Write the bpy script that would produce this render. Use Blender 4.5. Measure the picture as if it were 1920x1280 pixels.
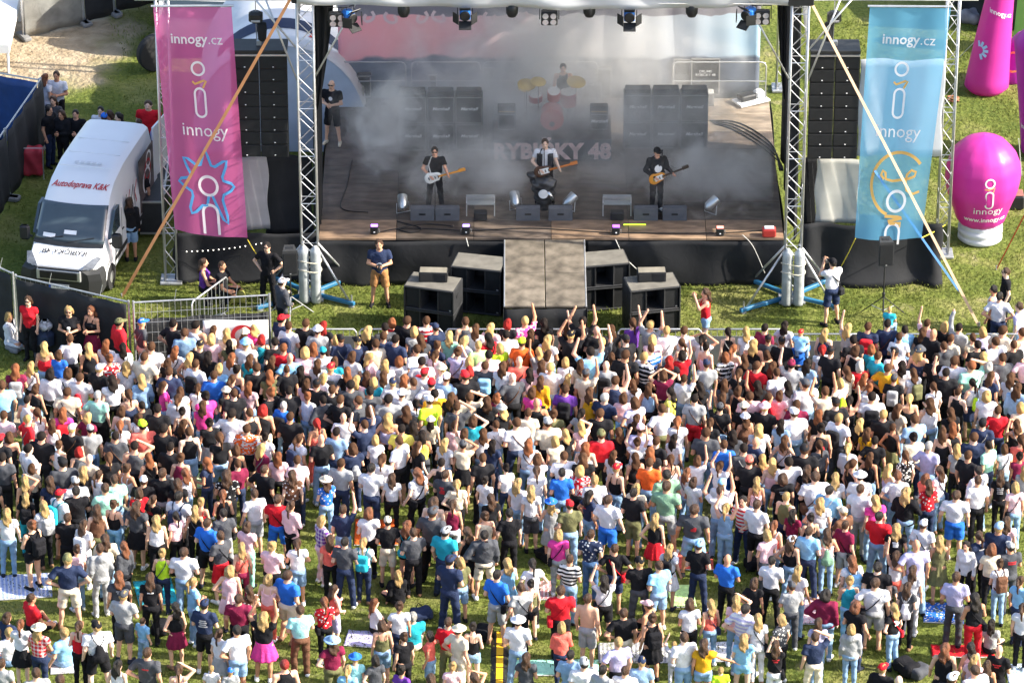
import bpy, math, random
import numpy as np
from mathutils import Vector, Matrix
for _o in list(bpy.data.objects): bpy.data.objects.remove(_o)
SC = bpy.context.scene
COL = SC.collection
R = math.radians
random.seed(7); RNG = np.random.default_rng(7)

# ------------------------------------------------------------------ camera, sky, sun, exposure
PITCH = R(28.0); FPX = 9200.0; CAMLOC = np.array([0.0, -109.0, 56.35])
cam_d = bpy.data.cameras.new('camera'); cam = bpy.data.objects.new('camera', cam_d); COL.objects.link(cam)
cam.location = CAMLOC.tolist(); cam.rotation_euler = (math.pi/2 - PITCH, 0, 0)
cam_d.sensor_fit = 'HORIZONTAL'; cam_d.sensor_width = 36.0; cam_d.lens = FPX/1920*36
cam_d.clip_start = 1.0; cam_d.clip_end = 1500; SC.camera = cam

SUN_EL, SUN_AZ = R(34), R(-8)          # azimuth counted from +X; slightly on the camera's side
sunv = Vector((math.cos(SUN_EL)*math.cos(SUN_AZ), math.cos(SUN_EL)*math.sin(SUN_AZ), math.sin(SUN_EL)))
W = bpy.data.worlds.new('World'); SC.world = W; W.use_nodes = True
wn = W.node_tree.nodes; wl = W.node_tree.links; wn.clear()
sky = wn.new('ShaderNodeTexSky'); sky.sky_type = 'NISHITA'; sky.sun_disc = False
sky.sun_elevation = SUN_EL; sky.sun_rotation = math.pi/2 - SUN_AZ
sky.air_density = 1.0; sky.dust_density = 2.5; sky.ozone_density = 1.0
bg = wn.new('ShaderNodeBackground'); bg.inputs['Strength'].default_value = 0.15
wo = wn.new('ShaderNodeOutputWorld'); wl.new(sky.outputs[0], bg.inputs[0]); wl.new(bg.outputs[0], wo.inputs[0])
sl = bpy.data.lights.new('sun', 'SUN'); sl.energy = 4.8; sl.angle = R(0.55); sl.color = (1.0, 0.93, 0.80)
sun = bpy.data.objects.new('sun', sl); COL.objects.link(sun); sun.rotation_euler = sunv.to_track_quat('Z', 'Y').to_euler()
sun.location = (40, -10, 40)
vs = SC.view_settings; vs.view_transform = 'Standard'; vs.look = 'None'; vs.exposure = 1.3; vs.gamma = 1.0; vs.use_curve_mapping = False
SC.render.engine = 'CYCLES'; cy = SC.cycles
cy.max_bounces = 6; cy.diffuse_bounces = 3; cy.transparent_max_bounces = 12; cy.volume_bounces = 2
cy.volume_step_rate = 3.0; cy.volume_max_steps = 96; cy.use_denoising = True

# ------------------------------------------------------------------ photograph pixel -> place (to find where things stand)
_f = np.array([0, math.cos(PITCH), -math.sin(PITCH)]); _u = np.array([0, math.sin(PITCH), math.cos(PITCH)])
def ray(px, py): return FPX*_f + (px-960)*np.array([1., 0, 0]) + (640-py)*_u
def G(px, py, z=0.0):
    d = ray(px, py); t = (z-CAMLOC[2])/d[2]; return Vector((CAMLOC+t*d).tolist())
def V(px, py, Y):
    d = ray(px, py); t = (Y-CAMLOC[1])/d[1]; return Vector((CAMLOC+t*d).tolist())

# ------------------------------------------------------------------ materials
def lin(h):
    if isinstance(h, str):
        h = h.lstrip('#'); c = [int(h[i:i+2], 16)/255 for i in (0, 2, 4)]
    else: return tuple(h)
    return tuple(((x/12.92) if x <= 0.04045 else ((x+0.055)/1.055)**2.4) for x in c)
_M = {}
def NT(name):
    m = bpy.data.materials.new(name); m.use_nodes = True
    n = m.node_tree.nodes; n.clear(); return m, n, m.node_tree.links
def mat(name, col=(.5, .5, .5), rough=.6, metal=0., var=.15, vscale=3., bump=0., bscale=30., trans=0., spec=.4, emit=0., objcol=False, stretch=(1, 1, 1)):
    if name in _M: return _M[name]
    m, n, l = NT(name); col = lin(col)
    out = n.new('ShaderNodeOutputMaterial'); b = n.new('ShaderNodeBsdfPrincipled')
    b.inputs['Roughness'].default_value = rough; b.inputs['Metallic'].default_value = metal; b.inputs['Specular IOR Level'].default_value = spec
    tc = n.new('ShaderNodeTexCoord'); mp = n.new('ShaderNodeMapping'); mp.inputs['Scale'].default_value = stretch
    l.new(tc.outputs['Object'], mp.inputs[0])
    if objcol:
        oi = n.new('ShaderNodeObjectInfo'); src = oi.outputs['Color']
    else:
        rgb = n.new('ShaderNodeRGB'); rgb.outputs[0].default_value = (*col, 1); src = rgb.outputs[0]
    if var > 0:
        nz = n.new('ShaderNodeTexNoise'); nz.inputs['Scale'].default_value = vscale; nz.inputs['Detail'].default_value = 4; l.new(mp.outputs[0], nz.inputs['Vector'])
        mr = n.new('ShaderNodeMapRange'); mr.inputs['From Min'].default_value = .3; mr.inputs['From Max'].default_value = .7
        mr.inputs['To Min'].default_value = 1-var; mr.inputs['To Max'].default_value = 1+var*.6; l.new(nz.outputs[0], mr.inputs[0])
        vm = n.new('ShaderNodeVectorMath'); vm.operation = 'SCALE'; l.new(src, vm.inputs[0]); l.new(mr.outputs[0], vm.inputs['Scale']); src = vm.outputs[0]
    l.new(src, b.inputs['Base Color'])
    if bump > 0:
        n2 = n.new('ShaderNodeTexNoise'); n2.inputs['Scale'].default_value = bscale; n2.inputs['Detail'].default_value = 3; n2.inputs['Distortion'].default_value = 1.2; l.new(mp.outputs[0], n2.inputs['Vector'])
        bp = n.new('ShaderNodeBump'); bp.inputs['Strength'].default_value = bump; bp.inputs['Distance'].default_value = .03; l.new(n2.outputs[0], bp.inputs['Height']); l.new(bp.outputs[0], b.inputs['Normal'])
    sh = b.outputs[0]
    if emit > 0:
        b.inputs['Emission Color'].default_value = (*col, 1); b.inputs['Emission Strength'].default_value = emit
    if trans > 0:   # thin cloth: lets light through
        tr = n.new('ShaderNodeBsdfTranslucent'); l.new(src, tr.inputs[0]); mx = n.new('ShaderNodeMixShader'); mx.inputs[0].default_value = trans
        l.new(sh, mx.inputs[1]); l.new(tr.outputs[0], mx.inputs[2]); sh = mx.outputs[0]
    l.new(sh, out.inputs[0]); _M[name] = m; return m

def mesh_banner(name, col, clear):      # printed open-weave mesh: partly see-through
    m, n, l = NT(name); col = lin(col)
    out = n.new('ShaderNodeOutputMaterial'); d = n.new('ShaderNodeBsdfDiffuse'); d.inputs[0].default_value = (*col, 1)
    t = n.new('ShaderNodeBsdfTranslucent'); t.inputs[0].default_value = (*col, 1)
    a = n.new('ShaderNodeMixShader'); a.inputs[0].default_value = .45; l.new(d.outputs[0], a.inputs[1]); l.new(t.outputs[0], a.inputs[2])
    c = n.new('ShaderNodeBsdfTransparent'); c.inputs[0].default_value = (*[min(1, x*.3+.72) for x in col], 1)
    b = n.new('ShaderNodeMixShader'); b.inputs[0].default_value = clear; l.new(a.outputs[0], b.inputs[1]); l.new(c.outputs[0], b.inputs[2])
    l.new(b.outputs[0], out.inputs[0]); _M[name] = m; return m

def pattern_mat(name, kind):            # woven or printed patterns over the object's own colour
    m, n, l = NT(name)
    out = n.new('ShaderNodeOutputMaterial'); b = n.new('ShaderNodeBsdfPrincipled'); b.inputs['Roughness'].default_value = .9
    n2 = n.new('ShaderNodeTexNoise'); n2.inputs['Scale'].default_value = 8; n2.inputs['Distortion'].default_value = 1.2; bp = n.new('ShaderNodeBump'); bp.inputs['Strength'].default_value = .9; bp.inputs['Distance'].default_value = .03; l.new(n2.outputs[0], bp.inputs['Height']); l.new(bp.outputs[0], b.inputs['Normal'])
    b.inputs['Specular IOR Level'].default_value = .2
    oi = n.new('ShaderNodeObjectInfo'); tc = n.new('ShaderNodeTexCoord'); mx = n.new('ShaderNodeMix'); mx.data_type = 'RGBA'
    l.new(oi.outputs['Color'], mx.inputs['A']); mx.inputs['B'].default_value = (.78, .76, .74, 1)
    sep = n.new('ShaderNodeSeparateXYZ'); l.new(tc.outputs['Object'], sep.inputs[0])
    def wave(ax, period, duty):
        a = n.new('ShaderNodeMath'); a.operation = 'MULTIPLY'; a.inputs[1].default_value = 1/period; l.new(sep.outputs[ax], a.inputs[0])
        f = n.new('ShaderNodeMath'); f.operation = 'FRACT'; l.new(a.outputs[0], f.inputs[0])
        g = n.new('ShaderNodeMath'); g.operation = 'LESS_THAN'; g.inputs[1].default_value = duty; l.new(f.outputs[0], g.inputs[0]); return g.outputs[0]
    if kind == 'stripe': l.new(wave(2, .09, .5), mx.inputs['Factor'])
    elif kind == 'plaid':
        a = n.new('ShaderNodeMath'); a.operation = 'ADD'; l.new(wave(2, .09, .42), a.inputs[0]); l.new(wave(0, .09, .42), a.inputs[1])
        c = n.new('ShaderNodeMath'); c.operation = 'MULTIPLY'; c.inputs[1].default_value = .38; l.new(a.outputs[0], c.inputs[0]); l.new(c.outputs[0], mx.inputs['Factor'])
    else:
        vo = n.new('ShaderNodeTexVoronoi'); vo.inputs['Scale'].default_value = 14; l.new(tc.outputs['Object'], vo.inputs['Vector'])
        g = n.new('ShaderNodeMath'); g.operation = 'LESS_THAN'; g.inputs[1].default_value = .34; l.new(vo.outputs['Distance'], g.inputs[0]); l.new(g.outputs[0], mx.inputs['Factor'])
        l.new(vo.outputs['Color'], mx.inputs['B']) if kind == 'floral2' else None
    l.new(mx.outputs['Result'], b.inputs['Base Color']); l.new(b.outputs[0], out.inputs[0]); _M[name] = m; return m

BLACKCLOTH = mat('black_cloth', (.012, .013, .016), .85, var=.3, vscale=1.5, bump=.25, bscale=4)
ALU = mat('aluminium', (.62, .63, .65), .38, .75, var=.12, vscale=6)
STEEL = mat('galvanised_steel', (.45, .46, .47), .45, .6, var=.2, vscale=8)
WHITEP = mat('white_paint', (.78, .79, .80), .35, var=.04, vscale=2)
BLACKP = mat('black_plastic', (.018, .019, .021), .45, var=.25, vscale=8)
BLACKM = mat('black_metal', (.02, .021, .023), .5, var=.3, vscale=6)
GRILLE = mat('speaker_grille', (.010, .011, .013), .75, var=.3, vscale=5, bump=.2, bscale=60)
GLASS = mat('dark_glass', (.05, .07, .085), .07, var=.1, spec=.8)
CHROME = mat('chrome', (.75, .75, .76), .15, .95, var=.05)
BLUEST = mat('blue_steel', (.03, .16, .30), .45, var=.2)
LETTER_W = mat('white_lettering', (.85, .85, .86), .6, var=0)
LETTER_R = mat('red_lettering', (.45, .02, .03), .6, var=0)
LETTER_K = mat('black_lettering', (.03, .03, .035), .6, var=0)
FABRIC = mat('fabric', objcol=True, rough=.92, var=.16, vscale=7, bump=.9, bscale=8, spec=.15)
SKIN = mat('skin', objcol=True, rough=.6, var=.08, vscale=10, spec=.3)
HAIRM = mat('hair', objcol=True, rough=.45, var=.5, vscale=22, bump=.9, bscale=30, spec=.4, stretch=(3, 3, .6))
EYE = mat('eye_dark', (.03, .02, .02), .3, var=0)
PAT = {'S': pattern_mat('striped_fabric', 'stripe'), 'P': pattern_mat('plaid_fabric', 'plaid'), 'F': pattern_mat('printed_fabric', 'floral')}

# ------------------------------------------------------------------ object helpers
def tag(o, label=None, cat=None, group=None, kind=None):
    if label: o['label'] = label
    if cat: o['category'] = cat
    if group: o['group'] = group
    if kind: o['kind'] = kind
    return o
def thing(name, label, cat, loc=(0, 0, 0), rz=0., group=None):
    o = bpy.data.objects.new(name, None); COL.objects.link(o); o.location = loc; o.rotation_euler = (0, 0, rz); o.empty_display_size = .2
    return tag(o, label, cat, group, 'thing')
def link(name, me, parent=None, material=None, loc=None, rot=None, color=None):
    o = bpy.data.objects.new(name, me); COL.objects.link(o)
    if parent is not None: o.parent = parent
    if material is not None and not me.materials: me.materials.append(material)
    if loc is not None: o.location = loc
    if rot is not None: o.rotation_euler = rot
    if color is not None: o.color = (*color, 1)
    return o
class MB:
    def __init__(s): s.v = []; s.f = []; s.smooth = False
    def add(s, vs, fs):
        k = len(s.v); s.v += [tuple(v) for v in vs]; s.f += [tuple(i+k for i in f) for f in fs]; return s
    def box(s, c, d, rz=0., rx=0., taper=1.):
        x, y, z = d[0]/2, d[1]/2, d[2]/2; M = Matrix.Translation(c) @ Matrix.Rotation(rz, 4, 'Z') @ Matrix.Rotation(rx, 4, 'X')
        p = [(-x, -y, -z), (x, -y, -z), (x, y, -z), (-x, y, -z), (-x*taper, -y*taper, z), (x*taper, -y*taper, z), (x*taper, y*taper, z), (-x*taper, y*taper, z)]
        return s.add([M @ Vector(q) for q in p], [(3, 2, 1, 0), (4, 5, 6, 7), (0, 1, 5, 4), (1, 2, 6, 5), (2, 3, 7, 6), (3, 0, 4, 7)])
    def bbox(s, c, d, b=.02, rz=0., rx=0.):     # box with chamfered edges
        x, y, z = d[0]/2, d[1]/2, d[2]/2; b = min(b, x*.9, y*.9, z*.9); M = Matrix.Translation(c) @ Matrix.Rotation(rz, 4, 'Z') @ Matrix.Rotation(rx, 4, 'X')
        rings = []
        for zz, ins in ((-z, b), (-z+b, 0), (z-b, 0), (z, b)):
            X, Y = x-ins, y-ins; rings.append([(-X+b, -Y, zz), (X-b, -Y, zz), (X, -Y+b, zz), (X, Y-b, zz), (X-b, Y, zz), (-X+b, Y, zz), (-X, Y-b, zz), (-X, -Y+b, zz)])
        vs = [M @ Vector(q) for r in rings for q in r]; fs = [tuple(range(7, -1, -1)), tuple(range(24, 32))]
        for r in range(3):
            for i in range(8): j = (i+1) % 8; fs.append((r*8+i, r*8+j, r*8+8+j, r*8+8+i))
        return s.add(vs, fs)
    def tube(s, a, b, r, n=8, r2=None, caps=True):
        a = Vector(a); b = Vector(b); d = (b-a).normalized(); q = d.to_track_quat('Z', 'Y'); r2 = r if r2 is None else r2
        vs = []
        for p, rr in ((a, r), (b, r2)):
            for i in range(n): t = 2*math.pi*i/n; vs.append(p + q @ Vector((rr*math.cos(t), rr*math.sin(t), 0)))
        fs = [(i, (i+1) % n, n+(i+1) % n, n+i) for i in range(n)]
        if caps: fs += [tuple(range(n-1, -1, -1)), tuple(range(n, 2*n))]
        return s.add(vs, fs)
    def path(s, pts, r, n=6):
        pts = [Vector(p) for p in pts]; vs = []
        for k, p in enumerate(pts):
            d = (pts[min(k+1, len(pts)-1)]-pts[max(k-1, 0)]).normalized(); q = d.to_track_quat('Z', 'Y')
            for i in range(n): t = 2*math.pi*i/n; vs.append(p + q @ Vector((r*math.cos(t), r*math.sin(t), 0)))
        fs = [(k*n+i, k*n+(i+1) % n, (k+1)*n+(i+1) % n, (k+1)*n+i) for k in range(len(pts)-1) for i in range(n)]
        fs += [tuple(range(n-1, -1, -1)), tuple(range((len(pts)-1)*n, len(pts)*n))]
        return s.add(vs, fs)
    def lathe(s, prof, n=24, c=(0, 0, 0)):
        vs = []; c = Vector(c)
        for r, z in prof:
            for i in range(n): t = 2*math.pi*i/n; vs.append(c+Vector((r*math.cos(t), r*math.sin(t), z)))
        fs = [(k*n+i, k*n+(i+1) % n, (k+1)*n+(i+1) % n, (k+1)*n+i) for k in range(len(prof)-1) for i in range(n)]
        fs += [tuple(range(n-1, -1, -1)), tuple(range((len(prof)-1)*n, len(prof)*n))]
        return s.add(vs, fs)
    def rings(s, rings, caps=True):
        n = len(rings[0]); vs = [p for r in rings for p in r]
        fs = [(k*n+i, k*n+(i+1) % n, (k+1)*n+(i+1) % n, (k+1)*n+i) for k in range(len(rings)-1) for i in range(n)]
        if caps: fs += [tuple(range(n-1, -1, -1)), tuple(range((len(rings)-1)*n, len(rings)*n))]
        return s.add(vs, fs)
    def sheet(s, fn, nu, nv, thick=None):        # fn(u,v)->point, u,v in 0..1 ; thick: offset vector gives a closed slab
        vs = [Vector(fn(i/nu, j/nv)) for j in range(nv+1) for i in range(nu+1)]; k = nu+1
        fs = [(j*k+i, j*k+i+1, (j+1)*k+i+1, (j+1)*k+i) for j in range(nv) for i in range(nu)]
        if thick is not None:
            m = len(vs); t = Vector(thick); vs += [v+t for v in vs]; fs = fs + [tuple(m+i for i in reversed(f)) for f in fs]
            edge = [j*k for j in range(nv+1)], [j*k+nu for j in range(nv+1)], list(range(k)), [nv*k+i for i in range(k)]
            for e, fl in zip(edge, (0, 1, 1, 0)):
                for a, b in zip(e[:-1], e[1:]): fs.append((a, b, m+b, m+a) if not fl else (b, a, m+a, m+b))
        return s.add(vs, fs)
    def mesh(s, name, material=None, smooth=False):
        me = bpy.data.meshes.new(name); me.from_pydata([tuple(v) for v in s.v], [], s.f)
        if smooth: me.polygons.foreach_set('use_smooth', [True]*len(me.polygons))
        if material: me.materials.append(material)
        me.update(); return me
    def build(s, name, material, parent=None, smooth=False, **k): return link(name, s.mesh(name, material, smooth), parent, **k)
def smooth_by_angle(o, a=40):
    me = o.data; me.polygons.foreach_set('use_smooth', [True]*len(me.polygons))
    try: me.set_sharp_from_angle(angle=R(a))
    except Exception: pass
    return o
_TXT = {}
def text_flat(s, size=1., bold=False, shear=0., spacing=1.):       # 2-D outline of a word, centred: list of verts, faces, width
    key = (s, bold, shear, spacing)
    if key not in _TXT:
        c = bpy.data.curves.new('lettering', 'FONT'); c.body = s; c.size = 1; c.align_x = 'CENTER'; c.align_y = 'CENTER'; c.resolution_u = 2; c.shear = shear; c.space_character = spacing
        if bold: c.offset = .018 if bold is True else bold
        o = bpy.data.objects.new('lettering', c); COL.objects.link(o); bpy.context.view_layer.update()
        me = bpy.data.meshes.new_from_object(o.evaluated_get(bpy.context.evaluated_depsgraph_get()))
        _TXT[key] = ([tuple(v.co) for v in me.vertices], [tuple(p.vertices) for p in me.polygons]); bpy.data.objects.remove(o); bpy.data.meshes.remove(me)
    v, f = _TXT[key]; return [(x*size, y*size) for x, y, _ in v], f
def stroke(pts, w, closed=False):               # flat ribbon along 2-D points
    P = [Vector(p) for p in pts]; n = len(P); L = []; Rr = []
    for i in range(n):
        a = P[(i-1) % n] if (closed or i > 0) else P[i]; b = P[(i+1) % n] if (closed or i < n-1) else P[i]
        d = (b-a).normalized(); nn = Vector((-d.y, d.x)); L.append(P[i]+nn*w/2); Rr.append(P[i]-nn*w/2)
    vs = [tuple(p) for p in L]+[tuple(p) for p in Rr]; m = n if closed else n-1
    return vs, [(n+i, n+(i+1) % n, (i+1) % n, i) for i in range(m)]
def circ(cx, cy, r, n=28, ry=None, a0=0, a1=2*math.pi, closed=True):
    ry = ry or r; k = n if closed else n+1
    return [(cx+r*math.cos(a0+(a1-a0)*i/n), cy+ry*math.sin(a0+(a1-a0)*i/n)) for i in range(k)]
def pill(cx, cy, w, h, n=8):
    r = w/2; return circ(cx, cy+h/2-r, r, n, a0=0, a1=math.pi, closed=False)+circ(cx, cy-h/2+r, r, n, a0=math.pi, a1=2*math.pi, closed=False)
def mapped(name, flat, fn, material, parent, **k):      # lay a flat outline onto a surface fn(x,y)->point
    vs, fs = flat; mb = MB(); mb.add([fn(*v) for v in vs], fs); return mb.build(name, material, parent, **k)

# ------------------------------------------------------------------ people: bodies and clothes as smooth implicit surfaces
def cap(P, a, b, ra, rb):
    a = np.asarray(a, float); b = np.asarray(b, float); d = b-a; t = np.clip(((P-a)@d)/max(d@d, 1e-9), 0, 1)
    return np.linalg.norm(P-a-t[:, None]*d, axis=1)-(ra+(rb-ra)*t)
def ecap(P, a, b, ra, rb, sy):
    q = np.array([1, 1/sy, 1]); return cap(P*q, np.asarray(a)*q, np.asarray(b)*q, ra, rb)*(.5+.5*sy)
def ell(P, c, r):
    Q = (P-np.asarray(c))/np.asarray(r); k0 = np.linalg.norm(Q, axis=1); k1 = np.linalg.norm(Q/np.asarray(r), axis=1)
    return k0*(k0-1)/np.maximum(k1, 1e-6)
def smin(a, b, k):
    h = np.clip(.5+.5*(b-a)/k, 0, 1); return b+(a-b)*h-k*h*(1-h)
def rbox(P, c, d, r):
    q = np.abs(P-np.asarray(c))-np.asarray(d)+r; return np.linalg.norm(np.maximum(q, 0), axis=1)+np.minimum(q.max(1), 0)-r

def nets(fn, lo, hi, h, newton=1):
    lo = np.asarray(lo, float); n = np.ceil((np.asarray(hi)-lo)/h).astype(int)+1
    ax = [lo[i]+h*np.arange(n[i]) for i in range(3)]
    P = np.stack(np.meshgrid(*ax, indexing='ij'), -1).reshape(-1, 3); F = fn(P).reshape(n); ins = F < 0
    s = sum(ins[i:n[0]-1+i, j:n[1]-1+j, k:n[2]-1+k].astype(np.int8) for i in (0, 1) for j in (0, 1) for k in (0, 1))
    mix = (s > 0) & (s < 8); C = np.argwhere(mix); acc = np.zeros((len(C), 3)); cnt = np.zeros(len(C))
    cor = {(i, j, k): F[C[:, 0]+i, C[:, 1]+j, C[:, 2]+k] for i in (0, 1) for j in (0, 1) for k in (0, 1)}
    for c0 in cor:
        for a in range(3):
            if c0[a] == 0:
                c1 = list(c0); c1[a] = 1; f0, f1 = cor[c0], cor[tuple(c1)]; m = (f0 < 0) != (f1 < 0)
                t = np.where(m, f0/np.where(m, f0-f1, 1), 0); p = np.tile(np.array(c0, float), (len(C), 1)); p[:, a] += t
                acc += np.where(m[:, None], p, 0); cnt += m
    Vv = lo+h*(C+acc/cnt[:, None]); ID = np.full(n-1, -1); ID[mix] = np.arange(len(C)); Q = []
    for a in range(3):
        b, c = (a+1) % 3, (a+2) % 3; sl0 = [slice(1, -1)]*3; sl0[a] = slice(0, -1); sl1 = list(sl0); sl1[a] = slice(1, None)
        A = ins[tuple(sl0)]; B = ins[tuple(sl1)]; E = np.argwhere(A != B)
        if not len(E): continue
        sg = A[tuple(E.T)]; E = E.copy(); E[:, b] += 1; E[:, c] += 1
        def cell(db, dc):
            X = E.copy(); X[:, b] += db; X[:, c] += dc; return ID[tuple(X.T)]
        q = np.stack([cell(-1, -1), cell(0, -1), cell(0, 0), cell(-1, 0)], 1); q[~sg] = q[~sg][:, ::-1]; Q.append(q)
    e = h*.15
    for _ in range(newton):
        d = fn(Vv); g = np.stack([fn(Vv+np.eye(3)[i]*e)-d for i in range(3)], 1)/e; gn = np.maximum((g*g).sum(1), .2)
        Vv = Vv-np.clip(d/gn, -h*.6, h*.6)[:, None]*g
    return Vv, np.concatenate(Q)

def np_mesh(name, Vv, Q, material=None, smooth=True, midx=None):
    me = bpy.data.meshes.new(name); me.vertices.add(len(Vv)); me.vertices.foreach_set('co', np.asarray(Vv, np.float32).ravel())
    me.loops.add(Q.size); me.loops.foreach_set('vertex_index', Q.astype(np.int32).ravel()); me.polygons.add(len(Q))
    me.polygons.foreach_set('loop_start', (np.arange(len(Q))*4).astype(np.int32))
    if smooth: me.polygons.foreach_set('use_smooth', np.ones(len(Q), bool))
    for m in (material if isinstance(material, list) else [material] if material else []): me.materials.append(m)
    if midx is not None: me.polygons.foreach_set('material_index', midx.astype(np.int32))
    me.update(calc_edges=True); return me
def tubes(chains):                               # small four-sided limbs (fingers, straps): [(points, radii), ...] -> quads
    Vv = []; Q = []
    for pts, rad in chains:
        base = len(Vv); pts = [Vector(p) for p in pts]
        for k, p in enumerate(pts):
            d = (pts[min(k+1, len(pts)-1)]-pts[max(k-1, 0)]).normalized(); q = d.to_track_quat('Z', 'Y')
            for i in range(4): t = math.pi/4+math.pi/2*i; Vv.append(p+q @ Vector((rad[k]*math.cos(t), rad[k]*math.sin(t), 0)))
        for k in range(len(pts)-1):
            for i in range(4): Q.append((base+k*4+i, base+k*4+(i+1) % 4, base+k*4+4+(i+1) % 4, base+k*4+4+i))
        e = base+(len(pts)-1)*4; Q += [(base+3, base+2, base+1, base), (e, e+1, e+2, e+3)]
    return np.array([tuple(v) for v in Vv]), np.array(Q)

ARMS = {  # elbow, wrist for the right side (x>0); mirrored for the other
 'd': ((.235, -.04, 1.15), (.245, .05, .92)), 'd2': ((.27, -.02, 1.16), (.29, .08, .95)), 'f': ((.245, .03, 1.15), (.05, .21, 1.16)), 'b': ((.25, -.03, 1.15), (.15, .20, 1.10)),
 'h': ((.37, -.06, 1.17), (.20, .02, 1.03)), 'u': ((.27, .07, 1.66), (.23, .10, 1.92)), 'u2': ((.31, .12, 1.58), (.20, .20, 1.82)), 'p': ((.22, .19, 1.29), (.07, .28, 1.56)),
 'v': ((.37, .08, 1.56), (.11, .10, 1.70)), 'e': ((.40, .05, 1.27), (.62, .06, 1.20)), 'g': ((.30, .02, 1.17), (.12, .20, 1.04)), 'g2': ((.27, .04, 1.16), (.33, .28, 1.12)), 'k': ((.24, .12, 1.12), (.2, .34, 1.0))}
POSES = {'a': ('d', 'd'), 'a2': ('d2', 'b'), 'a3': ('b', 'b'), 'a4': ('d', 'd2'), 'f': ('f', 'f'), 'r': ('u', 'd'), 'l': ('d', 'u'), 'u': ('u', 'u2'), 'p': ('p', 'p'), 'h': ('h', 'h'), 'h1': ('d', 'h'),
         'v': ('v', 'd'), 'v2': ('v', 'v'), 'e': ('e', 'd'), 'S': ('k', 'd2'), 'G': ('g', 'g2'), 'Q': ('k', 'k'), 'W': ('k', 'k')}
class Fig:
    def __init__(s, sex, pose, st):
        s.sex, s.pose, s.st = sex, pose, st; f = sex == 'f'; s.dz = {'S': -.82, 'Q': -.50, 'W': 0}.get(pose, 0.); dz = np.array([0, 0, s.dz])
        sw = .155 if f else .185; s.lean = np.zeros(3)
        s.head = np.array([0, .015, 1.635])+dz; s.sh = {}; s.el = {}; s.wr = {}; s.hip = {}; s.kn = {}; s.an = {}; s.toe = {}
        for q, sg in ((0, 1), (1, -1)):
            e, w = ARMS[POSES[pose][q]]; m = np.array([sg, 1, 1]); k = np.array([.88 if f else 1., 1, 1])
            s.sh[sg] = np.array([sg*sw, -.005, 1.42])+dz; s.el[sg] = np.array(e)*m*k+dz; s.wr[sg] = np.array(w)*m*k+dz
            s.hip[sg] = np.array([sg*.088, 0, .93])+dz
            if pose == 'S': s.kn[sg] = np.array([sg*.27, .34, .20]); s.an[sg] = np.array([sg*.07, .42, .07]); td = np.array([-sg*.08, .10, -.02])
            elif pose == 'Q': s.kn[sg] = np.array([sg*.15, .36, .52]); s.an[sg] = np.array([sg*.14, .05, .09]); td = np.array([sg*.02, .14, -.05])
            elif pose == 'W': s.kn[sg] = np.array([sg*.17, .36, .86]); s.an[sg] = np.array([sg*.15, .34, .42]); td = np.array([sg*.0, .12, -.06])
            else:
                if st == 0: kx, ky, ax, ay = .10, .015, .105, -.03
                elif st == 1: kx, ky, ax, ay = (.10, .0, .10, -.03) if sg > 0 else (.13, .07, .15, -.01)
                else: kx, ky, ax, ay = .135, .015, .175, -.02
                s.kn[sg] = np.array([sg*kx, ky, .50]); s.an[sg] = np.array([sg*ax, ay, .085]); td = np.array([sg*.03, .14, -.05])
            s.toe[sg] = s.an[sg]+td
    def P(s, P): return P-np.array([0, 0, s.dz])
    def body(s, P):
        f = s.sex == 'f'; Q = s.P(P)
        if f: d = smin(ell(Q, (0, -.01, .95), (.165, .115, .13)), ecap(Q, (0, 0, 1.08), (0, .005, 1.3), .125, .138, .68), .06); d = smin(d, np.minimum(ell(Q, (.065, .085, 1.28), (.058, .042, .056)), ell(Q, (-.065, .085, 1.28), (.058, .042, .056))), .03)
        else: d = ecap(Q, (0, 0, .97), (0, 0, 1.31), .148, .168, .64)
        d = smin(d, cap(P, s.sh[1]-[.02, 0, .01], s.sh[-1]+[.02, 0, -.01], .055, .055), .06)
        d = smin(d, cap(Q, (0, -.01, 1.42), (0, .01, 1.57), .058 if f else .066, .048 if f else .056), .035)
        hd = smin(ell(P, s.head, (.073, .09, .113)), ell(P, s.head+[0, .022, -.06], (.054, .066, .066)), .03)
        hd = smin(hd, cap(P, s.head+[0, .088, .01], s.head+[0, .108, -.028], .008, .014), .012)
        hd = np.minimum(hd, np.minimum(ell(P, s.head+[.075, -.005, -.01], (.012, .022, .032)), ell(P, s.head+[-.075, -.005, -.01], (.012, .022, .032)))); d = smin(d, hd, .02)
        th = .082 if f else .085
        for g in (1, -1):
            u = s.wr[g]-s.el[g]; u = u/np.linalg.norm(u)
            d = smin(d, cap(P, s.sh[g], s.el[g], .045 if f else .052, .036 if f else .041), .03); d = smin(d, cap(P, s.el[g], s.wr[g], .037 if f else .042, .025 if f else .029), .015)
            d = smin(d, cap(P, s.wr[g], s.wr[g]+u*.075, .027, .030), .012)
            d = smin(d, cap(P, s.hip[g], s.kn[g], th, .054), .03); d = smin(d, cap(P, s.kn[g], s.an[g], .052, .034), .02)
            c = s.kn[g]*.66+s.an[g]*.34; d = smin(d, ell(P, c+[0, -.022, 0], (.046, .045, .11)), .02)
            d = smin(d, cap(P, s.an[g]+[0, -.02, -.03], s.toe[g], .038, .03), .02)
        return d
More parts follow.
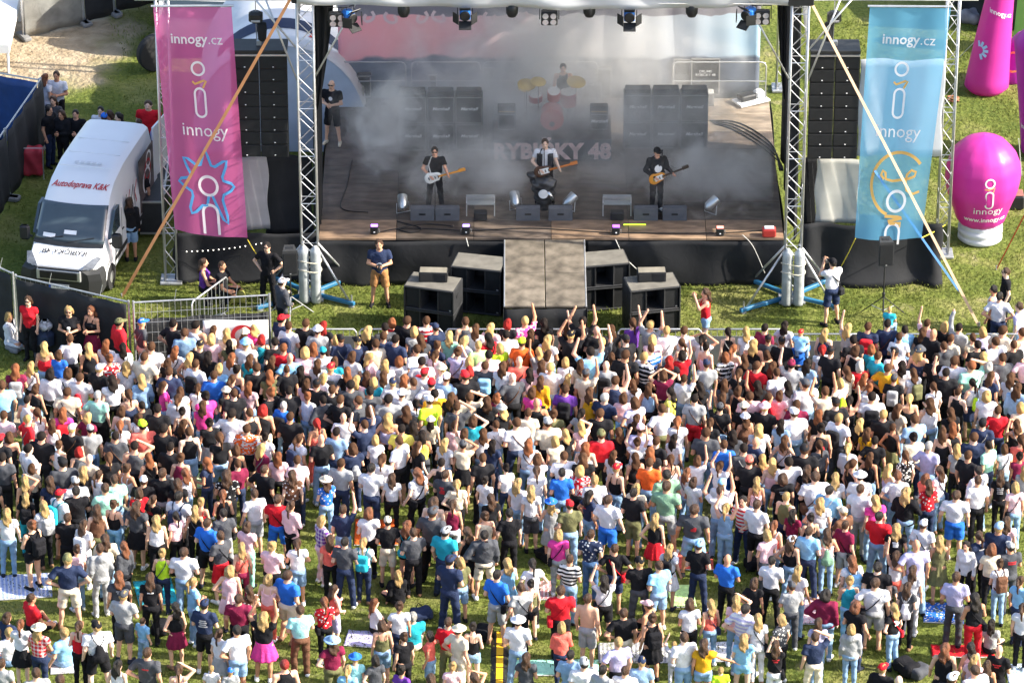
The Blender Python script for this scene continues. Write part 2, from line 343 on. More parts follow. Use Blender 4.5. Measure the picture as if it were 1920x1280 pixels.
    def fingers(s):
        ch = []
        for g in (1, -1):
            u = Vector(s.wr[g]-s.el[g]).normalized(); side = u.cross(Vector((g, .3, .2))).normalized(); pal = u.cross(side).normalized(); w = Vector(s.wr[g])+u*.075
            for i, L in enumerate((.075, .085, .08, .062)):
                b = w+side*(.027-.018*i); ch.append(([b-u*.02, b+u*L*.45-pal*.004*g, b+u*L*.8+pal*.02*g], [.0105, .0095, .007]))
            b = w-u*.05+side*.03; ch.append(([b, b+u*.03+side*.03, b+u*.065+side*.032], [.013, .011, .008]))
        return tubes(ch)
    def torso(s, Q, gr, lo):                     # cloth over the trunk
        f = s.sex == 'f'
        if f: d = smin(smin(ecap(Q, (0, -.005, .92), (0, 0, 1.1), .165+gr, .14+gr, .70), ecap(Q, (0, 0, 1.1), (0, .012, 1.3), .136+gr, .155+gr, .72), .08), cap(Q, (-.06, .085, 1.28), (.06, .085, 1.28), .066+gr, .066+gr), .05)
        else: d = ecap(Q, (0, 0, .9), (0, 0, 1.32), .163+gr, .18+gr, .66)
        return d
    def folds(s, Q, a=.011): return a*(np.sin(17*Q[:, 2]+9*Q[:, 0]+2*np.sin(8*Q[:, 1]+s.st))*np.sin(11*Q[:, 0]+13*Q[:, 1]+5*Q[:, 2]+1.3*s.st)+.6*np.sin(26*Q[:, 0]-14*Q[:, 2]))
    def top(s, P, t):
        Q = s.P(P); f = s.sex == 'f'; z = Q[:, 2]; gr = {'J': .018, 'H': .03}.get(t, .006); hem = {'J': .86, 'H': .84, 'C': .94, 'K': .93, 'D': .55}.get(t, .93 if f else .875)
        if s.pose in ('S', 'Q'): hem = max(hem, .90)
        d = self_d = s.torso(Q, gr, hem)
        if t == 'D' and s.pose not in ('S', 'Q'):
            th = np.arctan2(Q[:, 1], Q[:, 0]); r = .15+(1.04-z)*.20+.01*np.sin(9*th); d = np.minimum(d, np.maximum(np.sqrt(Q[:, 0]**2+(Q[:, 1]/.8)**2)-r, z-1.06)*.9)
        if t in 'TJHSPF':
            d = smin(d, cap(P, s.sh[1]+[-.03, 0, -.015], s.sh[-1]+[.03, 0, -.015], .066+gr, .066+gr), .06)
            for g in (1, -1):
                if t in 'JH': d = smin(d, smin(cap(P, s.sh[g], s.el[g], .064+gr*.5, .052+gr*.5), cap(P, s.el[g], s.wr[g], .05+gr*.5, .04+gr*.4), .02), .035)
                else:
                    e = s.sh[g]+(s.el[g]-s.sh[g])*(.42 if f else .62); u = (e-s.sh[g])/np.linalg.norm(e-s.sh[g]); d = smin(d, np.maximum(cap(P, s.sh[g], e+u*.08, .064, .066 if f else .074), (P-e)@u), .035)
            if t == 'H': d = smin(d, ell(Q, (0, -.11, 1.45), (.12, .065, .10)), .04)
            d = np.maximum(d, -(np.linalg.norm(Q-np.array([0, .03, 1.55]), axis=1)-(.09 if t != 'H' else .07)))
        elif t in 'KD':
            d = smin(d, cap(P, s.sh[1]+[-.05, 0, -.01], s.sh[-1]+[.05, 0, -.01], .062, .062), .05)
            d = np.maximum(d, np.abs(Q[:, 0])-.118-np.maximum(1.37-z, 0)*1.2); d = np.maximum(d, -(np.linalg.norm(Q-np.array([0, .02, 1.53]), axis=1)-.10))
        elif t == 'C': d = np.maximum(d, z-(1.30+.05*np.clip(Q[:, 1]*8, -.6, 1)))
        d = d+s.folds(Q)
        return np.maximum(d, hem+.006*np.sin(9*np.arctan2(Q[:, 1], Q[:, 0]))-z)
    def bot(s, P, t):
        Q = s.P(P); z = Q[:, 2]; f = s.sex == 'f'
        if t == 'k' and s.pose not in ('S', 'Q'):
            th = np.arctan2(Q[:, 1], Q[:, 0]); r = np.minimum(.155+(1.02-z)*.25, .25)+.012*np.sin(10*th)*np.clip((1.0-z)*4, 0, 1)
            return np.maximum(np.maximum((np.sqrt(Q[:, 0]**2+(Q[:, 1]/.8)**2)-r)*.9, z-1.03), .60-z)
        d = ell(Q, (0, -.015, .935), (.172 if f else .162, .13, .125))
        for g in (1, -1):
            if t in 'sh':
                e = s.hip[g]+(s.kn[g]-s.hip[g])*(.92 if t == 's' else .42); u = (e-s.hip[g])/np.linalg.norm(e-s.hip[g])
                d = smin(d, np.maximum(cap(P, s.hip[g], e+u*.12, .098, .090 if t == 's' else .1), (P-e)@u), .03)
            else:
                k2 = .062 if f else .072; d = smin(d, cap(P, s.hip[g], s.kn[g], .097, k2), .03); d = smin(d, cap(P, s.kn[g], s.an[g]+[0, .005, -.02], k2, .05 if f else .062), .02)
                c = s.kn[g]*.68+s.an[g]*.32; d = smin(d, ell(P, c+[0, -.018, 0], (.056, .055, .12)), .02)
        d = d+.004*np.sin(34*P[:, 2]+8*P[:, 0]+7*P[:, 1])
        return np.maximum(np.maximum(d, z-1.03), .035-P[:, 2])
    def shoe(s, P, g):
        d = smin(cap(P, s.an[g]+[0, -.035, -.04], s.toe[g]+[0, .0, -.0], .044, .038), cap(P, s.an[g]+[0, -.01, -.05], s.an[g]+[0, -.005, .0], .045, .043), .02); return np.maximum(d, (.002 if s.pose != 'W' else -9)-P[:, 2])
    def hair(s, P, t):
        c = s.head; L = P-c; E = ell(L, (0, -.013, .014), (.088, .104, .120)); fc = L@np.array([0, .82, -.57])-.035
        strand = .005*np.sin(70*L[:, 0]+10*L[:, 2])+.008*np.sin(27*L[:, 2]+34*L[:, 0]+6*L[:, 1])+.006*np.sin(45*L[:, 1]-30*L[:, 2])
        base = np.maximum(np.maximum(E, fc), -.062-L[:, 2])
        if t == 's': return np.maximum(E+.004+strand*.6, np.maximum(fc, -.055-L[:, 2]))
        if t == 'b': return np.maximum(np.maximum(ell(L, (0, -.006, .002), (.0785, .096, .118)), fc+.01), -.05-L[:, 2])
        if t == 'l': d = smin(base, np.maximum(smin(ell(L, (0, -.085, -.13), (.098, .055, .20)), ell(L, (0, -.11, -.25), (.085, .045, .13)), .04), fc), .03)
        elif t == 'o': d = np.maximum(smin(E, ell(L, (0, -.035, -.055), (.108, .098, .115)), .03), fc)
        elif t == 'p': d = smin(base, smin(cap(L, (0, -.10, .06), (0, -.15, -.03), .03, .036), cap(L, (0, -.15, -.03), (.01, -.135, -.26), .036, .014), .02), .015)
        elif t == 'u': d = smin(base, np.linalg.norm(L-np.array([0, -.075, .12]), axis=1)-.048, .01)
        return d+strand
    def hat(s, P, t):
        L = P-s.head
        if t == 'c': return smin(np.maximum(ell(L, (0, -.004, .03), (.092, .108, .10)), .022-L[:, 2]), np.maximum(ell(L, (0, .115, .035), (.072, .095, .022)), -L[:, 1]), .012)
        return smin(np.maximum(ell(L, (0, 0, .05), (.094, .108, .10)), .03-L[:, 2]), ell(L, (0, 0, .045), (.165, .178, .022)), .02)
_FIG = {}; _PART = {}
def fig(sex, pose, st):
    k = (sex, pose, st)
    if k not in _FIG: _FIG[k] = Fig(*k)
    return _FIG[k]
def part(kind, f, t, h):
    """verts, quads of one part of a figure, cached"""
    if kind == 'body': key = (kind, f.sex, f.pose, f.st, '', h)
    elif kind in ('top',): key = (kind, f.sex, f.pose, f.st if f.pose in 'SQ' else f.st % 2, t, h)
    elif kind in ('bot', 'shoe1', 'shoe-1'): key = (kind, f.sex, f.pose if f.pose in 'SQW' else '', f.st, t, h)
    else: key = (kind, '', f.pose if f.pose in 'SQ' else '', '', t, h)
    if key in _PART: return _PART[key]
    z = f.dz
    if kind == 'body':
        A = np.array([q for D in (f.sh, f.el, f.wr, f.kn, f.an, f.toe, f.hip) for q in D.values()]+[f.head+[0, 0, .05]]+[f.wr[g]+(f.wr[g]-f.el[g])*.35 for g in (1, -1)]); lo, hi = np.minimum(A.min(0)-.09, [-.22, -.17, -.02]), np.maximum(A.max(0)+.09, [.22, .18, 0])
        if f.pose != 'W': lo[2] = -.02
    elif kind == 'top':
        A = [q for q in f.sh.values()]
        if t in 'JH': A += list(f.el.values())+list(f.wr.values())
        elif t in 'TSPF': A += [f.sh[g]*.3+f.el[g]*.7 for g in (1, -1)]
        A = np.array(A); lo, hi = np.minimum(A.min(0)-.11, [-.27, -.22, (.52 if t == 'D' else .81)+z]), np.maximum(A.max(0)+.11, [.27, .23, 1.53+z])
    elif kind == 'bot': lo, hi = (-.42, -.3, -.02), (.42, .56, 1.08+z if f.pose in 'SQ' else 1.08)
    elif kind.startswith('shoe'): c = f.an[int(kind[4:])]; lo, hi = (c[0]-.2, c[1]-.12, -.02 if f.pose != 'W' else c[2]-.2), (c[0]+.2, c[1]+.28, c[2]+.08)
    else: lo, hi = (-.25, -.26, 1.2+z), (.25, .28, 1.86+z)
    fn = {'body': f.body, 'top': lambda P: f.top(P, t), 'bot': lambda P: f.bot(P, t), 'hair': lambda P: f.hair(P, t), 'hat': lambda P: f.hat(P, t)}.get(kind) or (lambda P: f.shoe(P, int(kind[4:])))
    r = nets(fn, np.array(lo)-.013, hi, h); _PART[key] = r; return r
_ME = {}
def part_mesh(kind, f, t, h, material, name):
    Vv, Q = part(kind, f, t, h); key = (id(Vv), material.name)
    if key in _ME: return _ME[key]
    if kind == 'body':
        mi = np.zeros(len(Q)); V2, Q2 = f.fingers(); Q = np.concatenate([Q, Q2+len(Vv)]); Vv = np.concatenate([Vv, V2]); mi = np.concatenate([mi, np.zeros(len(Q2))])
        h_ = Vector(f.head); ey = [([h_+Vector((sx*.03-.012, .083, .012)), h_+Vector((sx*.03+.012, .083, .012))], [.009, .009]) for sx in (1, -1)]+[([h_+Vector((-.022, .086, -.062)), h_+Vector((.022, .086, -.062))], [.008, .008])]
        V2, Q2 = tubes(ey); Q = np.concatenate([Q, Q2+len(Vv)]); Vv = np.concatenate([Vv, V2]); mi = np.concatenate([mi, np.ones(len(Q2))]); me = np_mesh(name, Vv, Q, [material, EYE], True, mi)
    else:
        if kind == 'top' and t == 'C':
            dz = f.dz; V2, Q2 = tubes([([(sx*.075, -.105, 1.25+dz), (sx*.08, -.09, 1.38+dz), (sx*.085, -.01, 1.478+dz), (sx*.08, .09, 1.39+dz), (sx*.07, .125, 1.30+dz)], [.011]*5) for sx in (1, -1)])
            Q = np.concatenate([Q, Q2+len(Vv)]); Vv = np.concatenate([Vv, V2])
        me = np_mesh(name, Vv, Q, material)
    _ME[key] = me; return me

CL = {k: lin(v) for k, v in dict(w='#dbdbe2', k='#1d1d21', g='#9fa1a4', a='#4a4c52', n='#2b3550', b='#2f6fd0', s='#86bbe2', t='#2aa0b4', z='#9fdcdf', m='#9fdcc8', i='#b8e096', r='#cf2430', c='#ee6f62', p='#e6479a', q='#f0c6cd',
      u='#6a3c96', l='#b6b2d6', y='#f2e168', Y='#dfa326', o='#f2672c', e='#6b6b4a', v='#c6f036', x='#7c2342', j='#86a5c6', J='#4d6c95', d='#dccfb8', B='#6a4b3a', f='#7fa58a').items()}
CN = dict(w='white', k='black', g='grey', a='charcoal', n='navy', b='blue', s='light blue', t='teal', z='pale turquoise', m='mint', i='pale green', r='red', c='coral', p='hot pink', q='blush pink', u='purple', l='lavender', y='yellow', Y='mustard',
          o='orange', e='olive', v='lime', x='maroon', j='denim blue', J='dark denim', d='cream', B='brown', f='sage green')
HC = {k: lin(v) for k, v in dict(d='#1f1815', n='#4a3222', y='#b3925e', r='#7a4a2f', R='#8c2420', g='#a5a29c').items()}
HN = dict(d='dark', n='brown', y='blonde', r='ginger', R='bright red', g='grey')
SKINS = [lin(x) for x in ('#d9a98c', '#e0b398', '#cf9a7c', '#e3bda6', '#c68f70', '#dba58a')]
TOPN = dict(T=('shirt', 't-shirt'), K=('tank_top', 'tank top'), C=('camisole', 'strappy top'), J=('long_sleeve_shirt', 'long-sleeved top'), H=('hoodie', 'hoodie'), D=('dress', 'dress'), S=('striped_shirt', 'striped t-shirt'), P=('plaid_shirt', 'plaid shirt'), F=('printed_shirt', 'patterned t-shirt'))
BOTN = dict(j=('trousers', 'trousers'), s=('shorts', 'shorts'), h=('short_shorts', 'short shorts'), k=('skirt', 'skirt'))
H_TOP, H_BODY, H_HAIR = .022, .021, .019

def person(p):
    """one figure with parts: body, clothes, hair, hat, shoes. p: dict."""
    f = fig(p['sex'], p['pose'], p['st'])
    root = thing('person', p.get('label', ''), 'person', p['pos'], p['rot'], p.get('group')); root.scale = (p['w']*p['s'], p['w']*p['s'], p['s'])
    link('body', part_mesh('body', f, '', H_BODY, SKIN, 'body'), root, color=p['skin'])
    t, c = p['top']
    if t != 'N':
        m = PAT.get(t, FABRIC); link(TOPN[t][0], part_mesh('top', f, t, H_TOP, m, TOPN[t][0]), root, color=p.get('topcol', CL.get(c)))
    b, c = p['bot']
    if not (t == 'D'): link(BOTN[b][0], part_mesh('bot', f, b, H_TOP, FABRIC, BOTN[b][0]), root, color=CL[c])
    if p['hair']: link('hair', part_mesh('hair', f, p['hair'][0], H_HAIR, HAIRM, 'hair'), root, color=HC[p['hair'][1]])
    if p.get('hat'): link('cap' if p['hat'][0] == 'c' else 'sun_hat', part_mesh('hat', f, p['hat'][0], H_HAIR, FABRIC, 'cap' if p['hat'][0] == 'c' else 'sun_hat'), root, color=CL[p['hat'][1]])
    for g in (1, -1): link('shoe', part_mesh('shoe%d' % g, f, '', .02, FABRIC, 'shoe'), root, color=p['shoe'])
    return root
def colour_jit(c, a=.12): k = 1+random.uniform(-a, a); return tuple(min(.9, x*k) for x in c)

# bags worn on the back
def bag_mesh(kind):
    if kind == 'b':
        a = nets(lambda P: smin(rbox(P, (0, -.215, 1.20), (.145, .07, .21), .06), rbox(P, (0, -.28, 1.12), (.105, .035, .10), .03), .02), (-.25, -.38, .9), (.25, -.08, 1.5), .02)
    else:
        a = nets(lambda P: smin(ecap(P, (0, -.19, 1.02), (0, -.16, 1.22), .125, .07, .5), rbox(P, (0, -.185, 1.0), (.13, .05, .10), .045), .05)+.006*np.sin(40*P[:, 0]+5*P[:, 2]), (-.25, -.35, .8), (.25, -.05, 1.42), .02)
    return np_mesh('bag', *a, FABRIC)
def strap_mesh(kind, sx):
    if kind == 'b': pts = [(sx*.07, -.15, 1.38), (sx*.10, -.09, 1.46), (sx*.115, .01, 1.485), (sx*.115, .12, 1.40), (sx*.12, .165, 1.25), (sx*.165, .07, 1.10), (sx*.13, -.14, 1.04)]; r = .016
    else: pts = [(sx*.01, -.165, 1.27), (sx*.09, -.14, 1.42), (sx*.11, .0, 1.49), (sx*.115, .13, 1.36), (sx*.18, .04, 1.12), (sx*.11, -.15, .96)]; r = .009
    return np_mesh('strap', *tubes([(pts, [r]*len(pts))]), FABRIC)
_BAG = {}
def backpack(p, kind, c, label):
    if kind not in _BAG: _BAG[kind] = (bag_mesh(kind), [strap_mesh(kind, s) for s in (1, -1)])
    nm = 'backpack' if kind == 'b' else 'drawstring_bag'; t = thing(nm, label, 'bag', p['pos'], p['rot'], 'bags worn by the audience'); t.scale = (p['w']*p['s'], p['w']*p['s'], p['s'])
    link('bag', _BAG[kind][0], t, color=CL[c])
    for m in _BAG[kind][1]: link('strap', m, t, color=tuple(x*.6 for x in CL[c]))
    return t

# ------------------------------------------------------------------ ground
def ground_material():
    m, n, l = NT('grass_ground'); out = n.new('ShaderNodeOutputMaterial'); b = n.new('ShaderNodeBsdfPrincipled'); b.inputs['Roughness'].default_value = .95; b.inputs['Specular IOR Level'].default_value = .1
    tc = n.new('ShaderNodeTexCoord')
    def noise(sc, det=5, dist=0.):
        x = n.new('ShaderNodeTexNoise'); x.inputs['Scale'].default_value = sc; x.inputs['Detail'].default_value = det; x.inputs['Distortion'].default_value = dist; l.new(tc.outputs['Object'], x.inputs['Vector']); return x.outputs[0]
    def ramp(src, st):
        r = n.new('ShaderNodeValToRGB'); e = r.color_ramp.elements; e[0].position, e[0].color = st[0][0], (*st[0][1], 1); e[1].position, e[1].color = st[-1][0], (*st[-1][1], 1)
        for p, c in st[1:-1]: k = e.new(p); k.color = (*c, 1)
        l.new(src, r.inputs[0]); return r.outputs[0]
    def mix(f, a, bb):
        x = n.new('ShaderNodeMix'); x.data_type = 'RGBA'; l.new(f, x.inputs['Factor']) if not isinstance(f, float) else setattr(x.inputs['Factor'], 'default_value', f); l.new(a, x.inputs['A']); l.new(bb, x.inputs['B']); return x.outputs['Result']
    fine = ramp(noise(9, 6), [(.3, (.055, .080, .016)), (.5, (.118, .145, .030)), (.72, (.22, .225, .06))])
    big = ramp(noise(.55, 4, .6), [(.32, (.06, .088, .02)), (.5, (.125, .148, .034)), (.66, (.25, .23, .09))])
    g = mix(.58, fine, big)
    dirt = ramp(noise(2.2, 6), [(.3, (.26, .20, .13)), (.7, (.43, .35, .25))])
    def blob(c, r, soft):
        s = n.new('ShaderNodeVectorMath'); s.operation = 'SUBTRACT'; s.inputs[1].default_value = c; l.new(tc.outputs['Object'], s.inputs[0])
        d = n.new('ShaderNodeVectorMath'); d.operation = 'DIVIDE'; d.inputs[1].default_value = r; l.new(s.outputs[0], d.inputs[0])
        q = n.new('ShaderNodeVectorMath'); q.operation = 'LENGTH'; l.new(d.outputs[0], q.inputs[0])
        a = n.new('ShaderNodeMath'); a.operation = 'ADD'; l.new(q.outputs['Value'], a.inputs[0])
        nn = n.new('ShaderNodeMath'); nn.operation = 'MULTIPLY_ADD'; l.new(noise(.8, 5), nn.inputs[0]); nn.inputs[1].default_value = 1.3; nn.inputs[2].default_value = -.65; l.new(nn.outputs[0], a.inputs[1])
        k = n.new('ShaderNodeMapRange'); k.interpolation_type = 'SMOOTHSTEP'; k.inputs['From Min'].default_value = 1+soft; k.inputs['From Max'].default_value = 1-soft; l.new(a.outputs[0], k.inputs[0]); return k.outputs[0]
    for px, py, rx, ry in ((60, 100, 2.3, 2.4), (-60, 60, 4, 4), (40, 790, 1.6, .5)):
        c = G(px, py); g = mix(blob((c.x, c.y, 0), (rx, ry, 1), .35), g, dirt)
    worn = noise(.9, 4, .4); wr = n.new('ShaderNodeMapRange'); wr.inputs['From Min'].default_value = .62; wr.inputs['From Max'].default_value = .78; wr.inputs['To Max'].default_value = .6; l.new(worn, wr.inputs[0]); g = mix(wr.outputs[0], g, dirt)
    l.new(g, b.inputs['Base Color'])
    bp = n.new('ShaderNodeBump'); bp.inputs['Strength'].default_value = .9; bp.inputs['Distance'].default_value = .12; l.new(noise(7, 6), bp.inputs['Height']); l.new(bp.outputs[0], b.inputs['Normal'])
    l.new(b.outputs[0], out.inputs[0]); return m
gm = MB(); gm.sheet(lambda u, v: (-300+600*u, -250+600*v, 0), 8, 8)
tag(gm.build('ground', ground_material()), kind='structure')

# blades of grass where the lawn lies open to view
def grass_blades():
    N = 130000; zones = []
    a, b = G(-40, 640), G(1960, 535); zones.append((a.x, b.x, -6.2, .6, .34))
    a, b = G(-40, 1330), G(1960, 900); zones.append((a.x, b.x, a.y, b.y, .42))
    zones.append((G(1500, 300).x, 16, .5, 16, .14)); zones.append((-16, -6.5, -4, 19, .14))
    P = []
    for x0, x1, y0, y1, w in zones:
        k = int(N*w); P.append(np.stack([RNG.uniform(x0, x1, k), RNG.uniform(y0, y1, k)], 1))
    P = np.concatenate(P); n = len(P); c1, c2 = G(60, 110), G(-60, 60); P = P[(np.hypot((P[:, 0]-c1.x)/2.5, (P[:, 1]-c1.y)/2.5) > 1) & (np.hypot((P[:, 0]-c2.x)/4, (P[:, 1]-c2.y)/4) > 1)]; n = len(P)
    clump = .5+.5*np.sin(P[:, 0]*2.3+np.sin(P[:, 1]*1.7)*2)*np.sin(P[:, 1]*2.9+P[:, 0]); h = RNG.uniform(.035, .085, n)*(.6+.9*clump); th = RNG.uniform(0, 2*np.pi, n); w = RNG.uniform(.006, .013, n)
    d = np.stack([np.cos(th), np.sin(th), 0*th], 1); e = np.stack([-np.sin(th), np.cos(th), 0*th], 1); B = np.concatenate([P, np.zeros((n, 1))], 1)
    lean = RNG.uniform(.2, 1.1, n)[:, None]*h[:, None]
    V0 = B-d*w[:, None]; V1 = B+d*w[:, None]; V2 = B+e*lean*.45+np.array([0, 0, 1])*h[:, None]*.7+d*w[:, None]*.6; V3 = B+e*lean+np.array([0, 0, 1])*h[:, None]
    Vv = np.stack([V0, V1, V2, V3], 1).reshape(-1, 3); Q = np.arange(4*n).reshape(-1, 4)
    m = mat('grass_blade', (.165, .195, .042), .8, var=.5, vscale=.9, trans=.35, spec=.15); return np_mesh('grass', Vv, Q, m, False)
tag(link('grass', grass_blades()), 'short trampled green grass blades of the meadow', 'grass', kind='stuff')

# ------------------------------------------------------------------ stage
ZD = 1.30; XL, XR = G(597, 447, ZD).x, G(1470, 447, ZD).x; DEP = 8.2
WOOD = mat('stage_plywood', objcol=True, rough=.55, var=.55, vscale=1.7, bump=.1, bscale=12, spec=.35, stretch=(1, 3, 1))
st = thing('stage', 'dark plywood concert stage with black skirt and catwalk in the middle', 'stage', ((XL+XR)/2, 0, 0))
ox = (XL+XR)/2; nx, ny = 6, 8; pw, pd = (XR-XL)/nx, DEP/ny
pm = MB().bbox((0, 0, 0), (pw-.012, pd-.012, .06), .006).mesh('deck_panel', WOOD)
for i in range(nx):
    for j in range(ny):
        k = random.uniform(.75, 1.2); base = (.115, .088, .070) if (i+j) % 3 else (.14, .11, .086)
        if j == 0 and i in (0, 3, 4, 5): base = (.30, .20, .13)  # paler front panels: the sunlit strips are put into their colour
        if j >= 6 and i == 5: base = (.25, .20, .15)  # paler back corner: a sun patch painted into the panel colour
        link('deck_panel', pm, st, loc=(XL+pw*(i+.5)-ox, pd*(j+.5), ZD-.03), color=tuple(k*c for c in base))
def skirtfn(x0, x1, Y, z0, z1, amp=.05, fr=5., ph=0.):
    def fn(u, v):
        x = x0+(x1-x0)*u; a = amp*(1-v*.8); return (x, Y-a*(.5+.5*math.sin(fr*x+ph+math.sin(x*1.3)*2))-.03*math.sin(2.2*x+4*v), z1*v+z0*(1-v)+(1-v)*.04*math.sin(3*x))
    return fn
MB().sheet(skirtfn(XL-ox, G(947, 447, ZD).x-ox, -.03, .0, ZD-.07), 90, 10, (0, .01, 0)).build('skirt', BLACKCLOTH, st, smooth=True)
MB().sheet(skirtfn(G(1099, 447, ZD).x-ox, XR-ox, -.03, .0, ZD-.07, ph=2), 70, 10, (0, .01, 0)).build('skirt', BLACKCLOTH, st, smooth=True)
for x in (XL-ox-.02, XR-ox+.02): MB().sheet(lambda u, v, x=x: (x+.03*math.sin(9*u), DEP*u, (ZD-.07)*v), 30, 4, (.01 if x > 0 else -.01, 0, 0)).build('skirt', BLACKCLOTH, st, smooth=True)
MB().box((0, DEP/2, ZD-.12), (XR-XL-.1, DEP-.1, .1)).build('deck_frame', BLACKM, st)
# catwalk
cx0, cx1 = G(946, 500, ZD).x-ox, G(1097, 500, ZD).x-ox; cl = -G(1022, 571, ZD).y; cm = MB().bbox((0, 0, 0), ((cx1-cx0)/2-.02, cl/2-.02, .06), .008).mesh('catwalk_panel', mat('catwalk_plywood', objcol=True, rough=.6, var=.6, vscale=2.6, bump=.12, bscale=14, spec=.3))
for i in range(2):
    for j in range(2): link('catwalk_panel', cm, st, loc=(cx0+(cx1-cx0)*(.25+.5*i), -cl*(.25+.5*j)-.07, ZD-.03), color=tuple((.92+.08*((i+2*j) % 3))*c for c in (.17, .145, .115)))
MB().sheet(lambda u, v: (cx0+(cx1-cx0)*u, -cl-.1-.02*math.sin(17*u), (ZD-.07)*v), 24, 4, (0, .01, 0)).build('catwalk_skirt', BLACKCLOTH, st, smooth=True)
for x, s_ in ((cx0-.01, -1), (cx1+.01, 1)): MB().sheet(lambda u, v: (x+.02*math.sin(14*u)*s_, -.1-cl*u, (ZD-.07)*v), 24, 4, (-.01*s_, 0, 0)).build('catwalk_skirt', BLACKCLOTH, st, smooth=True)
MB().tube((cx0-.0, -.09, ZD-.01), (cx0, -cl-.09, ZD-.01), .02).build('edge_rail', ALU, st); MB().tube((cx1, -.09, ZD-.01), (cx1, -cl-.09, ZD-.01), .02).build('edge_rail', ALU, st)

# ------------------------------------------------------------------ trusses
def truss(parent, a, b, w, h=None, seg=.42, r=.024, br=.012):
    a = Vector(a); b = Vector(b); h = h or w; d = (b-a).normalized(); ref = Vector((0, 1, 0)) if abs(d.z) > .9 else Vector((0, 0, 1))
    s1 = d.cross(ref).normalized()*w/2; s2 = d.cross(s1).normalized()*h/2; cs = [s1+s2, s1-s2, -s1-s2, -s1+s2]
    for c in cs: MB().tube(a+c, b+c, r, 8).build('chord', ALU, parent, smooth=True)
    mb = MB(); n = max(2, int((b-a).length/seg))
    for i in range(n):
        p, q = a+(b-a)*i/n, a+(b-a)*(i+1)/n
        for k in range(4):
            c, e = cs[k], cs[(k+1) % 4]
            mb.tube(p+(c if i % 2 else e), q+(e if i % 2 else c), br, 5)
            if i % 3 == 0: mb.tube(p+c, p+e, br, 5)
    return mb.build('lattice', ALU, parent)
def tower(px, py, Ztop, name, label, w=.40, base=True, Y=None):
    g = G(px, py); t = thing(name, label, 'truss tower', (g.x, g.y, 0), group='aluminium truss towers of the stage'); truss(t, (0, 0, .1), (0, 0, Ztop), w)
    MB().bbox((0, 0, .05), (w+.25, w+.25, .06), .01).build('base_plate', STEEL, t); return t, g
ROOFZ = 8.35
def main_tower(px, py, s, label):
    t, g = tower(px, py, ROOFZ+1.2, 'truss_tower', label)
    mb = MB().bbox((0, 0, ROOFZ+.05), (.62, .62, .62), .02); mb.build('sleeve_block', BLACKM, t)
    for k in (-1, 1):
        MB().lathe([(.02, 0), (.125, .02), (.13, .08), (.13, 1.38), (.115, 1.47), (.06, 1.52), (.05, 1.56)], 20, (k*.145, -.36, .03)).build('ballast_cylinder', mat('grey_cylinder', (.42, .45, .46), .5, .2, var=.25, vscale=5), t, smooth=True)
    for zz in (.95, 1.2): MB().path([(.30*math.cos(a), -.36+.16*math.sin(a)*1., zz+.03*math.sin(2*a)) for a in np.linspace(0, 2*math.pi, 17)], .014, 5).build('webbing_strap', mat('webbing', (.55, .52, .42), .8), t)
    for ax, ay in ((-1.25, -.75), (1.05, -.55), (1.0, .9), (-1.0, .9)):
        MB().bbox((ax*.55, ay*.55, .10), (math.hypot(ax, ay)*1.0, .10, .10), .015, rz=math.atan2(ay, ax)).build('outrigger', BLUEST, t)
        MB().tube((ax*.98, ay*.98, 0), (ax*.98, ay*.98, .32), .02, 6).build('levelling_screw', STEEL, t); MB().lathe([(.08, 0), (.08, .02), (.03, .03)], 10, (ax*.98, ay*.98, .002)).build('foot', STEEL, t)
        MB().tube((ax*.16, ay*.16, 1.45), (ax*.92, ay*.92, .14), .028, 8).build('brace', ALU, t, smooth=True)
    return t, g
TL, gL = main_tower(583, 556, -1, 'silver truss tower with ballast cylinders between the guard and the stage')
TR, gR = main_tower(1484, 561, 1, 'silver truss tower in front of the stage beside the photographer in a white t-shirt')
bl, _ = tower(632, 158, 7.0, 'truss_tower', 'silver truss tower at the back of the stage behind the crew member', w=.30)
br_, _ = tower(1466, 168, 7.0, 'truss_tower', 'silver truss tower at the back of the stage by the pale blue backdrop end', w=.30)
ol, gOL = tower(322, 527, 8.0, 'truss_tower', 'slim silver truss tower behind the pink banner next to the white van', w=.30)
orr, gOR = tower(1766, 478, 8.0, 'truss_tower', 'slim silver truss tower behind the light blue banner next to the inflated bulb', w=.30)
def beam(a, b, label):
    a = Vector(a); t = thing('truss_beam', label, 'truss beam', a, group='aluminium truss beams of the stage'); truss(t, (0, 0, 0), Vector(b)-a, .30); return t
bmL = beam((gOL.x-.6, -.25, 8.1), (gL.x-.2, -.25, 8.1), 'horizontal silver truss beam carrying the pink banner and the hanging loudspeakers')
bmR = beam((gR.x+.2, -.25, 8.1), (gOR.x+.4, -.25, 8.1), 'horizontal silver truss beam carrying the light blue banner and hanging loudspeakers')
bmF = beam((gL.x+.3, gL.y-.05, 8.25), (gR.x-.3, gR.y-.05, 8.25), 'horizontal silver truss beam under the front edge of the stage roof')
for t, g, s_ in ((TL, gL, -1), (TR, gR, 1)):
    for dx, z0, z1 in ((1.35, 7.3, 8.15), (1.0, 6.4, 8.1), (-1.25, 6.55, 7.9)): MB().tube((s_*.2*(1 if dx > 0 else -1), .1, z0-.6), (s_*dx, .25, z1), .025, 8).build('knee_brace', ALU, t, smooth=True)

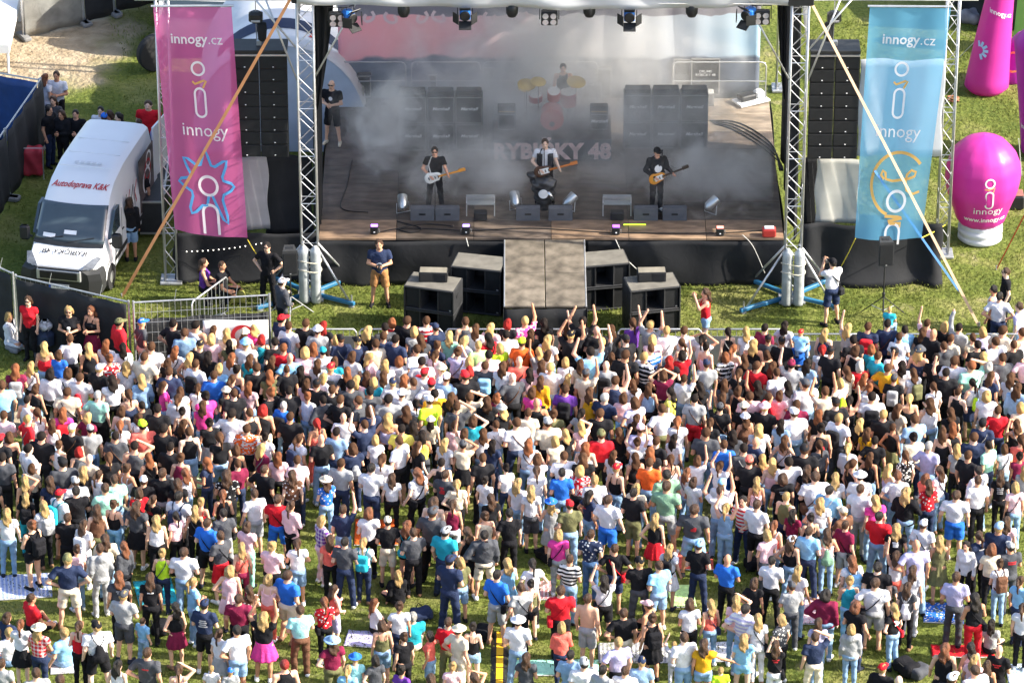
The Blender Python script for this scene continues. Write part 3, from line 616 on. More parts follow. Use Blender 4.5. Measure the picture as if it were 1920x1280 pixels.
# roof canopy, side curtains, backdrop
ROOFM = mat('white_roof_fabric', (.80, .81, .84), .6, var=.05, vscale=1.2, trans=.45, bump=.2, bscale=2)
rf = thing('stage_canopy', 'white fabric stage roof with a wavy front edge', 'stage roof', (ox, 0, 0)); rw = (XR-XL)/2+.35
yF = gL.y-.35
def fascia(u, v):
    x = -rw+2*rw*u; zb = 8.12-.16*math.sin(math.pi*u)-.012*math.sin(26*u)+.03*math.sin(5*u); return (x, yF-.05*math.sin(40*u+6*v)*(1-v)-.03*math.sin(13*u+9*v)-.25*math.sin(math.pi*v)*.25, zb+(9.1-zb)*v)
MB().sheet(fascia, 120, 8, (0, .012, 0)).build('front_fascia', ROOFM, rf, smooth=True)
MB().sheet(lambda u, v: (-rw+2*rw*u, yF+(DEP+.9-yF)*v, 9.1+1.1*math.sin(math.pi*min(1, v*1.0))*(.6+.4*math.sin(math.pi*u))-1.6*v), 16, 12, (0, 0, .012)).build('roof_sheet', ROOFM, rf, smooth=True)
for s_ in (-1, 1): MB().sheet(lambda u, v, s_=s_: (s_*rw, yF+(DEP+.9-yF)*u, (7.0 if s_ > 0 else 7.2)+.1*math.sin(5*u)+(9.05+1.1*math.sin(math.pi*u)*.6-1.6*u-7.0)*v), 24, 3, (.012*s_, 0, 0)).build('side_valance', ROOFM, rf, smooth=True)
def curtain(x, y0, y1, z0, z1, label, taper=0.):
    t = thing('side_curtain', label, 'curtain', (x, y0, z0)); MB().sheet(lambda u, v: (.10*math.sin(18*u)*(1-.5*v), (y1-y0)*(u*(1-taper*(1-v))), (z1-z0)*v), 50, 10, (.012, 0, 0)).build('cloth', BLACKCLOTH, t, smooth=True); return t
curtain(XL-.05, .5, 5.6, ZD+.1, 7.4, 'black side curtain hanging beside the crew member on the stage', .75)
curtain(XR+.25, .25, 5.7, ZD-.2, 7.4, 'black side curtain closing the stage on the pale blue side', .1)
def backdrop_mat():
    m, n, l = NT('printed_shaded_backdrop'); out = n.new('ShaderNodeOutputMaterial'); d = n.new('ShaderNodeBsdfDiffuse'); t = n.new('ShaderNodeBsdfTranslucent'); a = n.new('ShaderNodeMixShader'); a.inputs[0].default_value = .55
    tc = n.new('ShaderNodeTexCoord'); sp = n.new('ShaderNodeSeparateXYZ'); l.new(tc.outputs['Object'], sp.inputs[0])
    mr = n.new('ShaderNodeMapRange'); mr.inputs['From Min'].default_value = -5.9; mr.inputs['From Max'].default_value = 5.9; l.new(sp.outputs[0], mr.inputs[0])
    r = n.new('ShaderNodeValToRGB'); e = r.color_ramp.elements; e[0].color = (*lin('#f0bac2'), 1); e[1].color = (*lin('#c9e4f2'), 1)
    for p, c in ((.14, '#efc0c6'), (.32, '#e6cbd0'), (.5, '#e2dcdc'), (.8, '#e4e8ee')): k = e.new(p); k.color = (*lin(c), 1)
    l.new(mr.outputs[0], r.inputs[0])
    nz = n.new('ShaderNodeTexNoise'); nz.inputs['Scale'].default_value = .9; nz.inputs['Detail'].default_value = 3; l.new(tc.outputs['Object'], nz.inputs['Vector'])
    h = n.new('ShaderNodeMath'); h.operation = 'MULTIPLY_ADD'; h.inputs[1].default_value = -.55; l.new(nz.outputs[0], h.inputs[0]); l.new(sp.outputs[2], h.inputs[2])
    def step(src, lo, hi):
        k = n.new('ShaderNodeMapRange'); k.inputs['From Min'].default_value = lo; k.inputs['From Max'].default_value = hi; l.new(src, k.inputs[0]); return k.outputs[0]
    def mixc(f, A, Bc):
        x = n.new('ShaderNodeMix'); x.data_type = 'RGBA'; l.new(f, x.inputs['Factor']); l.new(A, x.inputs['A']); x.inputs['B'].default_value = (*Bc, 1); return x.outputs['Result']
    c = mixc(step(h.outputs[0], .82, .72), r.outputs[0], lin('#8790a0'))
    c = mixc(step(h.outputs[0], 1.98, 2.0), c, lin('#a29ea8'))  # darker upper band: roof shade painted into the cloth colour
    l.new(c, d.inputs[0]); l.new(c, t.inputs[0]); l.new(d.outputs[0], a.inputs[1]); l.new(t.outputs[0], a.inputs[2]); l.new(a.outputs[0], out.inputs[0]); return m
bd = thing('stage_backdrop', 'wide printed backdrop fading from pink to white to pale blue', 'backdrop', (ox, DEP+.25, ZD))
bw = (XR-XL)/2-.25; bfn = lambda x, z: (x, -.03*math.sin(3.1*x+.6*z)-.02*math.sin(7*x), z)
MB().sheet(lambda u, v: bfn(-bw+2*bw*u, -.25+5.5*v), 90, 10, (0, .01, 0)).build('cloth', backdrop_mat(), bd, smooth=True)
CURL = mat('backdrop_script', '#e6cfd3', .8, var=0)
for i, px in enumerate((687, 738, 787, 828, 872, 925, 975)):
    c = V(px, 34, DEP+.2); w_ = .24+.05*(i % 2)
    pts = [(c.x-ox+w_*(1-.12*k)*math.cos(2.2+k*.62)*(1 if i % 2 else -1), c.z-ZD+.20*(1-.07*k)*math.sin(2.2+k*.62)) for k in range(9)]
    mapped('script_stroke', stroke(pts, .085), lambda x, z: Vector(bfn(x, z))+Vector((0, -.02, 0)), CURL, bd)
# rail at the back of the deck
def rail(px0, px1, py, label):
    a, b = V(px0, py, DEP-.15), V(px1, py, DEP-.15); t = thing('guard_rail', label, 'railing', (a.x, DEP-.15, ZD), group='guard rails along the back of the stage'); L = b.x-a.x; h = 1.1
    MB().path([(0, 0, 0), (0, 0, h-.12), (.04, 0, h-.03), (.12, 0, h), (L-.12, 0, h), (L-.04, 0, h-.03), (L, 0, h-.12), (L, 0, 0)], .022, 8).build('frame', STEEL, t, smooth=True)
    MB().tube((0, 0, .55), (L, 0, .55), .018).build('mid_bar', STEEL, t); return t
rail(637, 760, 107, 'steel guard rail at the back of the stage in front of the pink backdrop'); rail(771, 900, 107, 'steel guard rail at the back of the stage behind the table of gear')
rail(1262, 1437, 112, 'steel guard rail at the back of the stage behind the tall flight cases'); rail(905, 1120, 110, 'steel guard rail at the back of the stage behind the drummer')

# ------------------------------------------------------------------ line arrays with hoists
def line_array(px0, px1, pyt, pyb, Y, label, label2):
    a, b = V(px0, pyb, Y), V(px1, pyt, Y); w = b.x-a.x; H = b.z-a.z; t = thing('line_array', label, 'loudspeaker', ((a.x+b.x)/2, Y, a.z), group='hanging loudspeaker arrays'); n = 8; hb = (H-.22)/n; cw = w/2-.006
    me = MB(); ang = 0
    me.rings([[(-cw/2, 0, 0), (cw/2, 0, 0), (cw/2*.86, .62, .03), (-cw/2*.86, .62, .03)], [(-cw/2, -.01, hb-.012), (cw/2, -.01, hb-.012), (cw/2*.86, .62, hb-.02), (-cw/2*.86, .62, hb-.02)]]); m1 = me.mesh('speaker_box', BLACKM)
    g1 = MB().bbox((0, -.012, hb/2), (cw*.94, .02, hb*.86), .008).mesh('grille', GRILLE); b1 = MB().bbox((0, -.026, .055), (.035, .01, .022), .004).mesh('badge', LETTER_W)
    for c in (-1, 1):
        for k in range(n):
            bx = link('speaker_box', m1, t, loc=(c*(cw/2+.004), .012*math.sin(k*.4), k*hb)); link('grille', g1, bx); link('badge', b1, bx)
    MB().bbox((0, .3, H-.10), (w, .7, .10), .01).build('flying_frame', BLACKM, t); MB().bbox((0, -.02, H-.19), (w*.98, .03, .05), .005).build('frame_bar', ALU, t)
    MB().bbox((0, .3, H), (.12, .12, .14), .01).build('hoist_hook', STEEL, t)
    hz = V((px0+px1)/2+(2 if px0 > 900 else -8), 40, Y).z; h = thing('chain_hoist', label2, 'chain hoist', (t.location.x-.05, Y+.1, hz-.35))
    MB().bbox((0, 0, .42), (.34, .26, .30), .06).build('motor_body', BLACKP, h); MB().bbox((.0, -.14, .36), (.22, .02, .06), .008).build('name_plate', mat('name_plate', (.4, .4, .42)), h)
    MB().lathe([(.05, -.25), (.10, -.2), (.12, .05), (.11, .22), (.04, .24)], 14, (-.12 if px0 > 900 else .14, .06, 0)).build('chain_bag', BLACKCLOTH, h, smooth=True)
    MB().tube((0, 0, .5), (0, 0, 8.0-hz+.35), .012, 6).build('chain', STEEL, h); MB().tube((0, .0, .3), (0, .2, -.28), .012, 6).build('lower_chain', STEEL, h)
line_array(437, 538, 90, 294, -.3, 'black line array of stacked loudspeakers hanging beside the pink banner', 'black chain hoist above the loudspeakers beside the pink banner')
line_array(1513, 1614, 91, 298, -.3, 'black line array of stacked loudspeakers hanging beside the light blue banner', 'black chain hoist above the loudspeakers beside the light blue banner')

# ------------------------------------------------------------------ wing drapes and grey sheets
def drape(name, label, px0, px1, pyt, pyb, Y, m=BLACKCLOTH, amp=.06, fr=4.5, puddle=0.):
    a, b = V(px0, pyb, Y), V(px1, pyt, Y); z0 = max(0.0, a.z); t = thing(name, label, 'drape', (a.x, Y, z0)); L, H = b.x-a.x, b.z-z0
    MB().sheet(lambda u, v: (L*u+.03*math.sin(9*v+u*20), -amp*(1.2-v*.7)*math.sin(fr*L*u+2*math.sin(1.7*u*L))-puddle*(1-v)**4, H*v+.03*math.sin(4*u*L)*v), 70, 12, (0, .012, 0)).build('cloth', m, t, smooth=True); return t
drape('wing_drape', 'black drape along the ground under the pink banner side of the stage', 328, 600, 438, 548, .25, puddle=.15)
drape('wing_drape', 'black drape along the ground under the light blue banner side of stage', 1496, 1768, 420, 533, .25, amp=.10, puddle=.35)
drape('scenery_net', 'dark scenery net hanging between the grey sheet and the stage', 498, 584, 292, 440, .9, amp=.03)
drape('scenery_net', 'dark scenery net hanging between the stage and the grey cloth sheet', 1500, 1532, 296, 425, .9, amp=.03)
def wedge_drape(label, px0, px1, pyt, pyb, Y, left):
    a, b = V(px0, pyb, Y), V(px1, pyt, Y); t = thing('stage_leg_drape', label, 'drape', (a.x, Y, a.z)); L, H = b.x-a.x, b.z-a.z
    MB().sheet(lambda u, v: ((L*u if left else L*(1-u))*(.12+.88*v**.8) if left else L-L*u*(.12+.88*v**.8), .05*math.sin(14*u+3*v), H*v), 20, 14, (0, .012, 0)).build('cloth', BLACKCLOTH, t, smooth=True)
wedge_drape('black drape gathered to a point beside the front tower above the crew member', 592, 626, 6, 205, .6, True); wedge_drape('black drape gathered to a point beside the front tower near the flight cases', 1452, 1477, 6, 190, .6, False)
GREYC = mat('grey_sheet', (.40, .41, .43), .8, var=.1, trans=.25)
drape('cloth_sheet', 'plain light grey cloth sheet hanging beside the pink banner', 448, 501, 296, 430, .45, GREYC, .03)
drape('cloth_sheet', 'white cloth sheet seen pale through the light blue banner', 1606, 1772, 112, 292, 1.2, mat('white_sheet', (.74, .75, .78), .8, var=.06, trans=.35), .05)
drape('cloth_sheet', 'plain off-white cloth sheet hanging beside the light blue banner', 1527, 1612, 298, 419, .45, mat('offwhite_sheet', (.55, .54, .50), .8, var=.1, trans=.25), .03)
fl = thing('fairy_lights', 'string of tiny white lights along the black wing drape', 'string lights', V(340, 470, .1)); a, b = V(340, 470, .1), V(500, 452, .1)
MB().path([Vector((0, 0, 0)).lerp(b-a, i/20)+Vector((0, 0, -.06*math.sin(math.pi*i/20))) for i in range(21)], .005, 4).build('cord', BLACKP, fl)
bm_ = MB().bbox((0, 0, 0), (.025, .025, .025), .006).mesh('bulb', mat('warm_bulb', (1, .95, .85), .4, var=0, emit=1.5))
for i in range(1, 16): link('bulb', bm_, fl, loc=(b-a)*(i/16)+Vector((0, -.02, -.06*math.sin(math.pi*i/16)-.02)))

# ------------------------------------------------------------------ banners with printing
def banner(tl, tr, bl_, br2, col, name, label, kind):
    P = [Vector(p) for p in (tl, tr, bl_, br2)]; o = P[0]; t = thing(name, label, 'banner', o)
    Wd, Hd = 150., 436.
    def fn(x, y, off=0.):                       # x 0..150, y 0..436 downward (design units)
        u, v = x/Wd, y/Hd; top = P[0].lerp(P[1], u); bot = P[2].lerp(P[3], u); p = top.lerp(bot, v)-o
        wv = .035*math.sin(5.5*u+3*v)*min(1, v*3+.2)+.02*math.sin(13*u+2*v)*(1-v*.5)+(.10*math.sin(math.pi*v)*math.sin(2.5*u+1) if kind == 'b' else 0)
        return p+Vector((0, wv-off, -.05*math.sin(math.pi*u)*v))
    MB().sheet(lambda u, v: fn(u*Wd, Hd*(1-v)), 30, 60).build('cloth', col, t, smooth=True)
    MB().tube(P[0]-o+Vector((-.05, 0, .03)), P[1]-o+Vector((.05, 0, .03)), .03).build('top_bar', ALU, t)
    put = lambda nm, fl_, cx, cy, m, sc=1.: mapped(nm, ([(cx+x*sc, cy-y*sc) for x, y in fl_[0]], fl_[1]), lambda x, y: fn(x, y, .02), m, t)
    ww = mat('banner_white', (.88, .86, .88), .7, var=0, trans=.3); sh = 6 if kind == 'a' else 0
    put('lettering', text_flat('innogy', 27, bold=True), 63, 60, ww); put('lettering', text_flat('.cz', 27), 114, 60, ww)
    lx, ly = (76, 150) if kind == 'a' else (70, 150)
    put('logo_ring', stroke(circ(0, 0, 12), 4.2, True), lx, ly-35, ww)
    put('logo_squiggle', stroke([(-13, 3), (-8, -2), (2, 2), (9, 5), (14, 4), (10, -3), (7, -9)], 4), lx, ly-8, mat('banner_gold', '#e8b86a', .7, var=0, trans=.3))
    put('logo_pill', stroke(pill(0, 0, 20, 54), 4.2, True), lx, ly+29, ww); put('lettering', text_flat('innogy', 35), lx+4, ly+82, ww)
    if kind == 'a':
        pts = []
        for a, r in ((-86, 20), (-96, 38), (-112, 42), (-122, 62), (-128, 72), (-136, 66), (-150, 44), (-162, 42), (-175, 58), (178, 70), (172, 64), (163, 46), (152, 44), (142, 62), (137, 74), (131, 66), (120, 44), (108, 42), (96, 58), (90, 72), (84, 58), (72, 42), (60, 44), (49, 64), (44, 72), (38, 62), (26, 43), (16, 42), (6, 60), (0, 66), (-8, 58), (-22, 42), (-36, 44), (-52, 72), (-58, 84), (-62, 72), (-62, 34), (-60, 20)): pts.append((r*.82*math.cos(R(a)), r*math.sin(R(a))))
        put('logo_star', stroke(pts, 5.5), 76, 338, mat('banner_blue', '#5fb2ea', .7, var=0, trans=.3)); put('logo_ring', stroke(circ(0, 0, 18), 5.5, True), 78, 338, ww)
        put('logo_arch', stroke([(-15, -52)]+[(-15, -20)]+circ(0, -10, 15, 10, a0=math.pi, a1=0, closed=False)+[(15, -20), (15, -52)], 5.5), 78, 380, ww)
    else:
        g = mat('banner_gold', '#e8b86a'); put('logo_bulb', stroke(circ(0, 0, 56, 22, ry=60, a0=-1.9, a1=-5.6, closed=False), 6), 84, 330, g)
        put('logo_filament', stroke([(-26, 12), (-33, 20), (-30, 28), (-24, 24), (-22, 12), (-8, 9), (14, 12), (27, 14), (38, 18), (40, 26), (30, 30), (22, 22), (20, 8), (24, -8), (38, -16), (52, -12)], 5), 80, 333, g)
        put('logo_ring', stroke(circ(0, 0, 19), 5.5, True), 84, 362, ww); put('logo_squiggle', stroke([(-22, 8), (8, 6), (16, 4), (-14, -2), (-10, -6), (14, -6), (12, -14)], 6), 84, 398, g)
        put('logo_arch', stroke([(-15, -30)]+circ(0, -6, 15, 10, a0=math.pi, a1=0, closed=False)+[(15, -30)], 5), 82, 414, ww)
    return t
PINK = mesh_banner('pink_mesh_print', '#e873ae', .30); LBLUE = mesh_banner('blue_mesh_print', '#7cc8f0', .36)
banner(V(287, 14, -.45), V(434, 13, -.45), V(328, 430, -.5), V(464, 447, -.5), PINK, 'pink_banner', 'pink mesh banner with white lettering, a blue star and a ring', 'a')
banner(V(1631, 14, -.45), V(1783, 15, -.45), V(1603, 446, -.5), V(1728, 447, -.5), LBLUE, 'light_blue_banner', 'light blue mesh banner with white lettering and an orange bulb outline', 'b')

# ------------------------------------------------------------------ ratchet straps and ropes
def strap(name, label, a, b, col, w=.05, sag=0.):
    a, b = Vector(a), Vector(b); t = thing(name, label, 'strap', b); d = (a-b); s_ = d.cross(Vector((0, -1, .5))).normalized()*w/2
    mb = MB(); n = 12; mb.rings([[tuple(d*i/n+q+Vector((0, 0, -sag*math.sin(math.pi*i/n)))) for q in (s_+Vector((0, .004, 0)), -s_+Vector((0, .004, 0)), -s_-Vector((0, .004, 0)), s_-Vector((0, .004, 0)))] for i in range(n+1)])
    mb.build('webbing', col, t); MB().tube((0, 0, .12), (0, 0, -.05), .02).build('stake', STEEL, t); return t
ORG = mat('orange_webbing', '#e8a06a', .8); strap('ratchet_strap', 'long orange strap running from the tower across the pink banner to the lawn', V(546, -4, -.9), G(228, 558), ORG, .075)
strap('ratchet_strap', 'long pale orange strap running across the light blue banner down to the lawn', V(1521, 5, -.9), G(1836, 612), mat('pale_webbing', '#e6c3a2', .8), .065)
strap('ratchet_strap', 'blue and white strap under the light blue banner running to the grass', V(1640, 320, -.45), G(1800, 548), mat('blue_webbing', '#5a8fd0', .8), .05)
strap('ratchet_strap', 'thin red guy strap tied down at the far edge by the inflatables', V(1925, 395, .6), G(1868, 506), mat('red_webbing', '#c4512e', .8), .03)
YR = mat('yellow_rope', '#cdbb3f', .8)
for lb, a, b in (('thin yellow rope tied to the lower corner of the pink banner', V(464, 449, -.5), V(482, 478, -.2)), ('thin yellow rope from the light blue banner down to the drape', V(1604, 447, -.5), V(1578, 498, -.2)), ('thin yellow rope from the light blue banner to the slim tower', V(1728, 446, -.5), V(1772, 422, .8))):
    t = thing('rope', lb, 'rope', a); MB().path([(0, 0, 0), (b-a)*.5+Vector((0, 0, -.02)), b-a], .012, 5).build('cord', YR, t)

# ------------------------------------------------------------------ lamps on the front beam
def blinder(px, py):
    p = V(px, py, gL.y-.25); t = thing('blinder_lamp', f'black four-cell blinder lamp on the roof truss, {"leftmost" if px<700 else "rightmost" if px>1300 else "middle"} of three', 'stage lamp', p, group='blinder lamps under the stage roof')
    MB().bbox((0, 0, 0), (.40, .18, .36), .02).build('housing', BLACKP, t)
    c = MB().lathe([(.02, 0), (.065, .015), (.075, .03)], 12).mesh('lamp_cell', mat('lamp_reflector', (.62, .64, .66), .2, .6))
    for i in (-1, 1):
        for j in (-1, 1): link('lamp_cell', c, t, loc=(i*.095, -.095, j*.08), rot=(math.pi/2, 0, 0))
    MB().path([(-.23, 0, -.05), (-.23, 0, .3), (.23, 0, .3), (.23, 0, -.05)], .014, 5).build('yoke', BLACKM, t); MB().tube((0, 0, .3), (0, .05, .5), .02).build('clamp', STEEL, t)
for px in ((632, 36), (1030, 33), (1428, 32)): blinder(*px)
LBL = mat('lamp_blue', '#2f74c8', .4)
def fresnel(px, py, turn, which):
    p = V(px, py, gL.y-.3); t = thing('fresnel_lamp', f'blue fresnel stage lamp with black barn doors, {which}', 'stage lamp', p, turn, group='fresnel lamps under the stage roof')
    MB().bbox((0, .05, .05), (.26, .30, .34), .05).build('housing', LBL, t); MB().lathe([(.12, 0), (.13, .05), (.11, .06)], 16).build('lens_ring', BLACKP, t, loc=(0, -.1, .05), rot=(math.pi/2, 0, 0))
    for k, (c, d, rz, rx) in enumerate((((-.22, -.2, .02), (.02, .24, .26), .6, 0), ((.22, -.2, .02), (.02, .24, .26), -.6, 0), ((0, -.2, -.17), (.30, .24, .02), 0, .6), ((0, -.2, .26), (.26, .2, .02), 0, -.7))): MB().box(c, d, rz, rx).build('barn_door', BLACKM, t)
    MB().path([(-.18, .05, .0), (-.18, .05, .3), (.18, .05, .3), (.18, .05, .0)], .014, 5).build('yoke', BLACKM, t); MB().tube((0, .05, .3), (0, .05, .5), .02).build('clamp', STEEL, t)
for q in ((655, 36, .7, 'outermost above the crew member'), (872, 30, .0, 'above the smoky cabinet wall'), (1180, 33, .0, 'above the clear cabinet wall'), (1404, 31, -.7, 'outermost near the flight cases')): fresnel(*q)
for px, w_ in ((757, 'first from the pink side'), (960, 'second from the pink side'), (1105, 'third from the pink side'), (1297, 'last before the pale blue end')):
    p = V(px, 20, gL.y-.2); t = thing('wash_lamp', f'round black wash lamp hanging under the roof edge, {w_}', 'stage lamp', p, group='round lamps under the stage roof')
    MB().lathe([(.03, -.17), (.10, -.15), (.145, -.06), (.15, .06), (.13, .16), (.05, .2)], 18).build('housing', BLACKP, t, smooth=True); MB().tube((0, 0, .18), (0, .03, .5), .02).build('clamp', STEEL, t)

# ------------------------------------------------------------------ gear on stage
CASE = mat('flight_case', (.035, .037, .04), .5, var=.2); TRIM = mat('case_trim', (.55, .56, .57), .35, .7)
def cabinet(t, c, d, logo=None, trim=.02):
    b = MB().bbox((c[0], c[1]+d[1]/2, c[2]+d[2]/2), d, .012).build('cabinet', BLACKP, t)
    MB().bbox((c[0], c[1]-.004, c[2]+d[2]/2), (d[0]-.07, .012, d[2]-.07), .004).build('grille', GRILLE, b)
    for e in ((-1, 0), (1, 0), (0, -1), (0, 1)):
        MB().box((c[0]+e[0]*(d[0]/2-.022), c[1]-.004, c[2]+d[2]/2+e[1]*(d[2]/2-.022)), ((.012 if e[0] else d[0]-.05), .01, (.012 if e[1] else d[2]-.05))).build('piping', mat('piping', (.35, .36, .36), .6), b)
    if logo: mapped('logo', text_flat(logo, .13, bold=True, shear=.3), lambda x, y: (c[0]+x, c[1]-.014, c[2]+d[2]*.56+y), LETTER_W, b)
    return b
for px0, px1, py, lb in ((748, 906, 283, 'wall of six black guitar cabinets in smoke on the pink side'), (1168, 1327, 279, 'wall of six black guitar cabinets on the pale blue side')):
    a, b = G(px0, py, ZD), G(px1, py, ZD); w = (b.x-a.x)/3; t = thing('cabinet_wall', lb, 'amplifier', (a.x, a.y, ZD), group='walls of guitar cabinets')
    for i in range(3):
        for j in range(2): cabinet(t, (w*(i+.5), 0, j*.77), (w-.015, .42, .76), 'Marshall')
    for i in range(3): MB().bbox((w*(i+.5), .2, 1.54+.06), (w-.08, .30, .12), .015).build('amplifier_head', BLACKP, t)
rz_ = G(1035, 302, ZD); rs = thing('drum_riser', 'drum riser with a dark front panel reading the band name', 'drum riser', (rz_.x, rz_.y, ZD)); rw2 = 1.52; rh = .62
MB().bbox((0, 1.0, rh/2), (rw2*2, 2.0, rh), .01).build('platform', mat('riser_carpet', (.05, .045, .045), .9, var=.3), rs); MB().bbox((0, -.02, rh/2), (rw2*2-.05, .02, rh-.04), .004).build('front_panel', mat('riser_panel', (.055, .06, .07), .7, var=.3, vscale=1), rs)
mapped('lettering', text_flat('RYBIČKY 48', .70, bold=.05, spacing=1.02), lambda x, y: (x*.80, -.038, rh*.44+y*.86), mat('riser_letters', '#dcbdb8', .7, var=.3, vscale=4), rs)
dk = thing('drum_kit', 'red drum kit with cymbals standing on the riser', 'drum kit', (rz_.x, rz_.y+.55, ZD+rh)); RED = mat('drum_red', (.42, .03, .03), .3, var=.1); HEAD = mat('drum_head', (.66, .63, .60), .5); BRASS = mat('cymbal', (.55, .42, .18), .3, .8)
def drum(name, c, r, h, rot, parent=dk):
    o = MB().lathe([(r*.9, 0), (r, .01), (r, h), (r*.9, h+.01)], 24).build(name, RED, parent, loc=c, rot=rot); smooth_by_angle(o); MB().lathe([(.01, 0), (r*.93, .002), (r*.93, .012), (.01, .014)], 24).build('drum_head', HEAD, o, loc=(0, 0, h+.012)); return o
bdm = drum('bass_drum', (0, .45, .30), .29, .45, (math.pi/2, 0, 0)); MB().lathe([(.26, 0), (.30, .005), (.30, .05), (.26, .055)], 28).build('hoop', RED, bdm, loc=(0, 0, .43)); MB().lathe([(.0, 0), (.07, .001), (.07, .01)], 14).build('port', BLACKP, bdm, loc=(.0, -.12, .478))
mapped('emblem', stroke([(-.08, -.02), (-.02, .03), (0, .12), (.02, .02), (.08, .03), (.07, -.06), (-.06, -.08)], .06), lambda x, y: (x, y, .48), LETTER_W, bdm)
for c, r, h, rot in (((.05, .45, .68), .17, .25, (.35, 0, 0)), ((.42, .7, .4), .22, .35, (.1, 0, 0)), ((-.42, .75, .48), .18, .16, (.1, 0, 0))): drum('tom', c, r, h, rot)
for x, y, z, r in ((-.65, .5, 1.05, .24), (.62, .55, 1.1, .25), (-.35, .35, 1.2, .2), (-.7, .95, .75, .18)):
    cyb = MB().tube((x, y, 0), (x, y, z+.03), .012, 6); cyb = cyb.build('cymbal_stand', CHROME, dk); MB().lathe([(.01, .03), (.06, .02), (r, 0), (r, .004), (.05, .03)], 20).build('cymbal', BRASS, cyb, loc=(x, y, z), rot=(.25, .1, 0))
    for k in range(3): MB().tube((x, y, .3), (x+.25*math.cos(k*2.1), y+.25*math.sin(k*2.1), 0), .009, 5).build('stand_leg', CHROME, cyb)
for px, py, lb, l2 in ((950, 244, 'small black combo amplifier on the riser beside the cymbals', None), (1123, 244, 'small guitar amplifier stack with white lettering beside the drum kit', 'Marshall')):
    g = G(px, py, ZD+rh); t = thing('combo_amplifier', lb, 'amplifier', (g.x, g.y, ZD+rh)); cabinet(t, (0, 0, 0), (.46, .30, .46), l2); MB().bbox((0, .14, .56), (.46, .22, .19), .015).build('amplifier_head', BLACKP, t); MB().box((0, .025, .51), (.4, .01, .035)).build('control_panel', mat('gold_panel', (.45, .33, .15), .4, .5), t)
def case(px, py, d, lb, z=ZD, txt=None, m=CASE):
    g = G(px, py, z); t = thing('flight_case', lb, 'flight case', (g.x, g.y, z), group='flight cases on stage'); MB().bbox((0, d[1]/2, d[2]/2), d, .015).build('shell', m, t); x, y, zz = d[0]/2, d[1], d[2]
    for sx in (-1, 1): MB().box((sx*(x-.01), -.004, zz/2), (.035, .02, zz)).build('edge_trim', TRIM, t)
    for k in (0, 1): MB().box((0, -.004, k*(zz-.03)+.015), (d[0], .02, .035)).build('edge_trim', TRIM, t)
    if txt: mapped('lettering', text_flat(txt, .10, bold=True), lambda X, Y: (X, -.012, zz*.6+Y), LETTER_W, t)
    return t
case(1282, 176, (.55, .5, 1.0), 'tall black flight case by the rail behind the cabinet wall'); case(1322, 178, (.75, .6, 1.05), 'large black flight case with white lettering behind the cabinets', txt='DRUMS\nRYBIČKY 48'); case(1131, 181, (.42, .5, .80), 'upright black case with pale edges behind the drummer')
case(1322, 199, (.45, .3, .36), 'small grey case on the deck behind the cabinets', m=mat('grey_case', (.42, .42, .40), .6)); case(683, 182, (.36, .45, .62), 'black case standing at the foot of the pink backdrop')
case(800, 176, (.55, .5, .55), 'low dark case stack behind the smoky cabinet wall'); case(860, 174, (.95, .5, .62), 'long dark case with gear on top behind the smoky cabinets'); case(1110, 186, (.5, .4, .42), 'dark case on the deck beside the drummer'); case(915, 178, (.30, .5, .78), 'narrow dark case with a pale side by the drum riser')
g = G(1408, 192, ZD); t = thing('pallet_trolley', 'white trolley with coiled cables lying at the back corner of the deck', 'trolley', (g.x, g.y, ZD), .5); MB().bbox((0, 0, .06), (.9, .5, .06), .01).build('tray', WHITEP, t); MB().bbox((-.1, .05, .17), (.45, .3, .16), .03).build('box', BLACKP, t); MB().bbox((.25, .02, .2), (.25, .25, .22), .05).build('roll', WHITEP, t)
g = G(655, 190, ZD); t = thing('wrapped_bundle', 'bundle wrapped in clear plastic lying behind the crew member', 'bundle', (g.x, g.y, ZD)); Vv, Q = nets(lambda P: ell(P, (0, .1, .22), (.42, .35, .25))+.05*np.sin(9*P[:, 0]+3)*np.sin(11*P[:, 2])+.03*np.sin(17*P[:, 1]), (-.6, -.5, -.05), (.6, .6, .6), .05); link('wrap', np_mesh('wrap', Vv, Q, mat('plastic_wrap', (.35, .36, .35), .2, var=.5, vscale=5)), t)
MB().bbox((.3, -.25, .06), (.3, .1, .1), .02, rz=.5).build('foot_strap', WHITEP, t)
# floor wedges, lamps, LED lights, cables
WEDGE = mat('wedge_grey', (.09, .095, .11), .6, var=.2)
def wedge(px, py, lb):
    g = G(px, py, ZD); t = thing('stage_monitor', lb, 'monitor speaker', (g.x, g.y, ZD), group='wedge monitors along the stage front'); w = .30
    MB().rings([[(-w, 0, 0), (-w, 0, .34), (-w, .16, .36), (-w, .48, .08), (-w, .48, 0)], [(w, 0, 0), (w, 0, .34), (w, .16, .36), (w, .48, .08), (w, .48, 0)]]).build('enclosure', WEDGE, t)
    MB().bbox((0, .33, .225), (.54, .40, .012), .004, rx=-.72).build('grille', GRILLE, t); MB().bbox((0, -.006, .18), (.16, .01, .05), .004).build('handle', BLACKP, t)
for px, w_ in ((792, 'before the white-guitar player, nearer the pink banner'), (839, 'before the white-guitar player, nearer the singer'), (990, 'in front of the singer, pink banner side of the pair'), (1051, 'in front of the singer, blue banner side of the pair'), (1211, 'before the yellow-guitar player, nearer the catwalk'), (1265, 'before the yellow-guitar player, farther from the catwalk')): wedge(px, 414, f'grey wedge monitor {w_}')
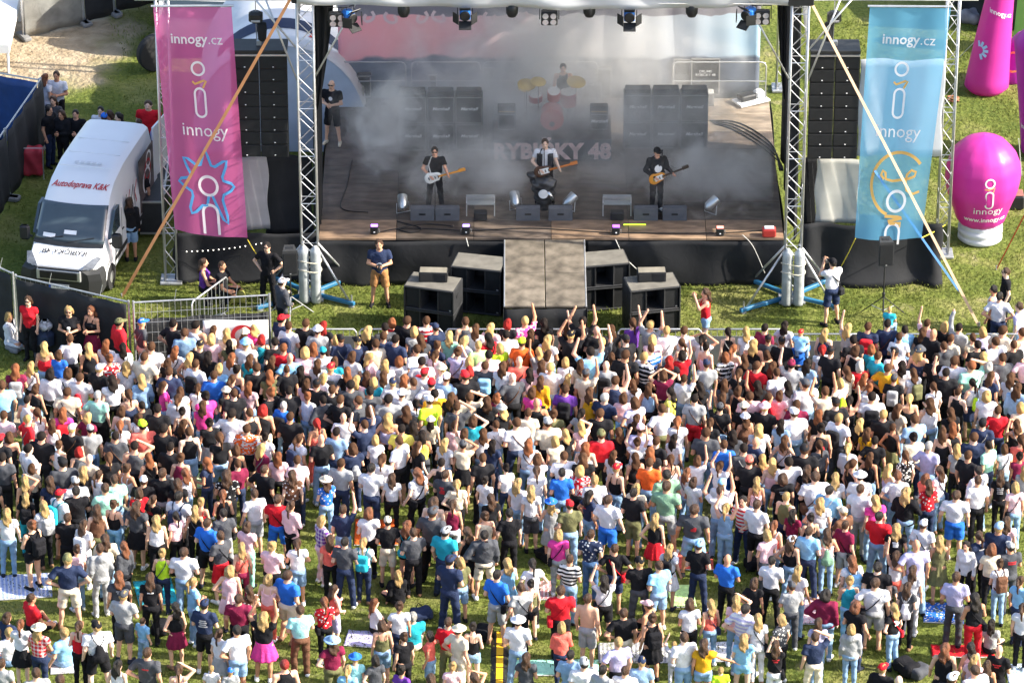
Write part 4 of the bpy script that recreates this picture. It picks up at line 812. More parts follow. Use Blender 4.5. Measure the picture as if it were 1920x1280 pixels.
for px, lb in ((901, 'transparent grey screen panel with a black fan between guitarist and singer'), (1157, 'grey slatted screen panel with a box between singer and second guitarist')):
    g = G(px, 412, ZD); t = thing('deck_screen', lb, 'screen', (g.x, g.y, ZD)); gm_ = mat('grey_screen', (.22, .225, .22), .5, var=.15)
    MB().box((0, .28, .42), (.72, .02, .26), rx=-.35).build('panel', gm_, t); [MB().box((0, .27-.007*k, .34+.04*k), (.72, .012, .012)).build('slat', TRIM, t) for k in range(5)]
    for s_ in (-1, 1): MB().tube((s_*.35, .2, 0), (s_*.35, .28, .5), .015, 6).build('post', TRIM, t)
    MB().bbox((.0, .02, .12), (.34, .22, .22), .02).build('fan_box', BLACKP, t)
def par(px, py, turn, lb):
    g = G(px, py, ZD); t = thing('floor_lamp_can', lb, 'stage lamp', (g.x, g.y, ZD), turn, group='silver floor lamps at the stage front'); o = MB().lathe([(.06, -.2), (.12, -.12), (.13, .18), (.125, .18), (.10, .14)], 18).build('can', mat('silver_can', (.55, .56, .56), .3, .8), t, loc=(0, 0, .28), rot=(-.9, .5, 0)); smooth_by_angle(o)
    MB().path([(-.16, 0, .28), (-.18, -.05, .03), (.18, -.05, .03), (.16, 0, .28)], .013, 5).build('yoke', ALU, t); MB().lathe([(.1, 0), (.1, .01)], 14).build('lens', mat('lens', (.6, .63, .66), .1), o, loc=(0, 0, .15))
for q in ((755, 398, .4, 'silver floor lamp beside the wedge of the white-guitar player'), (966, 392, .5, 'silver floor lamp on the pink banner side of the singer'), (1068, 394, -.6, 'silver floor lamp on the blue banner side of the singer'), (1334, 400, -.7, 'silver floor lamp standing alone near the far stage corner')): par(*q)
for px, py, c, lb in ((702, 438, '#b06cff', 'above the man checking his camera'), (874, 438, '#9a7cff', 'beside the catwalk on the pink banner side'), (1155, 439, '#a24cff', 'next to the green light stick'), (1350, 441, '#e07a6a', 'on the deck strip coloured as sunlit')):
    g = G(px, py, ZD); t = thing('uplight', f'small glowing stage uplight {lb}', 'stage lamp', (g.x, g.y, ZD), group='small coloured uplights on the stage edge'); MB().bbox((0, 0, .11), (.20, .16, .20), .02).build('housing', BLACKP, t); MB().bbox((0, 0, .225), (.17, .12, .02), .005).build('led_face', mat('led_'+c, c, .4, var=0, emit=2.2), t); MB().path([(-.13, 0, .05), (-.13, 0, .12), (.13, 0, .12), (.13, 0, .05)], .01, 5).build('yoke', STEEL, t)
    MB().bbox((0, -.085, .08), (.04, .012, .03), .004).build('badge', LETTER_W, t)
t = thing('light_stick', 'thin glowing yellow-green light stick lying on the stage edge', 'light stick', G(1190, 421, ZD+.03)); MB().tube((-.28, 0, 0), (.28, 0, 0), .016, 8).build('tube', mat('lime_glow', '#c8f03c', .4, var=0, emit=.8), t)
g = G(1442, 446, ZD); t = thing('red_box', 'red and white plastic box at the far front corner of the deck', 'box', (g.x, g.y, ZD)); MB().bbox((0, .1, .12), (.34, .25, .22), .03).build('body', mat('red_plastic', (.55, .05, .04), .4), t); MB().bbox((0, .1, .24), (.24, .16, .03), .01).build('lid', WHITEP, t)
CABLE = mat('cable_black', (.012, .012, .013), .5, var=.1)
def cable(lb, pts, r=.012, m=None):
    o = Vector(pts[0]); t = thing('cable', lb, 'cable', o); P = [Vector(p)-o for p in pts]; Q = []
    for i in range(len(P)-1):
        p0, p1, p2, p3 = P[max(i-1, 0)], P[i], P[i+1], P[min(i+2, len(P)-1)]
        for k in range(6): u = k/6; Q.append(.5*((2*p1)+(p2-p0)*u+(2*p0-5*p1+4*p2-p3)*u*u+(3*p1-p0-3*p2+p3)*u**3))
    MB().path(Q+[P[-1]], r, 6).build('sheath', m or CABLE, t, smooth=True)
for k in range(4): cable(f'black cable running from the cabinet wall over the deck, {["topmost", "second", "third", "lowest"][k]} of four', [G(1330+k*3, 226+k*2, ZD+.02), G(1375, 228+k*5, ZD+.02), G(1415+k*3, 245+k*9, ZD+.02), G(1450+k*4, 275+k*10, ZD+.02), G(1462+k*2, 320, ZD+.02)], .018)
cable('black cable looping along the front edge of the deck on the pink side', [G(660, 300, ZD+.015), G(650, 350, ZD+.015), G(640, 390, ZD+.015), G(690, 398, ZD+.015)], .014)
cable('long black cable along the stage front between the wedges', [G(700, 438, ZD+.015), G(760, 428, ZD+.015), G(880, 432, ZD+.015), G(1000, 428, ZD+.015), G(1150, 436, ZD+.015), G(1340, 437, ZD+.015), G(1450, 430, ZD+.015)], .014)
cable('coiled black cable under the silver floor lamp', [G(745, 415, ZD+.02), G(790, 428, ZD+.02), G(770, 436, ZD+.02), G(748, 428, ZD+.02), G(800, 420, ZD+.02), G(850, 424, ZD+.02)], .014)
PALE = mat('pale_rope', (.55, .55, .52), .6)
cable('thin pale rope hanging from the stage edge down to the speakers', [V(1154, 449, -.06), V(1170, 480, -.12), V(1198, 508, -.22), V(1232, 532, -.4)], .011, PALE); cable('thin pale rope hanging off the far end of the stage edge', [V(1392, 440, -.06), V(1412, 462, -.12), V(1434, 512, -.15)], .009, PALE); cable('short pale rope end hanging over the stage edge', [V(874, 446, -.06), V(878, 462, -.1)], .012, PALE)

# ------------------------------------------------------------------ subwoofers and fills before the stage
def sub_stack(px, py, rz, lb, fill=False):
    g = G(px, py); t = thing('subwoofer_stack', lb, 'subwoofer', (g.x, g.y, 0), rz, group='subwoofer stacks in front of the stage'); w, d, h = 1.28, .80, .62; SUBM = mat('sub_black', (.026, .027, .03), .55, var=.3, vscale=3, bump=.1, bscale=20)
    for j in range(2):
        z = j*(h+.01)+.02
        b = MB(); [b.bbox(c, s_, .01) for c, s_ in (((0, d-.02, z+h/2), (w, .04, h)), ((-w/2+.02, d/2-.022, z+h/2), (.04, d-.045, h)), ((w/2-.02, d/2-.022, z+h/2), (.04, d-.045, h)), ((0, d/2-.022, z+.022), (w-.084, d-.045, .04)), ((0, d/2-.022, z+h-.022), (w-.084, d-.045, .04)))]; o = b.build('enclosure', SUBM, t)
        for sx in (-1, 1): MB().bbox((sx*w*.31, .06, z+h/2), (w*.30, .03, h-.10), .01).build('grille', GRILLE, o)
        for sx in (-1, 1): MB().box((sx*w*.145, .22, z+h/2), (.03, .42, h-.09), rz=sx*.25).build('horn_wall', SUBM, o)
        for sx in (-1, 1): MB().bbox((sx*(w/2+.003), d*.4, z+h*.6), (.012, .16, .09), .004).build('handle', BLACKP, o)
        MB().bbox((w*.42, .04, z+.07), (.05, .012, .03), .003).build('badge', STEEL, o)
    z = 2*h+.03; MB().bbox((0, d/2, z+.005), (w-.06, d-.06, .012), .004).build('top_panel', mat('sunlit_top', (.16, .15, .13), .8, var=.25, vscale=4), t)  # black box tops coloured grey, sunlight from above painted in
    if fill:
        f = thing('fill_speaker', f'small black twin fill speaker on the {"subwoofers near the man with the camera" if px < 900 else "subwoofers by the woman in red"}', 'loudspeaker', (g.x, g.y, z+.012), rz*.2, group='fill speakers on the subwoofers'); c, s_ = math.cos(rz), math.sin(rz); f.location = (g.x-s_*.4, g.y+c*.4, z+.012)
        MB().bbox((0, .1, .13), (.70, .30, .26), .01).build('cabinet', BLACKP, f); MB().bbox((0, .1, .265), (.66, .28, .012), .004).build('top_panel', mat('pale_top', (.22, .20, .16), .8, var=.25), f)  # top panel paler than the black cabinet
        for sx in (-1, 1): MB().bbox((sx*.17, -.058, .13), (.30, .02, .2), .006, rz=-sx*.1).build('grille', GRILLE, f)
    return t
sub_stack(892, 590, -.22, 'stack of two black subwoofers close to the catwalk on the pink banner side'); sub_stack(1133, 583, .18, 'stack of two black subwoofers close to the catwalk on the blue banner side')
sub_stack(804, 628, -.28, 'stack of two black subwoofers with a fill speaker near the man with the camera', True); sub_stack(1228, 628, .22, 'stack of two black subwoofers with a fill speaker near the woman in red', True)
def speaker_on_stand(px, py, hz, lb1, lb2, back):
    g = G(px, py); t = thing('speaker_stand', lb2, 'stand', (g.x, g.y, 0), group='tripod speaker stands'); MB().tube((0, 0, .2), (0, 0, hz), .02, 8).build('pole', BLACKM, t); MB().lathe([(.035, 0), (.04, .1), (.03, .12)], 10, (0, 0, .62)).build('collar', BLACKM, t)
    for k in range(3):
        a = .5+k*2.094; MB().tube((0, 0, .62), (.62*math.cos(a), .62*math.sin(a), .02), .014, 6).build('leg', BLACKM if back else STEEL, t); MB().tube((0, 0, .24), (.33*math.cos(a), .33*math.sin(a), .30), .010, 6).build('brace', STEEL, t)
    s = thing('loudspeaker', lb1, 'loudspeaker', (g.x, g.y, hz), .1, group='loudspeakers on tripod stands'); MB().rings([[(x*k2, y, z) for x, y in ((-.19, -.17), (.19, -.17), (.13, .18), (-.13, .18))] for z, k2 in ((0, .95), (.03, 1), (.64, 1), (.68, .93))]).build('cabinet', mat('speaker_dark', (.035, .036, .038), .6, var=.2), s)
    MB().bbox((0, -.176, .34), (.33, .015, .54), .006).build('grille', GRILLE, s); MB().bbox((0, 0, .685), (.18, .1, .012), .004).build('top_handle', BLACKP, s); MB().bbox((0, -.188, .06), (.04, .008, .03), .003).build('badge', STEEL, s)
speaker_on_stand(546, 597, 1.27, 'black loudspeaker on a stand between guard and truss tower', 'tripod stand under the loudspeaker beside the guard', False); speaker_on_stand(1655, 598, 1.52, 'black loudspeaker on a tall tripod below the light blue banner', 'tall black tripod stand below the light blue banner', True)

# ------------------------------------------------------------------ van
vg = G(115, 566); van = thing('white_van', 'white panel van with red and black lettering parked behind the black fence', 'van', (vg.x, vg.y, 0), R(-12)); VP = mat('van_white', (.76, .77, .79), .28, var=.03, vscale=1, spec=.5)
stn = [(y_ if y_ < 2.3 else 2.2+(y_-2.2)*.85, *q_) for y_, *q_ in [(0.00, .42, .86, .84, .62), (.05, .34, .98, .93, .74), (.20, .30, 1.05, .99, .84), (.55, .28, 1.12, 1.015, .90), (.80, .28, 1.20, 1.02, .92), (1.20, .28, 1.62, 1.02, .90), (1.52, .28, 1.97, 1.02, .87), (1.80, .28, 2.20, 1.02, .85), (2.2, .28, 2.40, 1.02, .84), (3.2, .28, 2.54, 1.02, .84), (4.6, .28, 2.54, 1.02, .84), (5.85, .28, 2.50, 1.02, .84), (5.97, .34, 2.42, .98, .80)]]
def vring(y, zb, zt, wb, wt):
    half = []; hh = zt-zb
    for k, (fw, fz) in enumerate(((.86, 0), (.97, .05), (1, .16), (1, .42))): half.append((wb*fw, zb+hh*fz))
    half += [(wb+(wt-wb)*.45, zb+hh*.66), (wt+.01, zb+hh*.87), (wt-.03, zb+hh*.955), (wt-.14, zb+hh*.99), (wt-.4, zt)]
    return [(x, y, z) for x, z in half]+[(-x, y, z) for x, z in reversed(half)]
smooth_by_angle(MB().rings([list(reversed(vring(*s))) for s in stn][::1]).build('body', VP, van), 35)
def shield(u, v, o=.0): y = .79+.73*v; z = 1.225+.765*v; w = (.90-.05*v)*(2*u-1); return (w, y-.02-o+.10*(2*u-1)**2*.9, z+.012+o)
MB().sheet(lambda u, v: shield(u, .02+.96*v, .02), 14, 8, (0, .01, -.01)).build('windscreen', GLASS, van, smooth=True)
MB().sheet(lambda u, v: shield(u, -.075+.095*v, .023), 14, 2, (0, .01, -.01)).build('cowl', BLACKP, van); [MB().tube(shield(a_, .02, .035), shield(b_, .16, .035), .012, 5).build('wiper', BLACKP, van) for a_, b_ in ((.1, .42), (.5, .86))]
for (u0, v0) in ((.12, .1), (.42, .22)): MB().sheet(lambda u, v: shield(u0+.18*u, v0+.10*v, .028), 2, 2).build('paper', WHITEP, van)
DGP = mat('bumper_grey', (.028, .029, .031), .55, var=.1)
MB().rings([[(x*wq, y, z) for x, y in ((-1, .50), (-1, .10), (-.72, -.05), (0, -.10), (.72, -.05), (1, .10), (1, .50))] for z, wq in ((.24, .97), (.30, 1.03), (.66, 1.045), (.84, 1.0), (.93, .80))]).build('bumper', DGP, van)
MB().bbox((0, -.10, .80), (1.15, .06, .30), .05).build('grille_surround', mat('grille_silver', (.55, .56, .58), .3, .5), van); MB().bbox((0, -.125, .80), (.98, .04, .20), .04).build('grille', BLACKP, van)
for s_ in (-1, 1):
    MB().rings([[(s_*x, y, z) for x, y, z in pts] for pts in ([(.56, .0, .92), (.82, .10, .95), (.90, .44, 1.06), (.80, .40, 1.07), (.62, .10, .98)], [(.56, -.03, .95), (.86, .06, .99), (.965, .43, 1.115), (.83, .40, 1.145), (.62, .06, 1.04)])]).build('headlight', mat('headlight_glass', (.22, .23, .25), .1, .3, var=.3, vscale=8), van)
    MB().bbox((s_*1.19, 1.02, 1.32), (.26, .14, .40), .05).build('mirror', BLACKP, van); MB().tube((s_*1.0, 1.05, 1.2), (s_*1.1, 1.03, 1.25), .03).build('mirror_arm', BLACKP, van)
    MB().rings([[(s_*x, y, z) for y, z in ((1.08, 1.30), (1.95, 1.26), (1.95, 1.86), (1.62, 1.86))] for x in (.935, 1.005)]).build('side_window', GLASS, van)
    for y in (.95, 4.3):
        w = MB().lathe([(.20, -.11), (.33, -.11), (.345, -.07), (.345, .07), (.33, .11), (.20, .11)], 24).build('wheel', mat('tyre', (.02, .02, .021), .85), van, loc=(s_*.94, y, .345), rot=(0, math.pi/2, 0)); MB().lathe([(.01, .0), (.2, .0), (.22, .10), (.05, .125)], 18).build('rim', ALU, w, rot=(0, 0 if s_ > 0 else math.pi, 0))
        MB().rings([[(s_*1.012, y+r*math.cos(a), max(.27, .345+r*math.sin(a))) for a in np.linspace(0, math.pi, 13)] for r in (.36, .45)], caps=False).build('arch_trim', DGP, van)
MB().box((0, -.125, .50), (.52, .015, .12)).build('number_plate', WHITEP, van); MB().box((-.235, -.134, .50), (.05, .004, .12)).build('plate_band', mat('eu_blue', '#1c4fb4'), van); mapped('plate_lettering', text_flat('7M8 0277', .10), lambda x, y: (x+.03, -.136, .50+y), LETTER_K, van)
def hoodm(x, y): yy = .46+y*1.1; return (-x*1.0, yy, float(np.interp(yy, [s[0] for s in stn], [s[2] for s in stn]))+.05)
mapped('lettering', text_flat('RYBIČKY 48', .22, bold=True), hoodm, LETTER_K, van)
roofm = lambda x, y: (x, 1.95+y*1.3, float(np.interp(1.95+y*1.3, [s[0] for s in stn], [s[2] for s in stn]))+.03-.03*abs(x))
mapped('lettering', text_flat('Autodoprava K&K', .19, bold=True, shear=.4), roofm, LETTER_R, van)
for k in range(5): MB().bbox((-.30+.15*k, 2.75, 2.537), (.10, .10, .012), .004).build('marker_lamp', mat('marker', (.6, .6, .62), .3), van)
SEAM = mat('panel_seam', (.10, .10, .105), .7, var=0)
for s_ in (-1, 1):
    for y in (2.05, 3.25, 4.98): MB().box((s_*1.021, y, 1.05), (.008, .014, 1.35)).build('door_seam', SEAM, van)
    MB().bbox((s_*1.028, 2.0+(.12 if s_ > 0 else 0), 1.12), (.03, .14, .045), .01).build('door_handle', BLACKP, van); MB().box((s_*1.024, 3.0, .62), (.016, 3.3, .12)).build('side_moulding', DGP, van)
for y in (2.5, 3.3, 4.1): MB().box((0, y, 2.545), (1.35, .035, .014)).build('roof_rib', VP, van)
DECK_ = mat('van_print', (.13, .10, .10), .5, var=.6, vscale=3)
MB().bbox((1.012, 4.35, 1.45), (.02, 1.3, 1.5), .008).build('sliding_door_print', DECK_, van)
for k in range(3): mapped('print_swirl', stroke(circ(4.35+.1*k, 1.4+.25*k, .32-.06*k, 16), .07, True), lambda y, z: (1.026, y, z), (LETTER_W, LETTER_R, LETTER_W)[k], van)
for k, mm in enumerate((LETTER_K, LETTER_R, LETTER_K, LETTER_R)): mapped('print_figure', stroke([(2.4+.3*k, .9), (2.5+.3*k, 1.3), (2.38+.3*k, 1.55), (2.55+.3*k, 1.85)], .06), lambda y, z: (1.018+.0*(z), y, z), mm, van)
MB().box((.98, 5.75, 1.45), (.05, .9, 1.9), rz=-.1).build('rear_door', VP, van)

# ------------------------------------------------------------------ fences
MESHD = mat('shade_net', (.022, .023, .026), .85, var=.3, vscale=2, bump=.3, bscale=5)
def fence(a, b, lb, h=2.0, cloth=MESHD, ch=1.0, wires=True, stay=True, clothtop=.12, cy0=-.06):
    a, b = Vector(a), Vector(b); L = (b-a).length; rz = math.atan2(b.y-a.y, b.x-a.x); t = thing('mobile_fence', lb, 'fence', a, rz, group='mobile fence panels')
    for x in (0, L): MB().tube((x, 0, 0), (x, 0, h+.04), .028, 8).build('post', STEEL, t)
    for z in (.08, h): MB().tube((0, 0, z), (L, 0, z), .022, 8).build('rail', STEEL, t)
    if wires:
        mb = MB(); n = int(L/.14)
        for i in range(1, n): mb.tube((L*i/n, -.012, .08), (L*i/n, -.012, h), .0042, 4, caps=False)
        for k in range(1, 7): mb.tube((0, -.018, .08+(h-.08)*k/7), (L, -.018, .08+(h-.08)*k/7), .0042, 4, caps=False)
        mb.build('wire_mesh', STEEL, t)
    if cloth: MB().sheet(lambda u, v: (.03+(L-.06)*u, cy0+.03*math.sin(7*u*L+3*v), .06+(h*ch-.1)*v*(1-.10*clothtop*math.sin(math.pi*u*2)**2)), 40, 8, (0, .01, 0)).build('shade_cloth', cloth, t, smooth=True)
    for x in (0, L): MB().bbox((x, 0, .06), (.24, .6, .12), .03).build('foot_block', mat('foot_block', (.2, .2, .2), .9), t)
    if stay:
        for k in (.3, .75): MB().tube((L*k, -.02, h-.02), (L*k+.06, .03, h+.28), .008, 4).build('tie', STEEL, t)
    return t
def base(px, py, h=2.0): return G(px, py, h)*1 - Vector((0, 0, h))
fence(base(-70, 470), base(24, 513), 'mobile fence panel with black net at the left edge by the seated person in white')
fence(base(29, 517), base(241, 566), 'black-netted mobile fence panel behind the woman in red and the van'); fence(base(250, 567), base(505, 553), 'mobile fence panel with bare wires above black cloth and a white banner', ch=.78, cy0=.05)
fb = thing('fence_banner', 'white fence banner with a red arc, half hidden by the crowd', 'banner', (base(380, 578).x, base(380, 578).y-.13, 0)); wb_ = V(503, 590, base(380, 578).y).x-fb.location.x
MB().sheet(lambda u, v: (wb_*u, -.02*math.sin(9*u+2*v), .75+1.0*v), 20, 4, (0, .008, 0)).build('cloth', mat('banner_cloth', (.68, .67, .68), .8, var=.05), fb, smooth=True); mapped('red_arc', stroke(circ(.95, 1.35, .24, 16, a0=.3, a1=3.6, closed=False), .10), lambda x, z: (x, -.035, z), LETTER_R, fb); mapped('lettering', text_flat('UP', .26, bold=True), lambda x, z: (1.45+x, -.035, 1.0+z), LETTER_K, fb)
SILV = mat('silver_tarp', (.30, .30, .285), .28, .35, var=.3, vscale=2.5, bump=.7, bscale=3.5); BLT = mat('blue_tarp', (.012, .05, .20), .5, var=.2, bump=.3, bscale=4)
fence(base(10, 243), base(76, 148), 'dark-covered fence panel slanting away behind the van', wires=False, stay=False); fence(base(-60, 345, 2), base(8, 244), 'dark-covered fence panel leaning at the far edge next to the van', wires=False, stay=False); fence(base(-60, 127), base(73, 150), 'fence panel covered with bright blue tarpaulin', cloth=BLT, wires=False, stay=False)
fence(base(38, -52), base(150, -78), 'fence panel covered with crumpled silver tarpaulin', cloth=SILV, wires=False, stay=False, h=2.1); fence(base(152, -79), base(208, -95), 'dark fence panel at the end of the silver tarpaulin', wires=False, stay=False, h=2.1); fence(base(210, -98), base(330, -125), 'dark fence panel far behind the pink banner', wires=False, stay=False, h=2.1)
# slanting low barrier
def barrier(a, b, lb, h=1.1, bars=None, m=STEEL, name='crowd_barrier', grp='crowd control barriers'):
    a, b = Vector(a), Vector(b); L = (b-a).length; rz = math.atan2(b.y-a.y, b.x-a.x); t = thing(name, lb, 'barrier', a, rz, group=grp); n = bars or max(6, int(L/.16))
    MB().path([(0, 0, .15), (0, 0, h-.08), (.06, 0, h), (L-.06, 0, h), (L, 0, h-.08), (L, 0, .15), (.02, 0, .15)], .022, 8).build('frame', m, t, smooth=True); bmesh_ = MB().tube((0, 0, .16), (0, 0, h-.01), .009, 5).mesh('bar', m)
    for i in range(1, n): link('bar', bmesh_, t, loc=(L*i/n, 0, 0))
    for x in (.2, L-.2): MB().path([(x, -.3, .01), (x, 0, .16), (x, .3, .01)], .018, 6).build('foot', m, t)
    return t
barrier(G(362, 641), G(428, 592), 'pale slanting barrier the crouching couple lean on')
bY = G(640, 617, 1.1).y
for i in range(12):
    x0 = G(512, 617, 1.1).x+i*2.08
    w_ = ['first', 'second', 'third', 'fourth', 'fifth', 'sixth', 'seventh', 'eighth', 'ninth', 'tenth', 'eleventh', 'twelfth'][i]
    o = barrier((x0, bY-.25*(i >= 6), 0), (x0+2.0, bY-.25*(i >= 6), 0), f'steel front barrier before the stage, {w_} panel counting from the fence banner', bars=13, m=ALU, grp='barrier panels in front of the stage'); MB().box((1.0, -.03, .55), (1.9, .012, .75)).build('infill_plate', mat('barrier_plate', (.30, .31, .32), .45, .5), o)

# ------------------------------------------------------------------ inflatables
def ring_uv(prof, n, c, fold=0.):
    return [[(c[0](z)+r*math.cos(2*math.pi*i/n), c[1](z)+r*math.sin(2*math.pi*i/n), z) for i in range(n)] for r, z in prof]
MAG = mat('magenta_nylon', (.66, .05, .38), .38, var=.10, vscale=1.2, bump=.12, bscale=3, trans=.25); PUR = mat('purple_nylon', (.44, .03, .42), .4, var=.1, vscale=1.2, bump=.12, bscale=3, trans=.25); GRN = mat('green_nylon', (.30, .60, .14), .45, var=.06, trans=.12)
bg_ = G(1837, 447); ib = thing('inflated_bulb', 'big magenta inflated light bulb on a white ringed base with white lettering', 'inflatable', (bg_.x, bg_.y, 0))
prof = [(.55, .52), (.62, .60), (.70, .85), (.78, 1.08), (.90, 1.40), (.955, 1.75), (.93, 2.12), (.80, 2.45), (.55, 2.72), (.28, 2.86), (.02, 2.92)]
def bulb_r(z):
    return float(np.interp(z, [p[1] for p in prof], [p[0] for p in prof]))
def bulb_map(x, z, off=.012): r = bulb_r(z)+off; a = -math.pi/2+x/max(r, .3); return (r*math.cos(a), r*math.sin(a), z)
zs = np.linspace(.52, 2.92, 26); smooth_by_angle(MB().rings([[((bulb_r(z)*(1+.012*math.cos(12*2*math.pi*i/48)))*math.cos(2*math.pi*i/48), (bulb_r(z)*(1+.012*math.cos(12*2*math.pi*i/48)))*math.sin(2*math.pi*i/48), z) for i in range(48)] for z in zs]).build('bulb', MAG, ib), 60)
MB().lathe([(.50, 0), (.57, .06), (.56, .16), (.53, .19), (.57, .25), (.57, .36), (.53, .39), (.56, .45), (.55, .54), (.4, .56)], 32).build('base', mat('white_nylon', (.66, .67, .74), .5, var=.04), ib, smooth=True)
mapped('lettering', text_flat('innogy', .30), lambda x, y: bulb_map(x+.1, 1.16+y), LETTER_W, ib); mapped('lettering', text_flat('www.innogy.cz', .19, bold=True), lambda x, y: bulb_map(x+.05, .86+y), LETTER_W, ib)
mapped('logo_ring', stroke(circ(0, 0, .115), .04, True), lambda x, y: bulb_map(x+.1, 2.0+y), LETTER_W, ib); mapped('logo_pill', stroke(pill(0, 0, .19, .5), .04, True), lambda x, y: bulb_map(x+.1, 1.52+y), LETTER_W, ib); mapped('logo_squiggle', stroke([(-.13, .02), (-.04, 0), (.13, .05), (.08, -.07)], .035), lambda x, y: bulb_map(x+.1, 1.83+y), mat('gold_print', '#e8a860'), ib)
def leg(px, py, r0, r1, H, dx, dy, m, lb, nm='inflated_column'):
    g = G(px, py); t = thing(nm, lb, 'inflatable', (g.x, g.y, 0), group='inflated arms by the lawn edge'); n = 24
    rr = lambda z: (r0+(r1-r0)*(z/H))*(1-.25*max(0, 1-z/.15)); zs = [0, .05, .15, .4]+list(np.linspace(.8, H, 14)); ax = lambda z: (dx*(z/H)**1.2, dy*(z/H))
    o = MB().rings([[(ax(z)[0]+rr(z)*math.cos(2*math.pi*i/n), ax(z)[1]+rr(z)*math.sin(2*math.pi*i/n), z) for i in range(n)] for z in zs]+[[(ax(H)[0]+.3*r1*math.cos(2*math.pi*i/n), ax(H)[1]+.3*r1*math.sin(2*math.pi*i/n), H+r1*.8) for i in range(n)]]).build('tube', m, t, smooth=True)
    f = lambda x, z, off=.012: (ax(z)[0]+(rr(z)+off)*math.cos(-math.pi/2+x/rr(z)), ax(z)[1]+(rr(z)+off)*math.sin(-math.pi/2+x/rr(z)), z); return t, f
lt, lf = leg(1849, 168, .62, .30, 3.6, .38, .2, MAG, 'tall tapering magenta inflated arm with a pale blue flower')
for k in range(6): a = .3+k*.62-1.5; mapped('flower_petal', stroke([(-.40+.10*math.cos(a), 1.3+.10*math.sin(a)), (-.40+.25*math.cos(a), 1.3+.25*math.sin(a))], .075), lf, mat('petal_blue', '#a9cdf2'), lt)
mapped('lettering', text_flat('innogy.cz', .2, bold=True), lambda x, y: lf(.05+x*.9-y*.2, 2.35+y-x*.25), LETTER_W, lt)
lt, lf = leg(1950, 290, .50, .62, 3.3, -.22, 0, PUR, 'purple and pink inflated arm cut off by the photo edge'); mapped('lettering', text_flat('innogy.cz', .2, bold=True), lambda x, y: lf(-.35+x*.8, .95+y), LETTER_W, lt); mapped('gold_loop', stroke(circ(-.3, .55, .2, 14), .05, True), lf, mat('gold_print', '#e8a860'), lt)
leg(1925, 95, .40, .35, 2.6, .1, .1, GRN, 'light green inflated arm behind the magenta ones'); lt, lf = leg(1897, 152, .34, .30, 1.2, .2, .0, PUR, 'short dark magenta inflated arm between the tall ones'); mapped('gold_loop', stroke(circ(-.1, .7, .28, 16), .06, True), lf, mat('gold_print', '#e8a860'), lt)
for a, b, lb in ((V(1832, 75, 11.5), G(1790, 116), 'white guy rope of the tall magenta inflated arm'), (V(1910, 260, 6), G(1916, 330), 'thin pale guy rope beside the inflated bulb')):
    t = thing('guy_rope', lb, 'rope', b); MB().path([(0, 0, 0), a-b], .014, 5).build('cord', PALE, t)
g = G(1900, 395); t = thing('blower_box', 'black box with a red lid behind the inflated bulb', 'box', (g.x, g.y, 0)); MB().bbox((0, .2, .2), (.55, .4, .38), .03).build('housing', BLACKP, t); MB().bbox((0, .2, .41), (.5, .36, .03), .01).build('lid', mat('dusty_red', (.3, .12, .1), .7), t)
tp = thing('dark_tarpaulin', 'large black tarpaulin wall behind the inflatables', 'tarpaulin', G(1770, -8)); a = G(1770, -8); b = G(1850, 62); MB().sheet(lambda u, v: ((b-a).x*u+.15*math.sin(8*v), (b-a).y*u+.2*v+.06*math.sin(14*u+6*v), 2.4*v), 30, 8, (0, .02, 0)).build('cloth', BLACKCLOTH, tp, smooth=True); MB().sheet(lambda u, v: ((b-a).x+5*u, (b-a).y+.6*u+.06*math.sin(14*u), 2.4*v), 24, 6, (0, .02, 0)).build('cloth_return', BLACKCLOTH, tp, smooth=True)
g = G(1818, 40); t = thing('crumpled_sack', 'crumpled grey sack lying by the black tarpaulin', 'sack', (g.x, g.y, 0)); Vv, Q = nets(lambda P: ell(P, (0, 0, .14), (.4, .28, .2))+.05*np.sin(11*P[:, 0])*np.sin(13*P[:, 1]+2), (-.6, -.5, -.04), (.6, .5, .45), .05); link('cloth', np_mesh('cloth', Vv, Q, mat('grey_sack', (.28, .28, .30), .7, var=.4)), t)
g = G(1787, 192); t = thing('coiled_rope', 'small heap of orange-brown rope on the lawn behind the blue banner', 'rope', (g.x, g.y, 0)); MB().path([(.13*(1+.25*math.sin(3*a))*math.cos(a), .13*math.sin(a), .03+.012*a) for a in np.linspace(0, 12, 40)], .025, 6).build('coil', mat('orange_brown_rope', (.36, .15, .08), .8), t, smooth=True)

# ------------------------------------------------------------------ tents and truck behind the pink side
TENT = mat('tent_white', (.74, .75, .78), .6, var=.06, vscale=1, bump=.2, bscale=1.5, trans=.15); TNAVY = mat('tent_navy', '#2a3550', .6); TRED = mat('tent_red', '#c8402f', .6)
g = G(528, 286); tt = thing('arched_tent', 'large white arched tent with navy and red print behind the hanging loudspeakers', 'tent', (g.x, g.y+2.2, 0)); aw, al, ah = 2.3, 2.2, 3.1
arch = lambda u, v, o=0.: (aw*math.cos(math.pi*(1-u))*(1+.02*math.sin(9*v))*(1+o), -al+2*al*v, (ah+o)*max(0.001, math.sin(math.pi*u))**.75+.06*math.sin(7*v*math.pi))
MB().sheet(arch, 28, 24, (0, 0, -.02)).build('canopy', TENT, tt, smooth=True); MB().sheet(lambda u, v: (aw*math.cos(math.pi*(1-u)), -al+.05, v*ah*max(.001, math.sin(math.pi*u))**.75), 28, 6, (0, .02, 0)).build('end_wall', mat('tent_bluegrey', (.50, .58, .70), .6, var=.08), tt)
